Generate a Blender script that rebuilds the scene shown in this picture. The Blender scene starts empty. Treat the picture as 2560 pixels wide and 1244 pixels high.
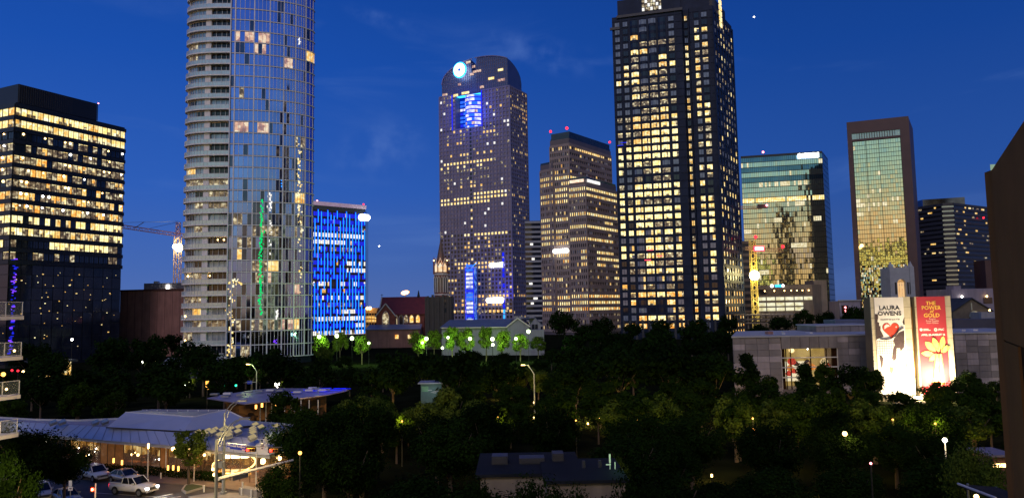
import bpy, bmesh, math, random
from mathutils import Vector, Matrix
R = math.radians
rnd = random.Random(7)
sc = bpy.context.scene
COL = sc.collection

# ------------------------------------------------------------------ camera
FPX = 1800.0; PITCH = R(4.76); ROLL = R(1.0)
CAMZ = 17.0
CM = Matrix.Rotation(R(90) + PITCH, 3, 'X') @ Matrix.Rotation(-ROLL, 3, 'Z')
cd = bpy.data.cameras.new('camera'); cam = bpy.data.objects.new('camera', cd); COL.objects.link(cam)
cam.matrix_world = Matrix.Translation((0, 0, CAMZ)) @ CM.to_4x4()
cd.sensor_width = 36; cd.lens = 36 * FPX / 2560; cd.clip_start = .5; cd.clip_end = 9000
sc.camera = cam

# ------------------------------------------------------------------ world: dusk sky, glow of the set sun behind the camera
w = bpy.data.worlds.new('World'); sc.world = w; w.use_nodes = True
nt = w.node_tree; nt.nodes.clear()
def N(t, typ, **kw):
    n = t.nodes.new(typ)
    for k, v in kw.items(): setattr(n, k, v)
    return n
def ramp(t, stops, interp='LINEAR'):
    n = N(t, 'ShaderNodeValToRGB'); cr = n.color_ramp; cr.interpolation = interp
    while len(cr.elements) < len(stops): cr.elements.new(.5)
    for e, (p, c) in zip(cr.elements, stops):
        e.position = p; e.color = (*c, 1) if len(c) == 3 else c
    return n
def maprange(t, src, a, b, c=0, d=1, smooth=True):
    n = N(t, 'ShaderNodeMapRange'); n.interpolation_type = 'SMOOTHSTEP' if smooth else 'LINEAR'
    t.links.new(src, n.inputs[0])
    for i, v in zip((1, 2, 3, 4), (a, b, c, d)): n.inputs[i].default_value = v
    return n.outputs[0]
L = nt.links.new
tc = N(nt, 'ShaderNodeTexCoord'); sep = N(nt, 'ShaderNodeSeparateXYZ'); L(tc.outputs['Generated'], sep.inputs[0])
X, Y, Z = sep.outputs
front = ramp(nt, [(0, (.012, .016, .03)), (.485, (.02, .03, .06)), (.50, (.085, .150, .40)), (.53, (.056, .132, .42)), (.58, (.026, .106, .45)), (.66, (.010, .074, .39)), (.74, (.005, .050, .30)), (1, (.004, .028, .2))])
back = ramp(nt, [(0, (.02, .018, .015)), (.485, (.05, .04, .03)), (.50, (1.25, .62, .20)), (.545, (1.10, .70, .34)), (.56, (.86, .74, .46)), (.58, (.56, .74, .60)), (.605, (.40, .64, .68)), (.68, (.18, .35, .66)), (.8, (.05, .14, .46)), (1, (.006, .035, .2))])
zz = maprange(nt, Z, -1, 1, 0, 1, False)
L(zz, front.inputs[0]); L(zz, back.inputs[0])
bf = maprange(nt, Y, .25, -.75, 0, 1)
mix = N(nt, 'ShaderNodeMix', data_type='RGBA'); L(bf, mix.inputs[0]); L(front.outputs[0], mix.inputs[6]); L(back.outputs[0], mix.inputs[7])
# the sky darkens a little towards the right (east)
xm = maprange(nt, X, -.5, .6, 1.06, .76)
mx2 = N(nt, 'ShaderNodeMix', data_type='RGBA', blend_type='MULTIPLY'); mx2.inputs[0].default_value = 1
L(mix.outputs[2], mx2.inputs[6]); L(xm, mx2.inputs[7])
# thin wisps of cloud
mp = N(nt, 'ShaderNodeMapping'); mp.inputs['Scale'].default_value = (2.2, 2.2, 9); mp.inputs['Rotation'].default_value = (0, R(14), 0)
L(tc.outputs['Generated'], mp.inputs[0])
cn = N(nt, 'ShaderNodeTexNoise'); cn.inputs['Scale'].default_value = 1.6; cn.inputs['Detail'].default_value = 7; cn.inputs['Distortion'].default_value = .6
L(mp.outputs[0], cn.inputs['Vector'])
cf = maprange(nt, cn.outputs[0], .52, .78, 0, .34)
mx3 = N(nt, 'ShaderNodeMix', data_type='RGBA'); L(cf, mx3.inputs[0]); L(mx2.outputs[2], mx3.inputs[6]); mx3.inputs[7].default_value = (.10, .20, .52, 1)
# one faint streak of cirrus high over the gap between the curved and the arched tower
def dirpx(px, py):
    d = CM @ Vector(((px - 1280) / FPX, (622 - py) / FPX, -1)); return d.normalized()
def streak_mask(a, b, half, node_noise):
    c0 = (dirpx(*a)+dirpx(*b)).normalized(); t1 = (dirpx(*b)-dirpx(*a)).normalized(); t2 = c0.cross(t1).normalized()
    ln = (dirpx(*b)-dirpx(*a)).length/2; outs = []
    for v, lo, hi in ((t1, ln*.3, ln*1.1), (t2, 0, half)):
        d = N(nt, 'ShaderNodeVectorMath', operation='DOT_PRODUCT'); L(tc.outputs['Generated'], d.inputs[0]); d.inputs[1].default_value = v
        s = N(nt, 'ShaderNodeMath', operation='SUBTRACT'); L(d.outputs['Value'], s.inputs[0]); s.inputs[1].default_value = v.dot(c0)
        ab = N(nt, 'ShaderNodeMath', operation='ABSOLUTE'); L(s.outputs[0], ab.inputs[0]); outs.append(maprange(nt, ab.outputs[0], lo, hi, 1, 0))
    fr_ = maprange(nt, Y, 0, .2, 0, 1); m = outs[0]
    for q in (outs[1], fr_, node_noise):
        k = N(nt, 'ShaderNodeMath', operation='MULTIPLY'); L(m, k.inputs[0]); L(q, k.inputs[1]); m = k.outputs[0]
    return m
n4 = N(nt, 'ShaderNodeTexNoise'); n4.inputs['Scale'].default_value = 26; n4.inputs['Detail'].default_value = 6; L(tc.outputs['Generated'], n4.inputs['Vector'])
nn4 = maprange(nt, n4.outputs[0], .38, .72, 0, .42)
last_ = mx3.outputs[2]
for (a_, b_, h_) in (((845, 14), (1075, 92), .014), ((1500, 170), (1180, 95), .03), ((1080, 330), (820, 420), .05)):
    mk = streak_mask(a_, b_, h_, nn4); mm_ = N(nt, 'ShaderNodeMix', data_type='RGBA'); L(mk, mm_.inputs[0]); L(last_, mm_.inputs[6]); mm_.inputs[7].default_value = (.10, .20, .55, 1); last_ = mm_.outputs[2]
bg = N(nt, 'ShaderNodeBackground'); L(last_, bg.inputs[0]); bg.inputs[1].default_value = 1.0
o = N(nt, 'ShaderNodeOutputWorld'); L(bg.outputs[0], o.inputs[0])

# after-glow of the set sun: very weak, very soft
sd = bpy.data.lights.new('sun', 'SUN'); sd.energy = .72; sd.angle = R(18); sd.color = (1, .80, .84)
so = bpy.data.objects.new('sun', sd); COL.objects.link(so); so.rotation_euler = (R(50), 0, R(-12))
sc.view_settings.view_transform = 'Standard'; sc.view_settings.look = 'None'
sc.view_settings.exposure = 0; sc.view_settings.gamma = 1; sc.view_settings.use_curve_mapping = False
sc.cycles.max_bounces = 5; sc.cycles.diffuse_bounces = 2; sc.cycles.glossy_bounces = 3
sc.cycles.transmission_bounces = 4; sc.cycles.transparent_max_bounces = 6; sc.cycles.sample_clamp_indirect = 3
sc.cycles.use_denoising = True

# ------------------------------------------------------------------ pixel of the 2560 px photograph -> point of the place
def ray(px, py):
    return CM @ Vector(((px - 1280) / FPX, (622 - py) / FPX, -1))
def P(px, py, d):
    r = ray(px, py); return Vector((0, 0, CAMZ)) + r * (d / r.y)
def G(px, py, z=0):
    r = ray(px, py); return Vector((0, 0, CAMZ)) + r * ((z - CAMZ) / r.z)
def V(*a): return Vector(a)

# ------------------------------------------------------------------ materials
MATS = {}
def mat(name, col, rough=.6, metal=0.0, var=.18, scale=3.0, emit=None, es=0, bump=0, spec=.5, alpha=None, trans=0, coat=0, dirt=0):
    m = bpy.data.materials.new(name); m.use_nodes = True; t = m.node_tree; b = t.nodes['Principled BSDF']
    b.inputs['Roughness'].default_value = rough; b.inputs['Metallic'].default_value = metal
    b.inputs['Specular IOR Level'].default_value = spec
    g = N(t, 'ShaderNodeNewGeometry')
    n = N(t, 'ShaderNodeTexNoise'); n.inputs['Scale'].default_value = 1 / scale; n.inputs['Detail'].default_value = 6
    t.links.new(g.outputs['Position'], n.inputs['Vector'])
    c0 = tuple(max(0, c * (1 - var)) for c in col); c1 = tuple(min(1, c * (1 + var)) for c in col)
    r = ramp(t, [(.3, c0), (.7, c1)]); t.links.new(n.outputs[0], r.inputs[0])
    last = r.outputs[0]
    if dirt:
        mpn = N(t, 'ShaderNodeMapping'); mpn.inputs['Scale'].default_value = (.9, .9, .08); t.links.new(g.outputs['Position'], mpn.inputs[0])
        n2 = N(t, 'ShaderNodeTexNoise'); n2.inputs['Scale'].default_value = 1; n2.inputs['Detail'].default_value = 5; t.links.new(mpn.outputs[0], n2.inputs['Vector'])
        f = maprange(t, n2.outputs[0], .42, .66, 1, 1 - dirt)
        mm = N(t, 'ShaderNodeMix', data_type='RGBA', blend_type='MULTIPLY'); mm.inputs[0].default_value = 1
        t.links.new(last, mm.inputs[6]); t.links.new(f, mm.inputs[7]); last = mm.outputs[2]
    t.links.new(last, b.inputs['Base Color'])
    if emit:
        b.inputs['Emission Color'].default_value = (*emit, 1); b.inputs['Emission Strength'].default_value = es
    if trans: b.inputs['Transmission Weight'].default_value = trans
    if coat: b.inputs['Coat Weight'].default_value = coat; b.inputs['Coat Roughness'].default_value = .05
    if alpha is not None: b.inputs['Alpha'].default_value = alpha
    if bump:
        n3 = N(t, 'ShaderNodeTexNoise'); n3.inputs['Scale'].default_value = 6 / scale; n3.inputs['Detail'].default_value = 5
        t.links.new(g.outputs['Position'], n3.inputs['Vector'])
        bp = N(t, 'ShaderNodeBump'); bp.inputs['Strength'].default_value = bump; bp.inputs['Distance'].default_value = .1
        t.links.new(n3.outputs[0], bp.inputs['Height']); t.links.new(bp.outputs[0], b.inputs['Normal'])
    m.cycles.emission_sampling = 'NONE'
    MATS[name] = m; return m
def glow(name, col, s, sample=False):
    m = bpy.data.materials.new(name); m.use_nodes = True; t = m.node_tree; t.nodes.clear()
    e = N(t, 'ShaderNodeEmission'); e.inputs[0].default_value = (*col, 1); e.inputs[1].default_value = s
    o = N(t, 'ShaderNodeOutputMaterial'); t.links.new(e.outputs[0], o.inputs[0])
    m.cycles.emission_sampling = 'AUTO' if sample else 'NONE'
    MATS[name] = m; return m
def room(name, stops, s, scale=1.0, stretch=(1, 1, 1), gloss=(.02, .025, .04)):
    """a lit room behind glass: ceiling lamps, partitions and blinds vary with the place in the wall"""
    m = bpy.data.materials.new(name); m.use_nodes = True; t = m.node_tree; b = t.nodes['Principled BSDF']
    b.inputs['Base Color'].default_value = (*gloss, 1); b.inputs['Roughness'].default_value = .1
    g = N(t, 'ShaderNodeNewGeometry')
    mpn = N(t, 'ShaderNodeMapping'); mpn.inputs['Scale'].default_value = tuple(k / scale for k in stretch)
    t.links.new(g.outputs['Position'], mpn.inputs[0])
    v = N(t, 'ShaderNodeTexVoronoi'); v.feature = 'F1'; v.distance = 'CHEBYCHEV'; v.inputs['Scale'].default_value = 1
    t.links.new(mpn.outputs[0], v.inputs['Vector'])
    n = N(t, 'ShaderNodeTexNoise'); n.inputs['Scale'].default_value = .55; n.inputs['Detail'].default_value = 4
    t.links.new(mpn.outputs[0], n.inputs['Vector'])
    sx = N(t, 'ShaderNodeSeparateColor'); t.links.new(v.outputs['Color'], sx.inputs[0])
    a = N(t, 'ShaderNodeMath', operation='MULTIPLY_ADD'); t.links.new(sx.outputs[0], a.inputs[0]); a.inputs[1].default_value = .42
    t.links.new(n.outputs[0], a.inputs[2])
    r = ramp(t, stops); t.links.new(a.outputs[0], r.inputs[0])
    t.links.new(r.outputs[0], b.inputs['Emission Color']); b.inputs['Emission Strength'].default_value = s
    m.cycles.emission_sampling = 'NONE'
    MATS[name] = m; return m
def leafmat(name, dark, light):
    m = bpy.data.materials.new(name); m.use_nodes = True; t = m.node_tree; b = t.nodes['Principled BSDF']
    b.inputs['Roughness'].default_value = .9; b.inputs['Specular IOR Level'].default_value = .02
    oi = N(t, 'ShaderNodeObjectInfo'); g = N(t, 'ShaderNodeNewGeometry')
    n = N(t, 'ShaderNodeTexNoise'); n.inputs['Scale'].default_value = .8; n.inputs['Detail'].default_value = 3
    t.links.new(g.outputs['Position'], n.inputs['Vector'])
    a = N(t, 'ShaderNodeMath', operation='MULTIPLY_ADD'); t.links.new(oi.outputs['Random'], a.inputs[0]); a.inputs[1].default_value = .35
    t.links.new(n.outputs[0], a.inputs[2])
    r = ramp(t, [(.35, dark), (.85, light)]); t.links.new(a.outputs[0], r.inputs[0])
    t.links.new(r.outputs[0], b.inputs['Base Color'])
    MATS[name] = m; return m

mat('balcony_pane', (.26, .34, .44), .25, .4, .3, 3)
DK = mat('dark_glass', (.016, .02, .035), .06, 0, .3, 4)
mat('dark_glass_blue', (.02, .03, .055), .08, 0, .3, 4)
mat('black_wall', (.006, .007, .012), .35, 0, .3, 5)
mat('office_glass', (.05, .065, .09), .05, .55, .3, 9)
mat('tower_glass', (.17, .26, .66), .05, 1, .14, 14)
mat('tower_glass_dark', (.07, .09, .16), .07, 1, .35, 6)
mat('teal_mirror', (.52, .62, .58), .035, 1, .08, 10)
mat('teal_mirror_dark', (.10, .20, .30), .05, 1, .2, 10)
mat('bronze_mirror', (.60, .62, .50), .035, 1, .08, 10)
mat('white_metal', (.62, .60, .60), .45, .2, .06, 2)
mat('pale_mullion', (.60, .58, .66), .5, .1, .08, 3)
mat('balcony_white', (.74, .70, .68), .6, 0, .06, 3, dirt=.15)
mat('balcony_glass', (.46, .56, .60), .2, .3, .1, 2)
mat('tan_granite', (.19, .17, .26), .45, 0, .12, 6, dirt=.12)
mat('tan_granite_dark', (.12, .095, .10), .4, 0, .12, 6)
mat('beige_precast', (.20, .175, .165), .6, 0, .10, 5, dirt=.15)
mat('black_granite', (.016, .024, .052), .5, 0, .25, 5, spec=.12)
mat('brown_granite', (.07, .032, .034), .5, 0, .15, 8)
mat('dark_precast', (.03, .03, .038), .5, 0, .2, 6)
mat('brick_wall', (.27, .135, .115), .8, 0, .15, 3, bump=.3, dirt=.2)
mat('red_brick', (.22, .06, .04), .8, 0, .2, 1.5, bump=.3)
mat('red_roof', (.17, .026, .022), .6, 0, .2, 2)
mat('grey_roof', (.035, .04, .055), .8, 0, .15, 2, spec=.1)
mat('pale_siding', (.23, .23, .27), .6, 0, .08, 3, dirt=.2)
mat('pale_trim', (.6, .55, .5), .6, 0, .06, 2)
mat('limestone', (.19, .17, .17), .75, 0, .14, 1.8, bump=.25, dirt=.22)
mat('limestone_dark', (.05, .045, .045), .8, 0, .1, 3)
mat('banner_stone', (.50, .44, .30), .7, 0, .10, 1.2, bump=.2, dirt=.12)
mat('stone_grey', (.30, .31, .34), .7, 0, .1, 2)
mat('roof_metal', (.50, .52, .56), .38, .55, .08, 2.5)
mat('roof_metal_dark', (.26, .28, .32), .4, .5, .12, 2)
mat('roof_membrane', (.013, .015, .02), .9, 0, .2, 2, spec=.1)
mat('asphalt', (.055, .052, .05), .75, 0, .25, 1.2, bump=.4)
mat('concrete', (.30, .28, .25), .8, 0, .18, 1.5, bump=.3)
mat('paver', (.16, .12, .09), .8, 0, .25, .8, bump=.3)
mat('road_paint', (.62, .58, .45), .6, 0, .15, .6)
mat('lawn', (.035, .055, .015), .95, 0, .4, 2.5, bump=.5)
mat('ground_dark', (.008, .010, .005), 1, 0, .4, 4, spec=0)
mat('bark', (.07, .05, .035), .9, 0, .3, .5, bump=.5)
mat('galvanized', (.36, .38, .38), .4, .7, .12, 1)
mat('white_pole', (.72, .71, .64), .5, 0, .08, 1)
mat('black_paint', (.012, .012, .012), .4)
mat('signal_yellow', (.55, .32, .03), .5, 0, .1, 1)
mat('sign_blue', (.012, .03, .30), .4, 0, .06, 1, emit=(.012, .04, .4), es=.18)
mat('sign_white', (.78, .78, .72), .5, 0, .05, 1)
mat('wood_panel', (.30, .13, .045), .55, 0, .3, .6)
mat('bark_brown', (.12, .07, .04), .7, 0, .2, 1)
mat('white_paint', (.74, .73, .69), .25, 0, .03, 2, coat=.5)
mat('silver_paint', (.48, .47, .44), .25, .5, .04, 2, coat=.5)
mat('tyre', (.012, .012, .012), .85)
mat('rim', (.4, .4, .4), .35, .8)
mat('car_glass', (.01, .012, .015), .05)
mat('near_wall', (.20, .10, .035), .9, 0, .10, 1.5, bump=.2, spec=.05)
mat('near_wall_dark', (.03, .016, .008), .9, 0, .1, 1, spec=.05)
mat('crane_steel', (.42, .30, .16), .5, .3, .15, 1)
mat('crane_red', (.22, .10, .09), .5, .3, .15, 1)
mat('crane_yellow', (.55, .42, .06), .5, .2, .1, 1)
mat('banner_white', (.74, .71, .66), .7, 0, .04, 2)
mat('banner_red', (.42, .03, .045), .7, 0, .06, 2)
mat('banner_gold', (.78, .46, .07), .6, 0, .06, 2)
mat('banner_black', (.012, .01, .012), .7)
mat('banner_brown', (.045, .025, .028), .7, 0, .3, .3)
mat('heart_red', (.62, .05, .025), .6, 0, .15, .6)
mat('railing_glass', (.3, .36, .38), .5, 0, .1, 1, alpha=.22)
mat('pavilion_glass', (.5, .5, .5), .03, 0, .1, 1, alpha=.14)
mat('shutter_green', (.03, .08, .07), .6)
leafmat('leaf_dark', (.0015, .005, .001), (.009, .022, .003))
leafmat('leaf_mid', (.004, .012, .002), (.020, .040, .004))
leafmat('leaf_lit', (.022, .045, .006), (.075, .105, .015))  # paler copy of the leaf colour, with lamplight put into it
room('lit_warm', [(.25, (.18, .07, .01)), (.5, (.9, .44, .07)), (.72, (1, .62, .16)), (.95, (1, .88, .5))], 1.1, .9)
room('lit_yellow', [(.2, (.5, .26, .03)), (.5, (1, .60, .13)), (.75, (1, .78, .30)), (.98, (1, 1, .75))], 1.3, .9)
room('lit_bright', [(.2, (.7, .40, .07)), (.5, (1, .68, .20)), (.9, (1, .92, .5))], 1.5, .9)
room('lit_dim', [(.3, (.015, .012, .012)), (.6, (.10, .065, .035)), (.8, (.35, .25, .13)), (.95, (.9, .8, .5))], .9, .9)
room('lit_orange', [(.25, (.12, .03, .002)), (.5, (.85, .30, .03)), (.75, (1, .55, .12)), (.95, (1, .85, .45))], 1.3, .8)
room('lit_pink', [(.25, (.10, .05, .06)), (.55, (.42, .22, .20)), (.75, (.85, .50, .33)), (.95, (1, .85, .6))], .9, 1.4)
room('lit_white', [(.25, (.30, .28, .28)), (.5, (.8, .76, .7)), (.8, (1, .97, .9))], 1.2, .9)
room('blind_grey', [(.2, (.03, .035, .06)), (.6, (.055, .062, .10)), (.9, (.09, .095, .13))], .8, 1.2)
room('pavilion_room', [(.35, (.02, .008, .001)), (.6, (.10, .04, .005)), (.8, (.45, .20, .03)), (.97, (1, .75, .3))], .8, .9)
room('open_garage', [(.2, (.30, .25, .12)), (.5, (.80, .72, .38)), (.8, (1, .98, .7))], .95, 2.0)
glow('lamp_white', (1, .95, .8), 14); glow('lamp_warm', (1, .62, .22), 9); glow('lamp_amber', (1, .42, .08), 5)
glow('lamp_green', (.72, 1, .42), 9); glow('lamp_red', (1, .02, .035), 4); glow('lamp_pink', (1, .25, .28), 7)
glow('flood_yellow', (1, .85, .35), 30); glow('sign_glow', (1, 1, .97), 5); glow('sign_cyan', (.03, .45, 1), 3.2)
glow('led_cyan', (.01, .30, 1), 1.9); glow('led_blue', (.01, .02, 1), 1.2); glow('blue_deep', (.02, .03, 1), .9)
glow('blue_room', (.03, .16, 1), 1.2); glow('signal_red', (1, .03, .02), 8); glow('headlight', (.9, .95, 1), 16)
glow('tail_red', (1, .03, .05), 2.2); glow('ring_light', (1, .62, .18), 5); glow('signal_green', (.03, 1, .5), 3)
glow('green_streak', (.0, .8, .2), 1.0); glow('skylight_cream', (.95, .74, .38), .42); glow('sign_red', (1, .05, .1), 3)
glow('orange_sign', (1, .45, .08), 2.4); glow('violet_glow', (.2, .05, 1), 1.6)

# ------------------------------------------------------------------ mesh helpers
class MB:
    def __init__(s): s.v = []; s.f = []; s.m = []; s.smooth = False
    def quad(s, a, b, c, d, m=0):
        i = len(s.v); s.v += [tuple(a), tuple(b), tuple(c), tuple(d)]; s.f.append((i, i+1, i+2, i+3)); s.m.append(m)
    def tri(s, a, b, c, m=0):
        i = len(s.v); s.v += [tuple(a), tuple(b), tuple(c)]; s.f.append((i, i+1, i+2)); s.m.append(m)
    def poly(s, pts, m=0):
        i = len(s.v); s.v += [tuple(p) for p in pts]; s.f.append(tuple(range(i, i+len(pts)))); s.m.append(m)
    def box(s, c, u, v, w, m=0):
        """centre and three half vectors"""
        c, u, v, w = Vector(c), Vector(u), Vector(v), Vector(w); i = len(s.v)
        for a in (-1, 1):
            for b in (-1, 1):
                for k in (-1, 1): s.v.append(tuple(c + u*a + v*b + w*k))
        for f in ((0,1,3,2),(4,6,7,5),(0,4,5,1),(2,3,7,6),(0,2,6,4),(1,5,7,3)):
            s.f.append(tuple(i+k for k in f)); s.m.append(m)
    def abox(s, x0, x1, y0, y1, z0, z1, m=0):
        s.box(((x0+x1)/2, (y0+y1)/2, (z0+z1)/2), ((x1-x0)/2, 0, 0), (0, (y1-y0)/2, 0), (0, 0, (z1-z0)/2), m)
    def prism(s, pts, z0, z1, m=0, mtop=None):
        n = len(pts); i = len(s.v)
        s.v += [(p[0], p[1], z0) for p in pts] + [(p[0], p[1], z1) for p in pts]
        for k in range(n):
            s.f.append((i+k, i+(k+1) % n, i+n+(k+1) % n, i+n+k)); s.m.append(m)
        s.f.append(tuple(i+n+k for k in range(n))); s.m.append(m if mtop is None else mtop)
        s.f.append(tuple(i+k for k in reversed(range(n)))); s.m.append(m)
    def slab(s, pts, th, m=0):
        """polygon with its own heights, made th thick downwards"""
        n = len(pts); i = len(s.v)
        s.v += [(p[0], p[1], p[2]) for p in pts] + [(p[0], p[1], p[2]-th) for p in pts]
        s.f.append(tuple(i+k for k in range(n))); s.m.append(m)
        s.f.append(tuple(i+n+k for k in reversed(range(n)))); s.m.append(m)
        for k in range(n):
            s.f.append((i+k, i+n+k, i+n+(k+1) % n, i+(k+1) % n)); s.m.append(m)
    def tube(s, a, b, r0, r1=None, n=6, m=0):
        a, b = Vector(a), Vector(b); r1 = r0 if r1 is None else r1
        d = (b-a).normalized(); u = d.orthogonal().normalized(); v = d.cross(u); i = len(s.v)
        for p, r in ((a, r0), (b, r1)):
            for k in range(n):
                t = 2*math.pi*k/n; s.v.append(tuple(p + u*math.cos(t)*r + v*math.sin(t)*r))
        for k in range(n):
            s.f.append((i+k, i+(k+1) % n, i+n+(k+1) % n, i+n+k)); s.m.append(m)
        s.f.append(tuple(i+k for k in reversed(range(n)))); s.m.append(m)
        s.f.append(tuple(i+n+k for k in range(n))); s.m.append(m)
    def path(s, pts, r, n=6, m=0):
        for a, b in zip(pts, pts[1:]): s.tube(a, b, r, r, n, m)
    def ball(s, c, r, n=8, m=0, sz=1.0):
        c = Vector(c); rows = n//2; i = len(s.v)
        s.v.append(tuple(c+V(0,0,r*sz)))
        for j in range(1, rows):
            ph = math.pi*j/rows
            for k in range(n):
                t = 2*math.pi*k/n; s.v.append(tuple(c+V(r*math.sin(ph)*math.cos(t), r*math.sin(ph)*math.sin(t), r*sz*math.cos(ph))))
        s.v.append(tuple(c-V(0,0,r*sz))); e = len(s.v)-1
        for k in range(n):
            s.f.append((i, i+1+k, i+1+(k+1) % n)); s.m.append(m)
            b = i+1+(rows-2)*n; s.f.append((e, b+(k+1) % n, b+k)); s.m.append(m)
        for j in range(rows-2):
            for k in range(n):
                a = i+1+j*n; s.f.append((a+k, a+n+k, a+n+(k+1) % n, a+(k+1) % n)); s.m.append(m)
    def mesh(s, name, mats, origin=None):
        vs = s.v
        if origin is None:
            xs, ys, zs = zip(*vs); origin = V((min(xs)+max(xs))/2, (min(ys)+max(ys))/2, (min(zs)+max(zs))/2)
        ox, oy, oz = origin
        me = bpy.data.meshes.new(name); me.from_pydata([(x-ox, y-oy, z-oz) for x, y, z in vs], [], s.f)
        for k in (mats if isinstance(mats, (list, tuple)) else [mats]): me.materials.append(MATS[k] if isinstance(k, str) else k)
        me.polygons.foreach_set('material_index', s.m)
        if s.smooth: me.polygons.foreach_set('use_smooth', [True]*len(s.f))
        me.update(); return me, V(ox, oy, oz)
    def build(s, name, mats, parent=None, origin=None, kind=None, label=None):
        if not s.v: return None
        me, o = s.mesh(name, mats, origin)
        return place(name, me, o, parent, kind, label)
def world_loc(o):
    l = o.location.copy()
    while o.parent: o = o.parent; l = l + o.location
    return l
def place(name, me, loc, parent=None, kind=None, label=None, rot=None, mtx=None):
    ob = bpy.data.objects.new(name, me); COL.objects.link(ob)
    if parent: ob.parent = parent; loc = Vector(loc) - world_loc(parent)
    ob.location = loc
    if mtx is not None: ob.rotation_euler = mtx.to_euler()
    if rot is not None: ob.rotation_euler = rot
    if kind: ob['kind'] = kind
    if label: ob['label'] = label
    return ob
def thing(name, label, cat, loc, group=None):
    o = bpy.data.objects.new(name, None); COL.objects.link(o); o.location = loc; o.empty_display_size = .3
    o['label'] = label; o['category'] = cat
    if group: o['group'] = group
    return o
def tag(o, label, cat, group=None):
    o['label'] = label; o['category'] = cat
    if group: o['group'] = group
    return o
def struct(o): o['kind'] = 'structure'; return o
def copy_tree(o, loc, rz=None, label=None, scale=None):
    r = o.copy(); COL.objects.link(r); r.location = loc
    if rz is not None: r.rotation_euler = (0, 0, rz)
    if scale is not None: r.scale = scale
    if label: r['label'] = label
    for ch in o.children:
        c = ch.copy(); COL.objects.link(c); c.parent = r
        for g in ch.children:
            d = g.copy(); COL.objects.link(d); d.parent = c
    return r
def lamp(name, loc, energy, col, r=.15, kind='POINT', parent=None, rot=None, size=None, angle=None):
    l = bpy.data.lights.new(name, kind); l.energy = energy; l.color = col
    if kind in ('POINT', 'SPOT'): l.shadow_soft_size = r
    if kind == 'SPOT': l.spot_size = angle or R(120); l.spot_blend = .6
    if kind == 'AREA': l.shape = 'RECTANGLE'; l.size, l.size_y = size
    o = bpy.data.objects.new(name, l); COL.objects.link(o)
    if parent: o.parent = parent; loc = Vector(loc) - world_loc(parent)
    o.location = loc
    if rot is not None: o.rotation_euler = rot
    return o
def aim(o, frm, to):
    o.rotation_euler = (Vector(to)-Vector(frm)).to_track_quat('-Z', 'Y').to_euler()
def frame2(A, B):
    """wall from A (left seen from outside) to B (right): unit along, outward normal, length"""
    A, B = V(A[0], A[1], 0), V(B[0], B[1], 0); u = (B-A); l = u.length; u.normalize()
    return u, V(u.y, -u.x, 0), l
def text_obj(s, size, O, u, n, mname, parent, name='lettering', depth=.02, align='CENTER', bold=0, shear=0, sx=1.0):
    """lettering: O is the middle of the base line, u along, n outward"""
    c = bpy.data.curves.new('text', 'FONT'); c.body = s; c.size = size; c.align_x = align; c.extrude = depth; c.offset = bold; c.shear = shear
    c.resolution_u = 2
    t = bpy.data.objects.new('text', c); me = bpy.data.meshes.new_from_object(t)
    bpy.data.objects.remove(t); bpy.data.curves.remove(c)
    me.name = name; me.materials.clear(); me.materials.append(MATS[mname])
    for vv in me.vertices: vv.co.x *= sx
    u = Vector(u).normalized(); n = Vector(n).normalized(); z = n.cross(u)
    return place(name, me, O, parent, mtx=Matrix((u, z, n)).transposed())
def windows_joined(mb, A, B, z0, fh, nf, nc, fw, hh, sill, off, pick, tilt=0, z0list=None, c0=0, c1=None):
    u, n, l = frame2(A, B); cw = l/nc; A3 = V(A[0], A[1], 0)
    for r in range(nf):
        for c in range(c0, c1 or nc):
            m = pick(r, c)
            if m is None: continue
            cx = (c+.5)*cw; hw = cw*fw/2; zb = z0+r*fh+sill; zt = zb+hh
            o = n*off
            t1 = rnd.gauss(0, tilt)*hw; t2 = rnd.gauss(0, tilt)*hh/2
            mb.quad(A3+u*(cx-hw)+V(0,0,zb)+o+n*(-t1-t2), A3+u*(cx+hw)+V(0,0,zb)+o+n*(t1-t2), A3+u*(cx+hw)+V(0,0,zt)+o+n*(t1+t2), A3+u*(cx-hw)+V(0,0,zt)+o+n*(-t1+t2), m)
def wall_grid(mb, A, B, z0, fh, nf, nc, pier, span, depth, m=0, zoff=0, ends=True):
    """piers and spandrels standing proud of the core, so that each window sits in a recess"""
    u, n, l = frame2(A, B); cw = l/nc; A3 = V(A[0], A[1], 0); H = nf*fh
    if pier > 0:
        for c in range(nc+1):
            mb.box(A3+u*(c*cw)+n*(depth/2)+V(0,0,z0+H/2), u*(pier/2), n*(depth/2), V(0,0,H/2), m)
    if span > 0:
        for r in range(nf+1):
            mb.box(A3+u*(l/2)+n*(depth/2-.03)+V(0,0,z0+r*fh+zoff), u*(l/2), n*(depth/2-.03), V(0,0,span/2), m)
# ------------------------------------------------------------------ ground (roads and paving near the corner come later)
def sheet(name, pts, z, m, th=0):
    mb = MB(); mb.poly([(p[0], p[1], z) for p in pts]); return struct(mb.build(name, m))
sheet('ground', [(-2500, -900), (2500, -900), (2500, 5000), (-2500, 5000)], 0, 'ground_dark')

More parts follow.
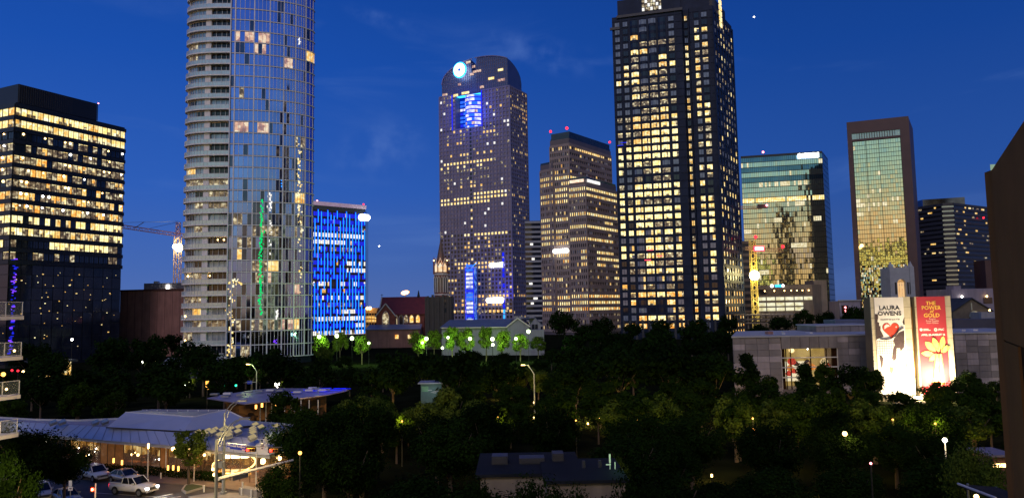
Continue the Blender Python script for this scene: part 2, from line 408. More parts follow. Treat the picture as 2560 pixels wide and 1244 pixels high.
def corner(px, py, d):
    p = P(px, py, d); return (p.x, p.y), p.z
def stories(name, label, cat, loc, group=None): return thing(name, label, cat, (loc[0], loc[1], 0), group)
def beacon(parent, p, r=.7, m='lamp_red', h=1.5):
    mb = MB(); mb.ball((p[0], p[1], p[2]+h+r*.6), r, 8, 0); b = mb.build('beacon', m, parent)
    mb = MB(); mb.tube(p, (p[0], p[1], p[2]+h), .12, n=4); mb.build('beacon_post', 'black_paint', parent)
    return b
def cityrand(seed): return random.Random(seed)
def mid(A, B, t=.5): return (A[0]+(B[0]-A[0])*t, A[1]+(B[1]-A[1])*t)
def off2(A, n, d): return (A[0]+n.x*d, A[1]+n.y*d)
def inner(A, B, t): return mid(A, B, t)

# ================================================================== office block at the far left
def left_office():
    A, _ = corner(41, 215, 246); B, zt = corner(312, 318, 283); C0, _ = corner(-75, 215, 256)
    D = (B[0]-30, B[1]+40); E = (C0[0]-10, C0[1]+45)
    t = stories('office_tower', 'dark glass office block at left, two brightly lit floors under its black rooftop screen', 'office building', A)
    mb = MB(); mb.prism([C0, A, B, D, E], 0, zt-.2); mb.build('core', 'black_wall', t)
    S = mid(A, B, .715); S2 = (S[0]-24, S[1]+30)
    mb = MB(); mb.prism([off2(C0, V(0,1,0), 2), off2(A, V(0,1,0), 1), S, S2, E], zt, zt+6.6); mb.build('rooftop_screen', 'black_wall', t)
    mb = MB()
    u, n, l = frame2(A, S)
    for k in range(38):
        p = V(A[0], A[1], 0)+u*(l*(k+.5)/38)+V(0, 1, 0)*.9; mb.box(p+n*.1+V(0,0,zt+3.3), u*.07, n*.15, V(0,0,3.3))
    mb.build('screen_fin', 'dark_precast', t, kind='stuff')
    r = cityrand(3); fh = 4.2
    # floors from the top down: (left part, middle, right) how they are lit
    floors = 13; z0 = zt-1.5-floors*fh
    bright = {12: 'b', 11: 'b', 10: 'd', 9: 'd'}
    low = {3: 'w', 2: 'w', 1: 'y', 0: 'n', 4: 'o'}
    mats = ['office_glass', 'lit_dim', 'lit_warm', 'lit_yellow', 'lit_bright', 'lit_orange', 'lit_white']
    def pick(row, c, nc, side=0):
        f = c/nc; q = r.random()
        if row in (12, 11):
            return 4 if (.45 < f < .85 and q < .8) else (3 if q < .75 else 2) if not side else (2 if q < .8 else 5)
        if row == 10: return 1 if .25 < f < .8 and q < .6 else 0
        if row == 9: return (1 if q < .55 else 5 if .2 < f < .45 else 0)
        if row in (8, 7, 6, 5): return (5 if q < .30 else 2 if q < .45 else 1 if q < .9 else 0)
        if row == 4: return 5 if q < .45 else 1
        if row == 3: return 4 if (f < .3 and q < .7) or (f > .7) or (.5 < f < .62) else (2 if q < .3 else 0)
        if row == 2: return 4 if (f > .74 and q < .95) else (3 if f < .35 and q < .8 else 2 if q < .55 else 1)
        if row == 1: return 4 if .30 < f < .84 and q < .95 else (1 if q < .5 else 0)
        return 1 if q < .3 else 0
    for (a, b, nc, side) in ((A, B, 22, 0), (C0, A, 8, 1)):
        u, n, l = frame2(a, b); cw = l/nc; me = {}
        for row in range(floors):
            for c in range(nc):
                m = mats[pick(row, c, nc, side)]; vr = r.randrange(4)
                if (side, m, vr) not in me:
                    k = MB(); k.quad(-u*(cw*.47), u*(cw*.47), u*(cw*.47)+V(0,0,fh*.68), -u*(cw*.47)+V(0,0,fh*.68)); k.quad(-u*(cw*.02)+n*.06, u*(cw*.02)+n*.06, u*(cw*.02)+n*.06+V(0,0,fh*.68), -u*(cw*.02)+n*.06+V(0,0,fh*.68), 1)
                    if m.startswith('lit_'):
                        W2, H2 = cw*.45, fh*.68
                        if vr in (1, 2): k.quad(-u*W2+n*.03+V(0,0,H2*.80), u*W2+n*.03+V(0,0,H2*.80), u*W2+n*.03+V(0,0,H2*.92), -u*W2+n*.03+V(0,0,H2*.92), 2)
                        if vr in (2, 3): k.quad(-u*W2+n*.03, u*(W2*.3)+n*.03, u*(W2*.3)+n*.03+V(0,0,H2*.35), -u*W2+n*.03+V(0,0,H2*.35), 3)
                        if vr == 3: k.quad(u*(W2*.4)+n*.03, u*W2+n*.03, u*W2+n*.03+V(0,0,H2), u*(W2*.4)+n*.03+V(0,0,H2), 3)
                    me[(side, m, vr)] = k.mesh('window', [m, 'black_wall', 'lit_bright', 'lit_dim'], (0, 0, 0))[0]
                p = V(a[0], a[1], 0)+u*((c+.5)*cw)+n*.12+V(0,0,z0+row*fh+fh*.26)
                place('window', me[(side, m, vr)], p, t)
        mb = MB()
        for row in range(floors+1):
            mb.box(V(a[0], a[1], 0)+u*(l/2)+n*.3+V(0,0,z0+row*fh), u*(l/2+.3), n*.28, V(0,0,fh*.16))
        mb.build('spandrel', 'black_wall', t)
        mb = MB()
        for c in range(0, nc+1, 1):
            mb.box(V(a[0], a[1], 0)+u*(c*cw)+n*.26+V(0,0,z0+floors*fh/2), u*.06, n*.1, V(0,0,floors*fh/2))
        mb.build('mullion', 'black_wall', t)
        # bright ceiling lamps seen behind the glass
        mb = MB()
        for row in range(floors-1):
            if row in (11, 12): continue
            for c in range(nc):
                f = c/nc
                if (c % 4 in (1, 2) and r.random() < .55) and (3 < row < 11):
                    p = V(a[0], a[1], 0)+u*((c+.3+.4*r.random())*cw)+n*.32+V(0,0,z0+row*fh+fh*.72)
                    mb.ball(p, .26+.25*r.random(), 6, 0 if r.random() < .8 else 1)
        mb.build('ceiling_lamp', ['lamp_warm', 'lamp_white'], t, kind='stuff')
        # lower black glass; glowing points on it stand in for reflected city lights
        mb = MB(); hz = z0-fh*.2
        for c in range(nc//2):
            for k in range(8):
                tl = r.gauss(0, .012)*2
                x0, x1 = c*2*cw+.1, (c*2+2)*cw-.1; za, zb = 1+k*hz/8+.1, 1+(k+1)*hz/8-.1-.9*(k==7)
                q = V(a[0], a[1], 0)+n*.2
                mb.quad(q+u*x0+V(0,0,za)+n*tl, q+u*x1+V(0,0,za)-n*tl, q+u*x1+V(0,0,zb)-n*tl, q+u*x0+V(0,0,zb)+n*tl)
        mb.build('lower_glazing', 'dark_glass', t)
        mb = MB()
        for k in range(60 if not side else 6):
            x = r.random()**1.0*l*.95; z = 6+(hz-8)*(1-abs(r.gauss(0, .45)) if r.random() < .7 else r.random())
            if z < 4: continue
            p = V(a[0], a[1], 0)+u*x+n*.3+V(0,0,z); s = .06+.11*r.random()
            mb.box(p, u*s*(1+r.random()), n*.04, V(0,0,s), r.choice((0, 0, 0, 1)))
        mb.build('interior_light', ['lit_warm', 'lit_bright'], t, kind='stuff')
    # tall blue light sculpture behind the left corner glass
    u, n, l = frame2(A, B); mb = MB()
    for k in range(70):
        z = 4+k*.48; p = V(A[0], A[1], 0)+u*(1.5+r.gauss(0, .35))+n*.42+V(0,0,z)
        if r.random() < .72: mb.box(p, u*(.14+.5*r.random()), n*.03, V(0,0,.1+.16*r.random()), r.choice((0, 0, 1)))
    mb.build('blue_lights', ['blue_deep', 'violet_glow'], t, kind='stuff')
    beacon(t, (S[0], S[1]+.8, zt+6.6), .25, 'lamp_pink', .2)
left_office()

def low_pavilion_left():
    t = stories('glass_lobby', 'low brightly lit glass lobby at the foot of the dark office block', 'lobby', P(125, 920, 205))
    a, b = P(82, 937, 205), P(178, 933, 212)
    u, n, l = frame2(a, b)
    mb = MB(); top = P(82, 908, 205).z
    mb.box(V(a.x, a.y, 0)+u*(l/2)-n*3+V(0,0,top/2), u*(l/2), n*3, V(0,0,top/2)); mb.build('lit_room', 'lit_warm', t)
    mb = MB(); mb.box(V(a.x, a.y, 0)+u*(l/2)-n*2.5+V(0,0,top+.25), u*(l/2+1.2), n*4.3, V(0,0,.24)); mb.build('roof', 'dark_precast', t)
    for k in range(11):
        mb = MB(); mb.box(V(a.x, a.y, 0)+u*(l*k/10)+n*.1+V(0,0,top/2), u*.09, n*.09, V(0,0,top/2)); mb.build('mullion', 'dark_precast', t)
    mb = MB(); mb.ball(V(a.x, a.y, 0)+u*2+n*1+V(0,0,top*.5), .7, 8); mb.build('lamp', 'lamp_white', t)
    mb = MB(); mb.ball(V(a.x, a.y, 0)+u*(l*.52)+n*1+V(0,0,top*.33), .5, 8); mb.build('lamp', 'lamp_white', t)
low_pavilion_left()

def brown_block():
    A, zt = corner(301, 728, 306); B, _ = corner(470, 729, 300)
    t = stories('windowless_building', 'windowless brown masonry block between the dark office block and the tall curved tower', 'building', A)
    mb = MB(); mb.prism([A, B, (B[0]+4, B[1]+40), (A[0]-4, A[1]+40)], 0, zt); mb.build('wall', 'brick_wall', t)
    mb = MB(); u, n, l = frame2(A, B); mb.box(V(A[0], A[1], 0)+u*(l/2)+n*.1+V(0,0,zt+.3), u*(l/2+.3), n*.4, V(0,0,.3)); mb.build('coping', 'brown_granite', t)
    for k in range(1, 9):
        mb = MB(); mb.box(V(A[0], A[1], 0)+u*(l*k/9)+n*.02+V(0,0,zt/2), u*.05, n*.06, V(0,0,zt/2)); mb.build('wall_joint', 'brown_granite', t)
    a, z1 = corner(360, 708, 322); b, _ = corner(470, 709, 322)
    mb = MB(); mb.prism([a, b, (b[0], b[1]+14), (a[0], a[1]+14)], zt-3, z1); mb.build('penthouse', 'pale_siding', t)
    p = P(419, 722, 321.6); mb = MB(); mb.box(p, V(.5,0,0), V(0,.2,0), V(0,0,1.8)); mb.build('lit_slot', 'lamp_white', t)
    p = P(392, 705, 324); mb = MB(); mb.abox(p.x-.9, p.x+.9, p.y-1, p.y+1, z1, p.z+.4); mb.build('rooftop_box', 'white_metal', t)
brown_block()

# ================================================================== curved residential tower
def curved_tower():
    D0 = 249.2; cx = -91.2
    a, b, c = 21.0, 3.9, 8.37
    def pt(th, k=1.0, out=0):
        x, y = a*math.cos(th), b*math.cos(th)+c*math.sin(th)
        nx, ny = c*math.cos(th)-0*math.sin(th), 0
        # outward normal from the tangent
        tx, ty = -a*math.sin(th), -b*math.sin(th)+c*math.cos(th); n = V(ty, -tx, 0).normalized()
        if n.dot(V(x, y, 0)) < 0: n = -n
        return V(cx+x, D0+y, 0)+n*out, n
    t = thing('residential_tower', 'tall curved glass apartment tower with rounded balconies down its left end', 'apartment tower', (cx, D0, 0))
    levels = [2.4, 6.6, 11.2]+[11.2+3.95*k for k in range(1, 36)]
    top = levels[-1]
    def px_of(th):
        p, _ = pt(th); return 1280+p.x/p.y*FPX
    # the angle where balconies end and glass begins (pixel column 566)
    lo, hi = math.pi, 1.5*math.pi
    for _ in range(40):
        m = (lo+hi)/2
        if px_of(m) < 567: lo = m
        else: hi = m
    tb = lo
    full = [pt(2*math.pi*k/72)[0] for k in range(72)]
    back = [pt(tb+(2*math.pi+.25-tb)*k/40, out=-.35)[0] for k in range(41)]+[pt(.25+(math.pi-.25)*k/16, out=-.5)[0] for k in range(1, 17)]+[pt(math.pi+(tb-math.pi)*k/16, out=-2.4)[0] for k in range(0, 17)]
    mb = MB(); mb.prism([(p.x, p.y) for p in back], 0, top+1); mb.build('core', 'dark_glass', t)
    # --- glass side
    bays_px = [(567, 579, 1), (579, 628, 4), (628, 668, 4), (668, 704, 4), (704, 734, 4), (734, 760, 4), (760, 781, 3)]
    def th_of(px):
        lo, hi = tb, 2*math.pi
        for _ in range(40):
            m = (lo+hi)/2
            if px_of(m) < px: lo = m
            else: hi = m
        return lo
    edges = [th_of(b0[0]-1) for b0 in bays_px]+[2*math.pi+.02]
    r = cityrand(11)
    mats = ['tower_glass', 'tower_glass_dark', 'lit_pink', 'lit_warm', 'lit_dim', 'lit_bright']
    # floors numbered from the ground; lit flats copied from the photograph
    lit = {}
    def L_(y, bay, m):
        z = 17+(786-y)*245/1800; k = max(i for i in range(len(levels)) if levels[i] <= z) if z > levels[0] else 0
        lit[(k, bay)] = m
    for y, bay, m in ((78, 1, 2), (82, 2, 2), (110, 2, 2), (160, 4, 2), (108, 6, 3),
                      (325, 1, 2), (328, 2, 2), (565, 1, 4), (600, 1, 4), (628, 1, 3), (655, 2, 4), (658, 3, 3), (688, 3, 2), (688, 2, 4),
                      (545, 5, 4), (570, 2, 4), (575, 3, 4), (805, 2, 4), (805, 3, 4), (803, 5, 3), (805, 4, 2), (735, 5, 2), (868, 1, 4), (800, 1, 4), (235, 1, 4), (350, 5, 4), (570, 5, 4), (490, 5, 3)):
        L_(y, bay, m)
    for k in range(len(levels)-1):
        z0, z1 = levels[k]+.28, levels[k+1]-.28
        for bi, (p0, p1, n) in enumerate(bays_px):
            e0, e1 = edges[bi], edges[bi+1]; mb = MB(); lm = lit.get((k, bi), None)
            for q in range(n):
                s0, s1 = e0+(e1-e0)*q/n, e0+(e1-e0)*(q+1)/n
                A, na = pt(s0); B, _ = pt(s1); tl = r.gauss(0, .009)*1.6; tz = r.gauss(0, .006)*1.7
                if lm is not None and r.random() < .62: m = lm
                else: m = 1 if r.random() < (.07 if k > 12 else .34) else 0
                mb.quad(A+V(0,0,z0)+na*(tl-tz), B+V(0,0,z0)+na*(-tl-tz), B+V(0,0,z1)+na*(-tl+tz), A+V(0,0,z1)+na*(tl+tz), m)
            mb.build('window', mats, t)
    # floor edges and mullions
    for z in levels:
        mb = MB(); nseg = 36
        for q in range(nseg):
            s0, s1 = tb+(2*math.pi+.15-tb)*q/nseg, tb+(2*math.pi+.15-tb)*(q+1)/nseg
            A, na = pt(s0, out=-.3); B, nb = pt(s1, out=-.3); C1, _ = pt(s1, out=.22); D1, _ = pt(s0, out=.22)
            h = V(0, 0, .14)
            mb.quad(D1+V(0,0,z)-h, C1+V(0,0,z)-h, C1+V(0,0,z)+h, D1+V(0,0,z)+h)
            mb.quad(A+V(0,0,z)-h, B+V(0,0,z)-h, C1+V(0,0,z)-h, D1+V(0,0,z)-h); mb.quad(D1+V(0,0,z)+h, C1+V(0,0,z)+h, B+V(0,0,z)+h, A+V(0,0,z)+h)
        mb.build('floor_edge', 'pale_mullion', t)
    for bi, (p0, p1, n) in enumerate(bays_px):
        e0, e1 = edges[bi], edges[bi+1]
        for q in range(n):
            s = e0+(e1-e0)*q/n; A, na = pt(s, out=.08); ta = V(-na.y, na.x, 0); big = q == 0
            w_ = .20 if big and bi else .055
            mb = MB(); mb.box(A+V(0,0,(2.4+top)/2), ta*w_, na*(.26 if big else .14), V(0,0,(top-2.4)/2)); mb.build('column_cover' if big else 'mullion', 'pale_mullion', t)
    # --- balcony end
    t0 = math.pi-.28
    def arc(o, n=22): return [pt(t0+(tb-t0)*k/n, out=o)[0] for k in range(n+1)]
    outer, inn, rail = arc(.25), arc(-2.4), arc(.12)
    pl = MB(); poly = outer+inn[::-1]
    sl = MB()
    for z_ in (-.22, .22): pass
    n = len(outer)
    for k in range(n-1):
        h = V(0, 0, .2)
        sl.quad(outer[k]-h, outer[k+1]-h, outer[k+1]+h, outer[k]+h); sl.quad(outer[k]+h, outer[k+1]+h, inn[k+1]+h, inn[k]+h)
        sl.quad(inn[k]-h, inn[k+1]-h, outer[k+1]-h, outer[k]-h)
    sl.quad(outer[-1]-V(0,0,.2), inn[-1]-V(0,0,.2), inn[-1]+V(0,0,.2), outer[-1]+V(0,0,.2))
    o_ = V(cx, D0, 0); slab_me = sl.mesh('balcony_slab', 'balcony_white', o_)[0]
    rl = MB()
    for k in range(n-1):
        rl.quad(rail[k]+V(0,0,.2), rail[k+1]+V(0,0,.2), rail[k+1]+V(0,0,1.45), rail[k]+V(0,0,1.45), 0)
        a0, a1 = rail[k], rail[k+1]; na = pt(t0+(tb-t0)*k/(n-1))[1]
        rl.quad(a0+na*.05+V(0,0,1.45), a1+na*.05+V(0,0,1.45), a1+na*.05+V(0,0,1.54), a0+na*.05+V(0,0,1.54), 1)
        rl.box(a0+na*.06+V(0,0,.85), V(-na.y, na.x, 0)*.03, na*.03, V(0,0,.65), 1)
    rail_me = rl.mesh('balcony_railing', ['balcony_glass', 'white_metal'], o_)[0]
    # wall behind the balconies: window strips between white piers
    def seg(s0, s1, o, z0, z1, mbx, m):
        k = 4
        for i in range(k):
            A = pt(s0+(s1-s0)*i/k, out=o)[0]; B = pt(s0+(s1-s0)*(i+1)/k, out=o)[0]
            mbx.quad(A+V(0,0,z0), B+V(0,0,z0), B+V(0,0,z1), A+V(0,0,z1), m)
    S = lambda f: t0+(tb-t0)*f
    pier_me = None
    thp = [S(.30), S(.43), S(.52), S(.82), S(.88), S(1.0)]
    rr = cityrand(23)
    for k, z in enumerate(levels[:-1]):
        place('balcony_slab', slab_me, V(cx, D0, z+.2), t); place('balcony_railing', rail_me, V(cx, D0, z+.2), t)
        zt = levels[k+1]; low = z < 66
        wb = MB()
        def wm(p): 
            q = rr.random()
            return (2 if q < .22 else 3 if q < .3 else 1 if q < .65 else 0) if low else (1 if q < .85 else 0 if q < .96 else 2)
        seg(S(0), S(.30), -.95, z+.4, zt, wb, 4)
        seg(S(.36), S(.58), -.9, z+.4, zt-.3, wb, wm(0)); seg(S(.58), S(.72), -.9, z+.4, zt-.3, wb, wm(0)); seg(S(.34), S(.74), -.88, zt-.3, zt, wb, 4)
        seg(S(.78), S(1.0), -1.3, z+.4, zt-.35, wb, wm(0) if low else (0 if rr.random() < .6 else 1))
        wb.build('balcony_window', ['dark_glass', 'balcony_pane', 'lit_dim', 'lit_warm', 'balcony_white', 'tower_glass'], t)
    for f0, f1 in ((.30, .36), (.715, .785)):
        mb = MB(); s0, s1 = S(f0), S(f1)
        A, B = pt(s0, out=-.5)[0], pt(s1, out=-.5)[0]; C1, D1 = pt(s1, out=-2.4)[0], pt(s0, out=-2.4)[0]
        mb.prism([(p.x, p.y) for p in (A, B, C1, D1)], 0, top); mb.build('pier', 'balcony_white', t)
    for f in (.42, .48, .54, .60, .66, .84, .90, .95):
        mb = MB(); A, na = pt(S(f), out=-.8); mb.box(A+V(0,0,top/2), V(-na.y, na.x, 0)*.05, na*.06, V(0,0,top/2)); mb.build('window_post', 'white_metal', t)
    # warm lamps on balcony ceilings of the lit flats
    for y, px in ((322, 527), (600, 545), (655, 505), (690, 470), (690, 525), (720, 510), (850, 463), (872, 470), (880, 490), (790, 463), (320, 545), (600, 560)):
        z = 17+(786-y)*241/1800; mb = MB(); q = P(px, y, 241.5); mb.ball((q.x, q.y, z), .38, 6); mb.build('balcony_lamp', 'lamp_warm', t)
    mb = MB(); mb.box(V(outer[-1].x, outer[-1].y, top/2)+pt(tb)[1]*.1, V(.14,.02,0), pt(tb)[1]*.35, V(0,0,top/2)); mb.build('end_fin', 'pale_mullion', t)
    # green, white and gold reflections put in as small glowing boxes on the glass
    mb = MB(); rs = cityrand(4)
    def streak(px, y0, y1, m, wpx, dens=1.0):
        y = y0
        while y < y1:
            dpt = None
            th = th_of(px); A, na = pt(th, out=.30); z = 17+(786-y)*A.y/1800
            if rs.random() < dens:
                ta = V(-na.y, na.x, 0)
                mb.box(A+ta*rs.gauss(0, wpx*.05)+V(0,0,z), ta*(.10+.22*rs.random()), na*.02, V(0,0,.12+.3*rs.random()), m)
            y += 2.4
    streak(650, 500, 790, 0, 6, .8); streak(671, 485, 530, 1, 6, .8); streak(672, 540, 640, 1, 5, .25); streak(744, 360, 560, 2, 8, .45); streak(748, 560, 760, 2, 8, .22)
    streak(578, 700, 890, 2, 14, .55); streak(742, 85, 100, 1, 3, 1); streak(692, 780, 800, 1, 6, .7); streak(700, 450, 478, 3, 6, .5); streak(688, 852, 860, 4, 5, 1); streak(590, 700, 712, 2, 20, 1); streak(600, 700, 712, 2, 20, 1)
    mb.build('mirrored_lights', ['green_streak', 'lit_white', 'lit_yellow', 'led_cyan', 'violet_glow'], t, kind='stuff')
curved_tower()

def podium():
    t = stories('tower_podium', 'low podium with pale flat roof and slate wall below the curved tower', 'building', P(450, 930, 200))
    a, b, c, d = G(398, 912, 4.2), G(560, 905, 4.2), G(556, 893, 4.2), G(420, 894, 4.2)
    mb = MB(); mb.slab([a, b, c, d], .7); mb.build('roof', 'pale_siding', t)
    a2, b2 = a+(b-a)*.06+V(0,1.5,0), b+V(0,1.5,0)
    mb = MB(); mb.prism([(a2.x, a2.y), (b2.x, b2.y), (c.x, c.y), (d.x, d.y)], 0, 3.4); mb.build('wall', 'blind_wall' if 'blind_wall' in MATS else 'stone_grey', t)
mat('blind_wall', (.085, .085, .14), .7, 0, .1, 4)
podium()

# ================================================================== blue LED building
mat('lit_roof_band', (.5, .45, .5), .6, emit=(.8, .5, .75), es=.22)  # pale pink light on the fascia put in as emission
def led_building():
    A, za = corner(765, 500, 404); B, zb = corner(913, 531, 428)
    zt = (za+zb)/2; C = (B[0]-5, B[1]+34); D = (A[0]-8, A[1]+34)
    t = stories('led_office_building', 'office block covered in vertical blue and cyan light strips, right of the curved tower', 'office building', mid(A, B))
    mb = MB(); mb.prism([A, B, C, D], 0, zt); mb.build('core', 'dark_glass_blue', t)
    u, n, l = frame2(A, B); A3 = V(A[0], A[1], 0)
    mb = MB(); mb.box(A3+u*(l/2)+V(0,0,zt+.9)-n*2, u*(l/2+.4), n*2.6, V(0,0,1.1)); mb.build('roof_band', 'lit_roof_band', t)
    r = cityrand(9); fh = 4.0; nf = 18; nc = 34; z0 = zt-3-nf*fh
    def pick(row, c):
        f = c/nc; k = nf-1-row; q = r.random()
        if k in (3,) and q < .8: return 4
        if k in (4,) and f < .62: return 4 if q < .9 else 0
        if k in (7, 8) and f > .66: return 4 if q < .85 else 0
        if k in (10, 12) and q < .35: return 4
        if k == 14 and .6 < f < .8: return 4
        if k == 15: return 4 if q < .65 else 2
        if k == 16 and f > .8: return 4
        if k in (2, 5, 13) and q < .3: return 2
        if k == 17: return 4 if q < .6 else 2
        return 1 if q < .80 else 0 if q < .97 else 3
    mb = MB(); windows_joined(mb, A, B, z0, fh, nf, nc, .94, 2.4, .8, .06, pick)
    mb.build('window', ['dark_glass_blue', 'blue_deep', 'lit_dim', 'lit_warm', 'lit_white'], t, kind='stuff')  # blue panes: the wash of the strips put in as emission
    mb = MB(); wall_grid(mb, A, B, z0, fh, nf, nc, .1, .55, .3, 0); mb.build('spandrel_grid', 'dark_precast', t, kind='stuff')
    # light strips; the wide blue box behind each stands in for its glow
    ns = 19
    for k in range(ns):
        x = l*(k+.6)/ns; z = zt-2.5-r.random()*8*(k % 3 != 0)
        while z > z0+4:
            ln = r.choice((4, 9, 16, 22, 30))*(.7+.6*r.random()); zl = max(z0+1, z-ln)
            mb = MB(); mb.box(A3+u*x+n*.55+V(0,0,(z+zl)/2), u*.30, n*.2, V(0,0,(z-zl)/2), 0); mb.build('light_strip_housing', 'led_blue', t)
            mb = MB(); mb.box(A3+u*x+n*.85+V(0,0,(z+zl)/2), u*.16, n*.1, V(0,0,(z-zl)/2-.3), 0); mb.build('light_strip', 'led_cyan', t)
            z = zl-r.choice((1.5, 3, 7))
    p = P(909, 544, 426); mb = MB()
    mb.ball(p-u*1.7+n*1.2, 2.3, 10, sz=.9); mb.ball(p+u*1.2+n*1.2, 2.4, 10, sz=.8); mb.box(p+n*.8, u*2.6, n*.4, V(0,0,1.9)); mb.build('lit_sign', 'sign_glow', t)
    beacon(t, A3+u*(l*.97)+V(0,0,zt+2), .5, 'lamp_red', .4); beacon(t, A3+u*(l*.18)+V(0,0,zt+2), .45, 'lamp_pink', .1)
led_building()

# ================================================================== arched-top granite tower
def arched_tower():
    A, zsl = corner(1098, 244, 665); B, _ = corner(1278, 700, 633); C, _ = corner(1322, 700, 659)
    A = (P(1104, 775, 665).x, 665); B = (P(1283, 775, 633).x, 633); C = (P(1326, 775, 660).x, 660)
    D = (A[0]+C[0]-B[0], A[1]+C[1]-B[1])
    zs = P(1098, 244, 665).z; zs2 = P(1319, 236, 659).z
    t = stories('arched_tower', 'tall granite office tower with rounded top and glowing ring sign behind the church spire', 'office tower', mid(A, C))
    uf, nfr, lf = frame2(A, B); us, nsd, ls = frame2(B, C)
    A3, B3 = V(A[0], A[1], 0), V(B[0], B[1], 0)
    # core with a notch high in the front
    f0, f1 = .235, .60; zn0, zn1 = P(1165, 318, 650).z, P(1170, 232, 650).z
    def fr(f, back=0): return (A[0]+(B[0]-A[0])*f-nfr.x*back, A[1]+(B[1]-A[1])*f-nfr.y*back)
    mb = MB()
    mb.prism([A, B, C, D], 0, zn0)
    mb.prism([A, fr(f0), fr(f0, 9), fr(f1, 9), fr(f1), B, C, D], zn0, zn1)
    zb = P(1106, 210, 660).z
    mb.prism([A, B, C, D], zn1, zs)
    mb.build('core', 'tan_granite_dark', t)
    # upper part, a little narrower, with the arch
    in_ = .035
    A2, B2 = fr(in_), fr(1-.02); C2 = mid(B, C, .8)
    wd = V(B2[0]-A2[0], B2[1]-A2[1], 0); lw = wd.length; wd.normalize()
    za = P(1195, 147, 650).z
    def arch(f): # f 0..1 across the front; the crest stands right of the middle
        h = math.sqrt(max(0, 1-((f-.585)/.585)**2)); return zb + (za-zb)*h
    nseg = 26; depth = 40
    mb = MB(); gl = MB()
    Q = V(A2[0], A2[1], 0)
    gap0, gap1 = .475, .515
    def archblock(fa, fb, back0, back1):
        K = [fa+(fb-fa)*k/nseg for k in range(nseg+1)]
        for k in range(nseg):
            x0, x1 = K[k]*lw, K[k+1]*lw; y0, y1 = arch(K[k]), arch(K[k+1])
            p = lambda x, z, b: Q+wd*x-nfr*b+V(0, 0, z)
            mb.quad(p(x0, zs-2, back0), p(x1, zs-2, back0), p(x1, y1, back0), p(x0, y0, back0))
            mb.quad(p(x0, y0, back0), p(x1, y1, back0), p(x1, y1, back1), p(x0, y0, back1))
            mb.quad(p(x1, zs-2, back1), p(x0, zs-2, back1), p(x0, y0, back1), p(x1, y1, back1))
        for x, y in ((K[0]*lw, arch(K[0])), (K[-1]*lw, arch(K[-1]))):
            mb.quad(p(x, zs-2, back0), p(x, zs-2, back1), p(x, y, back1), p(x, y, back0))
    # cross-vaulted top: the height falls away to both sides and to the back
    NF, NG, DEP = 40, 16, 38.0
    def Hh(i, j):
        f, g = i/NF, j/NG; h = arch(f)-zb; z = zb+h*max(0, 1-g**2.0)**.5-2.5*g
        if gap0-.012 < f < gap1+.012: z -= 13
        return z
    PT = lambda i, j: Q+wd*(i/NF*lw)+us*(j/NG*ls*.80)+nfr*(-.2 if j else .0)+V(0, 0, 0)
    for i in range(NF):
        mb.quad(PT(i, 0)+V(0,0,zs-2), PT(i+1, 0)+V(0,0,zs-2), PT(i+1, 0)+V(0,0,Hh(i+1, 0)), PT(i, 0)+V(0,0,Hh(i, 0)))
        for j in range(NG): mb.quad(PT(i, j)+V(0,0,Hh(i, j)), PT(i+1, j)+V(0,0,Hh(i+1, j)), PT(i+1, j+1)+V(0,0,Hh(i+1, j+1)), PT(i, j+1)+V(0,0,Hh(i, j+1)))
    for j in range(NG):
        for i in (0, NF): mb.quad(PT(i, j)+V(0,0,zs-2), PT(i, j+1)+V(0,0,zs-2), PT(i, j+1)+V(0,0,max(zs-2, Hh(i, j+1))), PT(i, j)+V(0,0,Hh(i, j)))
    mb.build('arched_top', 'arch_glass', t)
    # ribs over the arch
    mb = MB()
    for k in range(34):
        f = (k+.5)/34
        if abs(f-.495) < .03: continue
        mb.box(Q+wd*(f*lw)+nfr*.1+V(0,0,(zs+arch(f))/2-1), wd*.12, nfr*.3, V(0,0,(arch(f)-zs)/2+.2))
    z = zs+4
    while z < za-3:
        for s in range(60):
            f = (s+.5)/60
            if arch(f) > z+1 and abs(f-.495) > .02: mb.box(Q+wd*(f*lw)+nfr*.05+V(0,0,z), wd*(lw/120), nfr*.15, V(0,0,.14))
        z += 3.7
    for k in range(nseg*2):
        f0_, f1_ = k/(nseg*2), (k+1)/(nseg*2)
        if abs(f0_-.495) < .02: continue
        mb.tube(Q+wd*(f0_*lw)+nfr*.5+V(0,0,arch(f0_)), Q+wd*(f1_*lw)+nfr*.5+V(0,0,arch(f1_)), .5, n=4)
    mb.build('arch_rib', 'tan_granite', t, kind='stuff')
    r = cityrand(31)
    # facades
    fh = 3.72; nf = int((zs-8)/fh); nc = 21; zg = zs-nf*fh
    def rowpx(row): return 773-(zg+row*fh+2-17)*1800/650   # pixel row in the photograph
    rowsF = {}
    def fillrow(y, spec): rowsF[min(range(nf), key=lambda k: abs(rowpx(k)-y))] = spec
    for y, s in ((384, (.02, .95, .55, 2)), (397, (.02, .75, .8, 3)), (408, (.02, .6, .6, 3)), (353, (.1, .4, .35, 2)), (462, (.1, .6, .35, 2)), (484, (.45, .9, .95, 3)), (494, (.02, .95, .95, 3)), (504, (.02, .7, .85, 3)),
                 (583, (.35, .95, 1, 3)), (597, (.4, .8, .4, 2)), (620, (.35, .75, .8, 2)), (658, (.22, .75, .85, 2)), (670, (.22, .75, .8, 2)), (697, (.1, .2, .9, 2)), (735, (.4, .95, .75, 5)), (747, (.05, .9, .55, 2)), (760, (0, .9, .7, 5)),
                 (270, (.7, .95, .5, 2)), (300, (.75, .9, .5, 2)), (317, (.1, .4, .4, 2)), (326, (.6, .8, .8, 2)), (335, (.1, .9, .5, 1)), (520, (.6, .65, .3, 2)), (425, (0, .7, .7, 1)), (437, (0, .7, .6, 1))):
        fillrow(y, s)
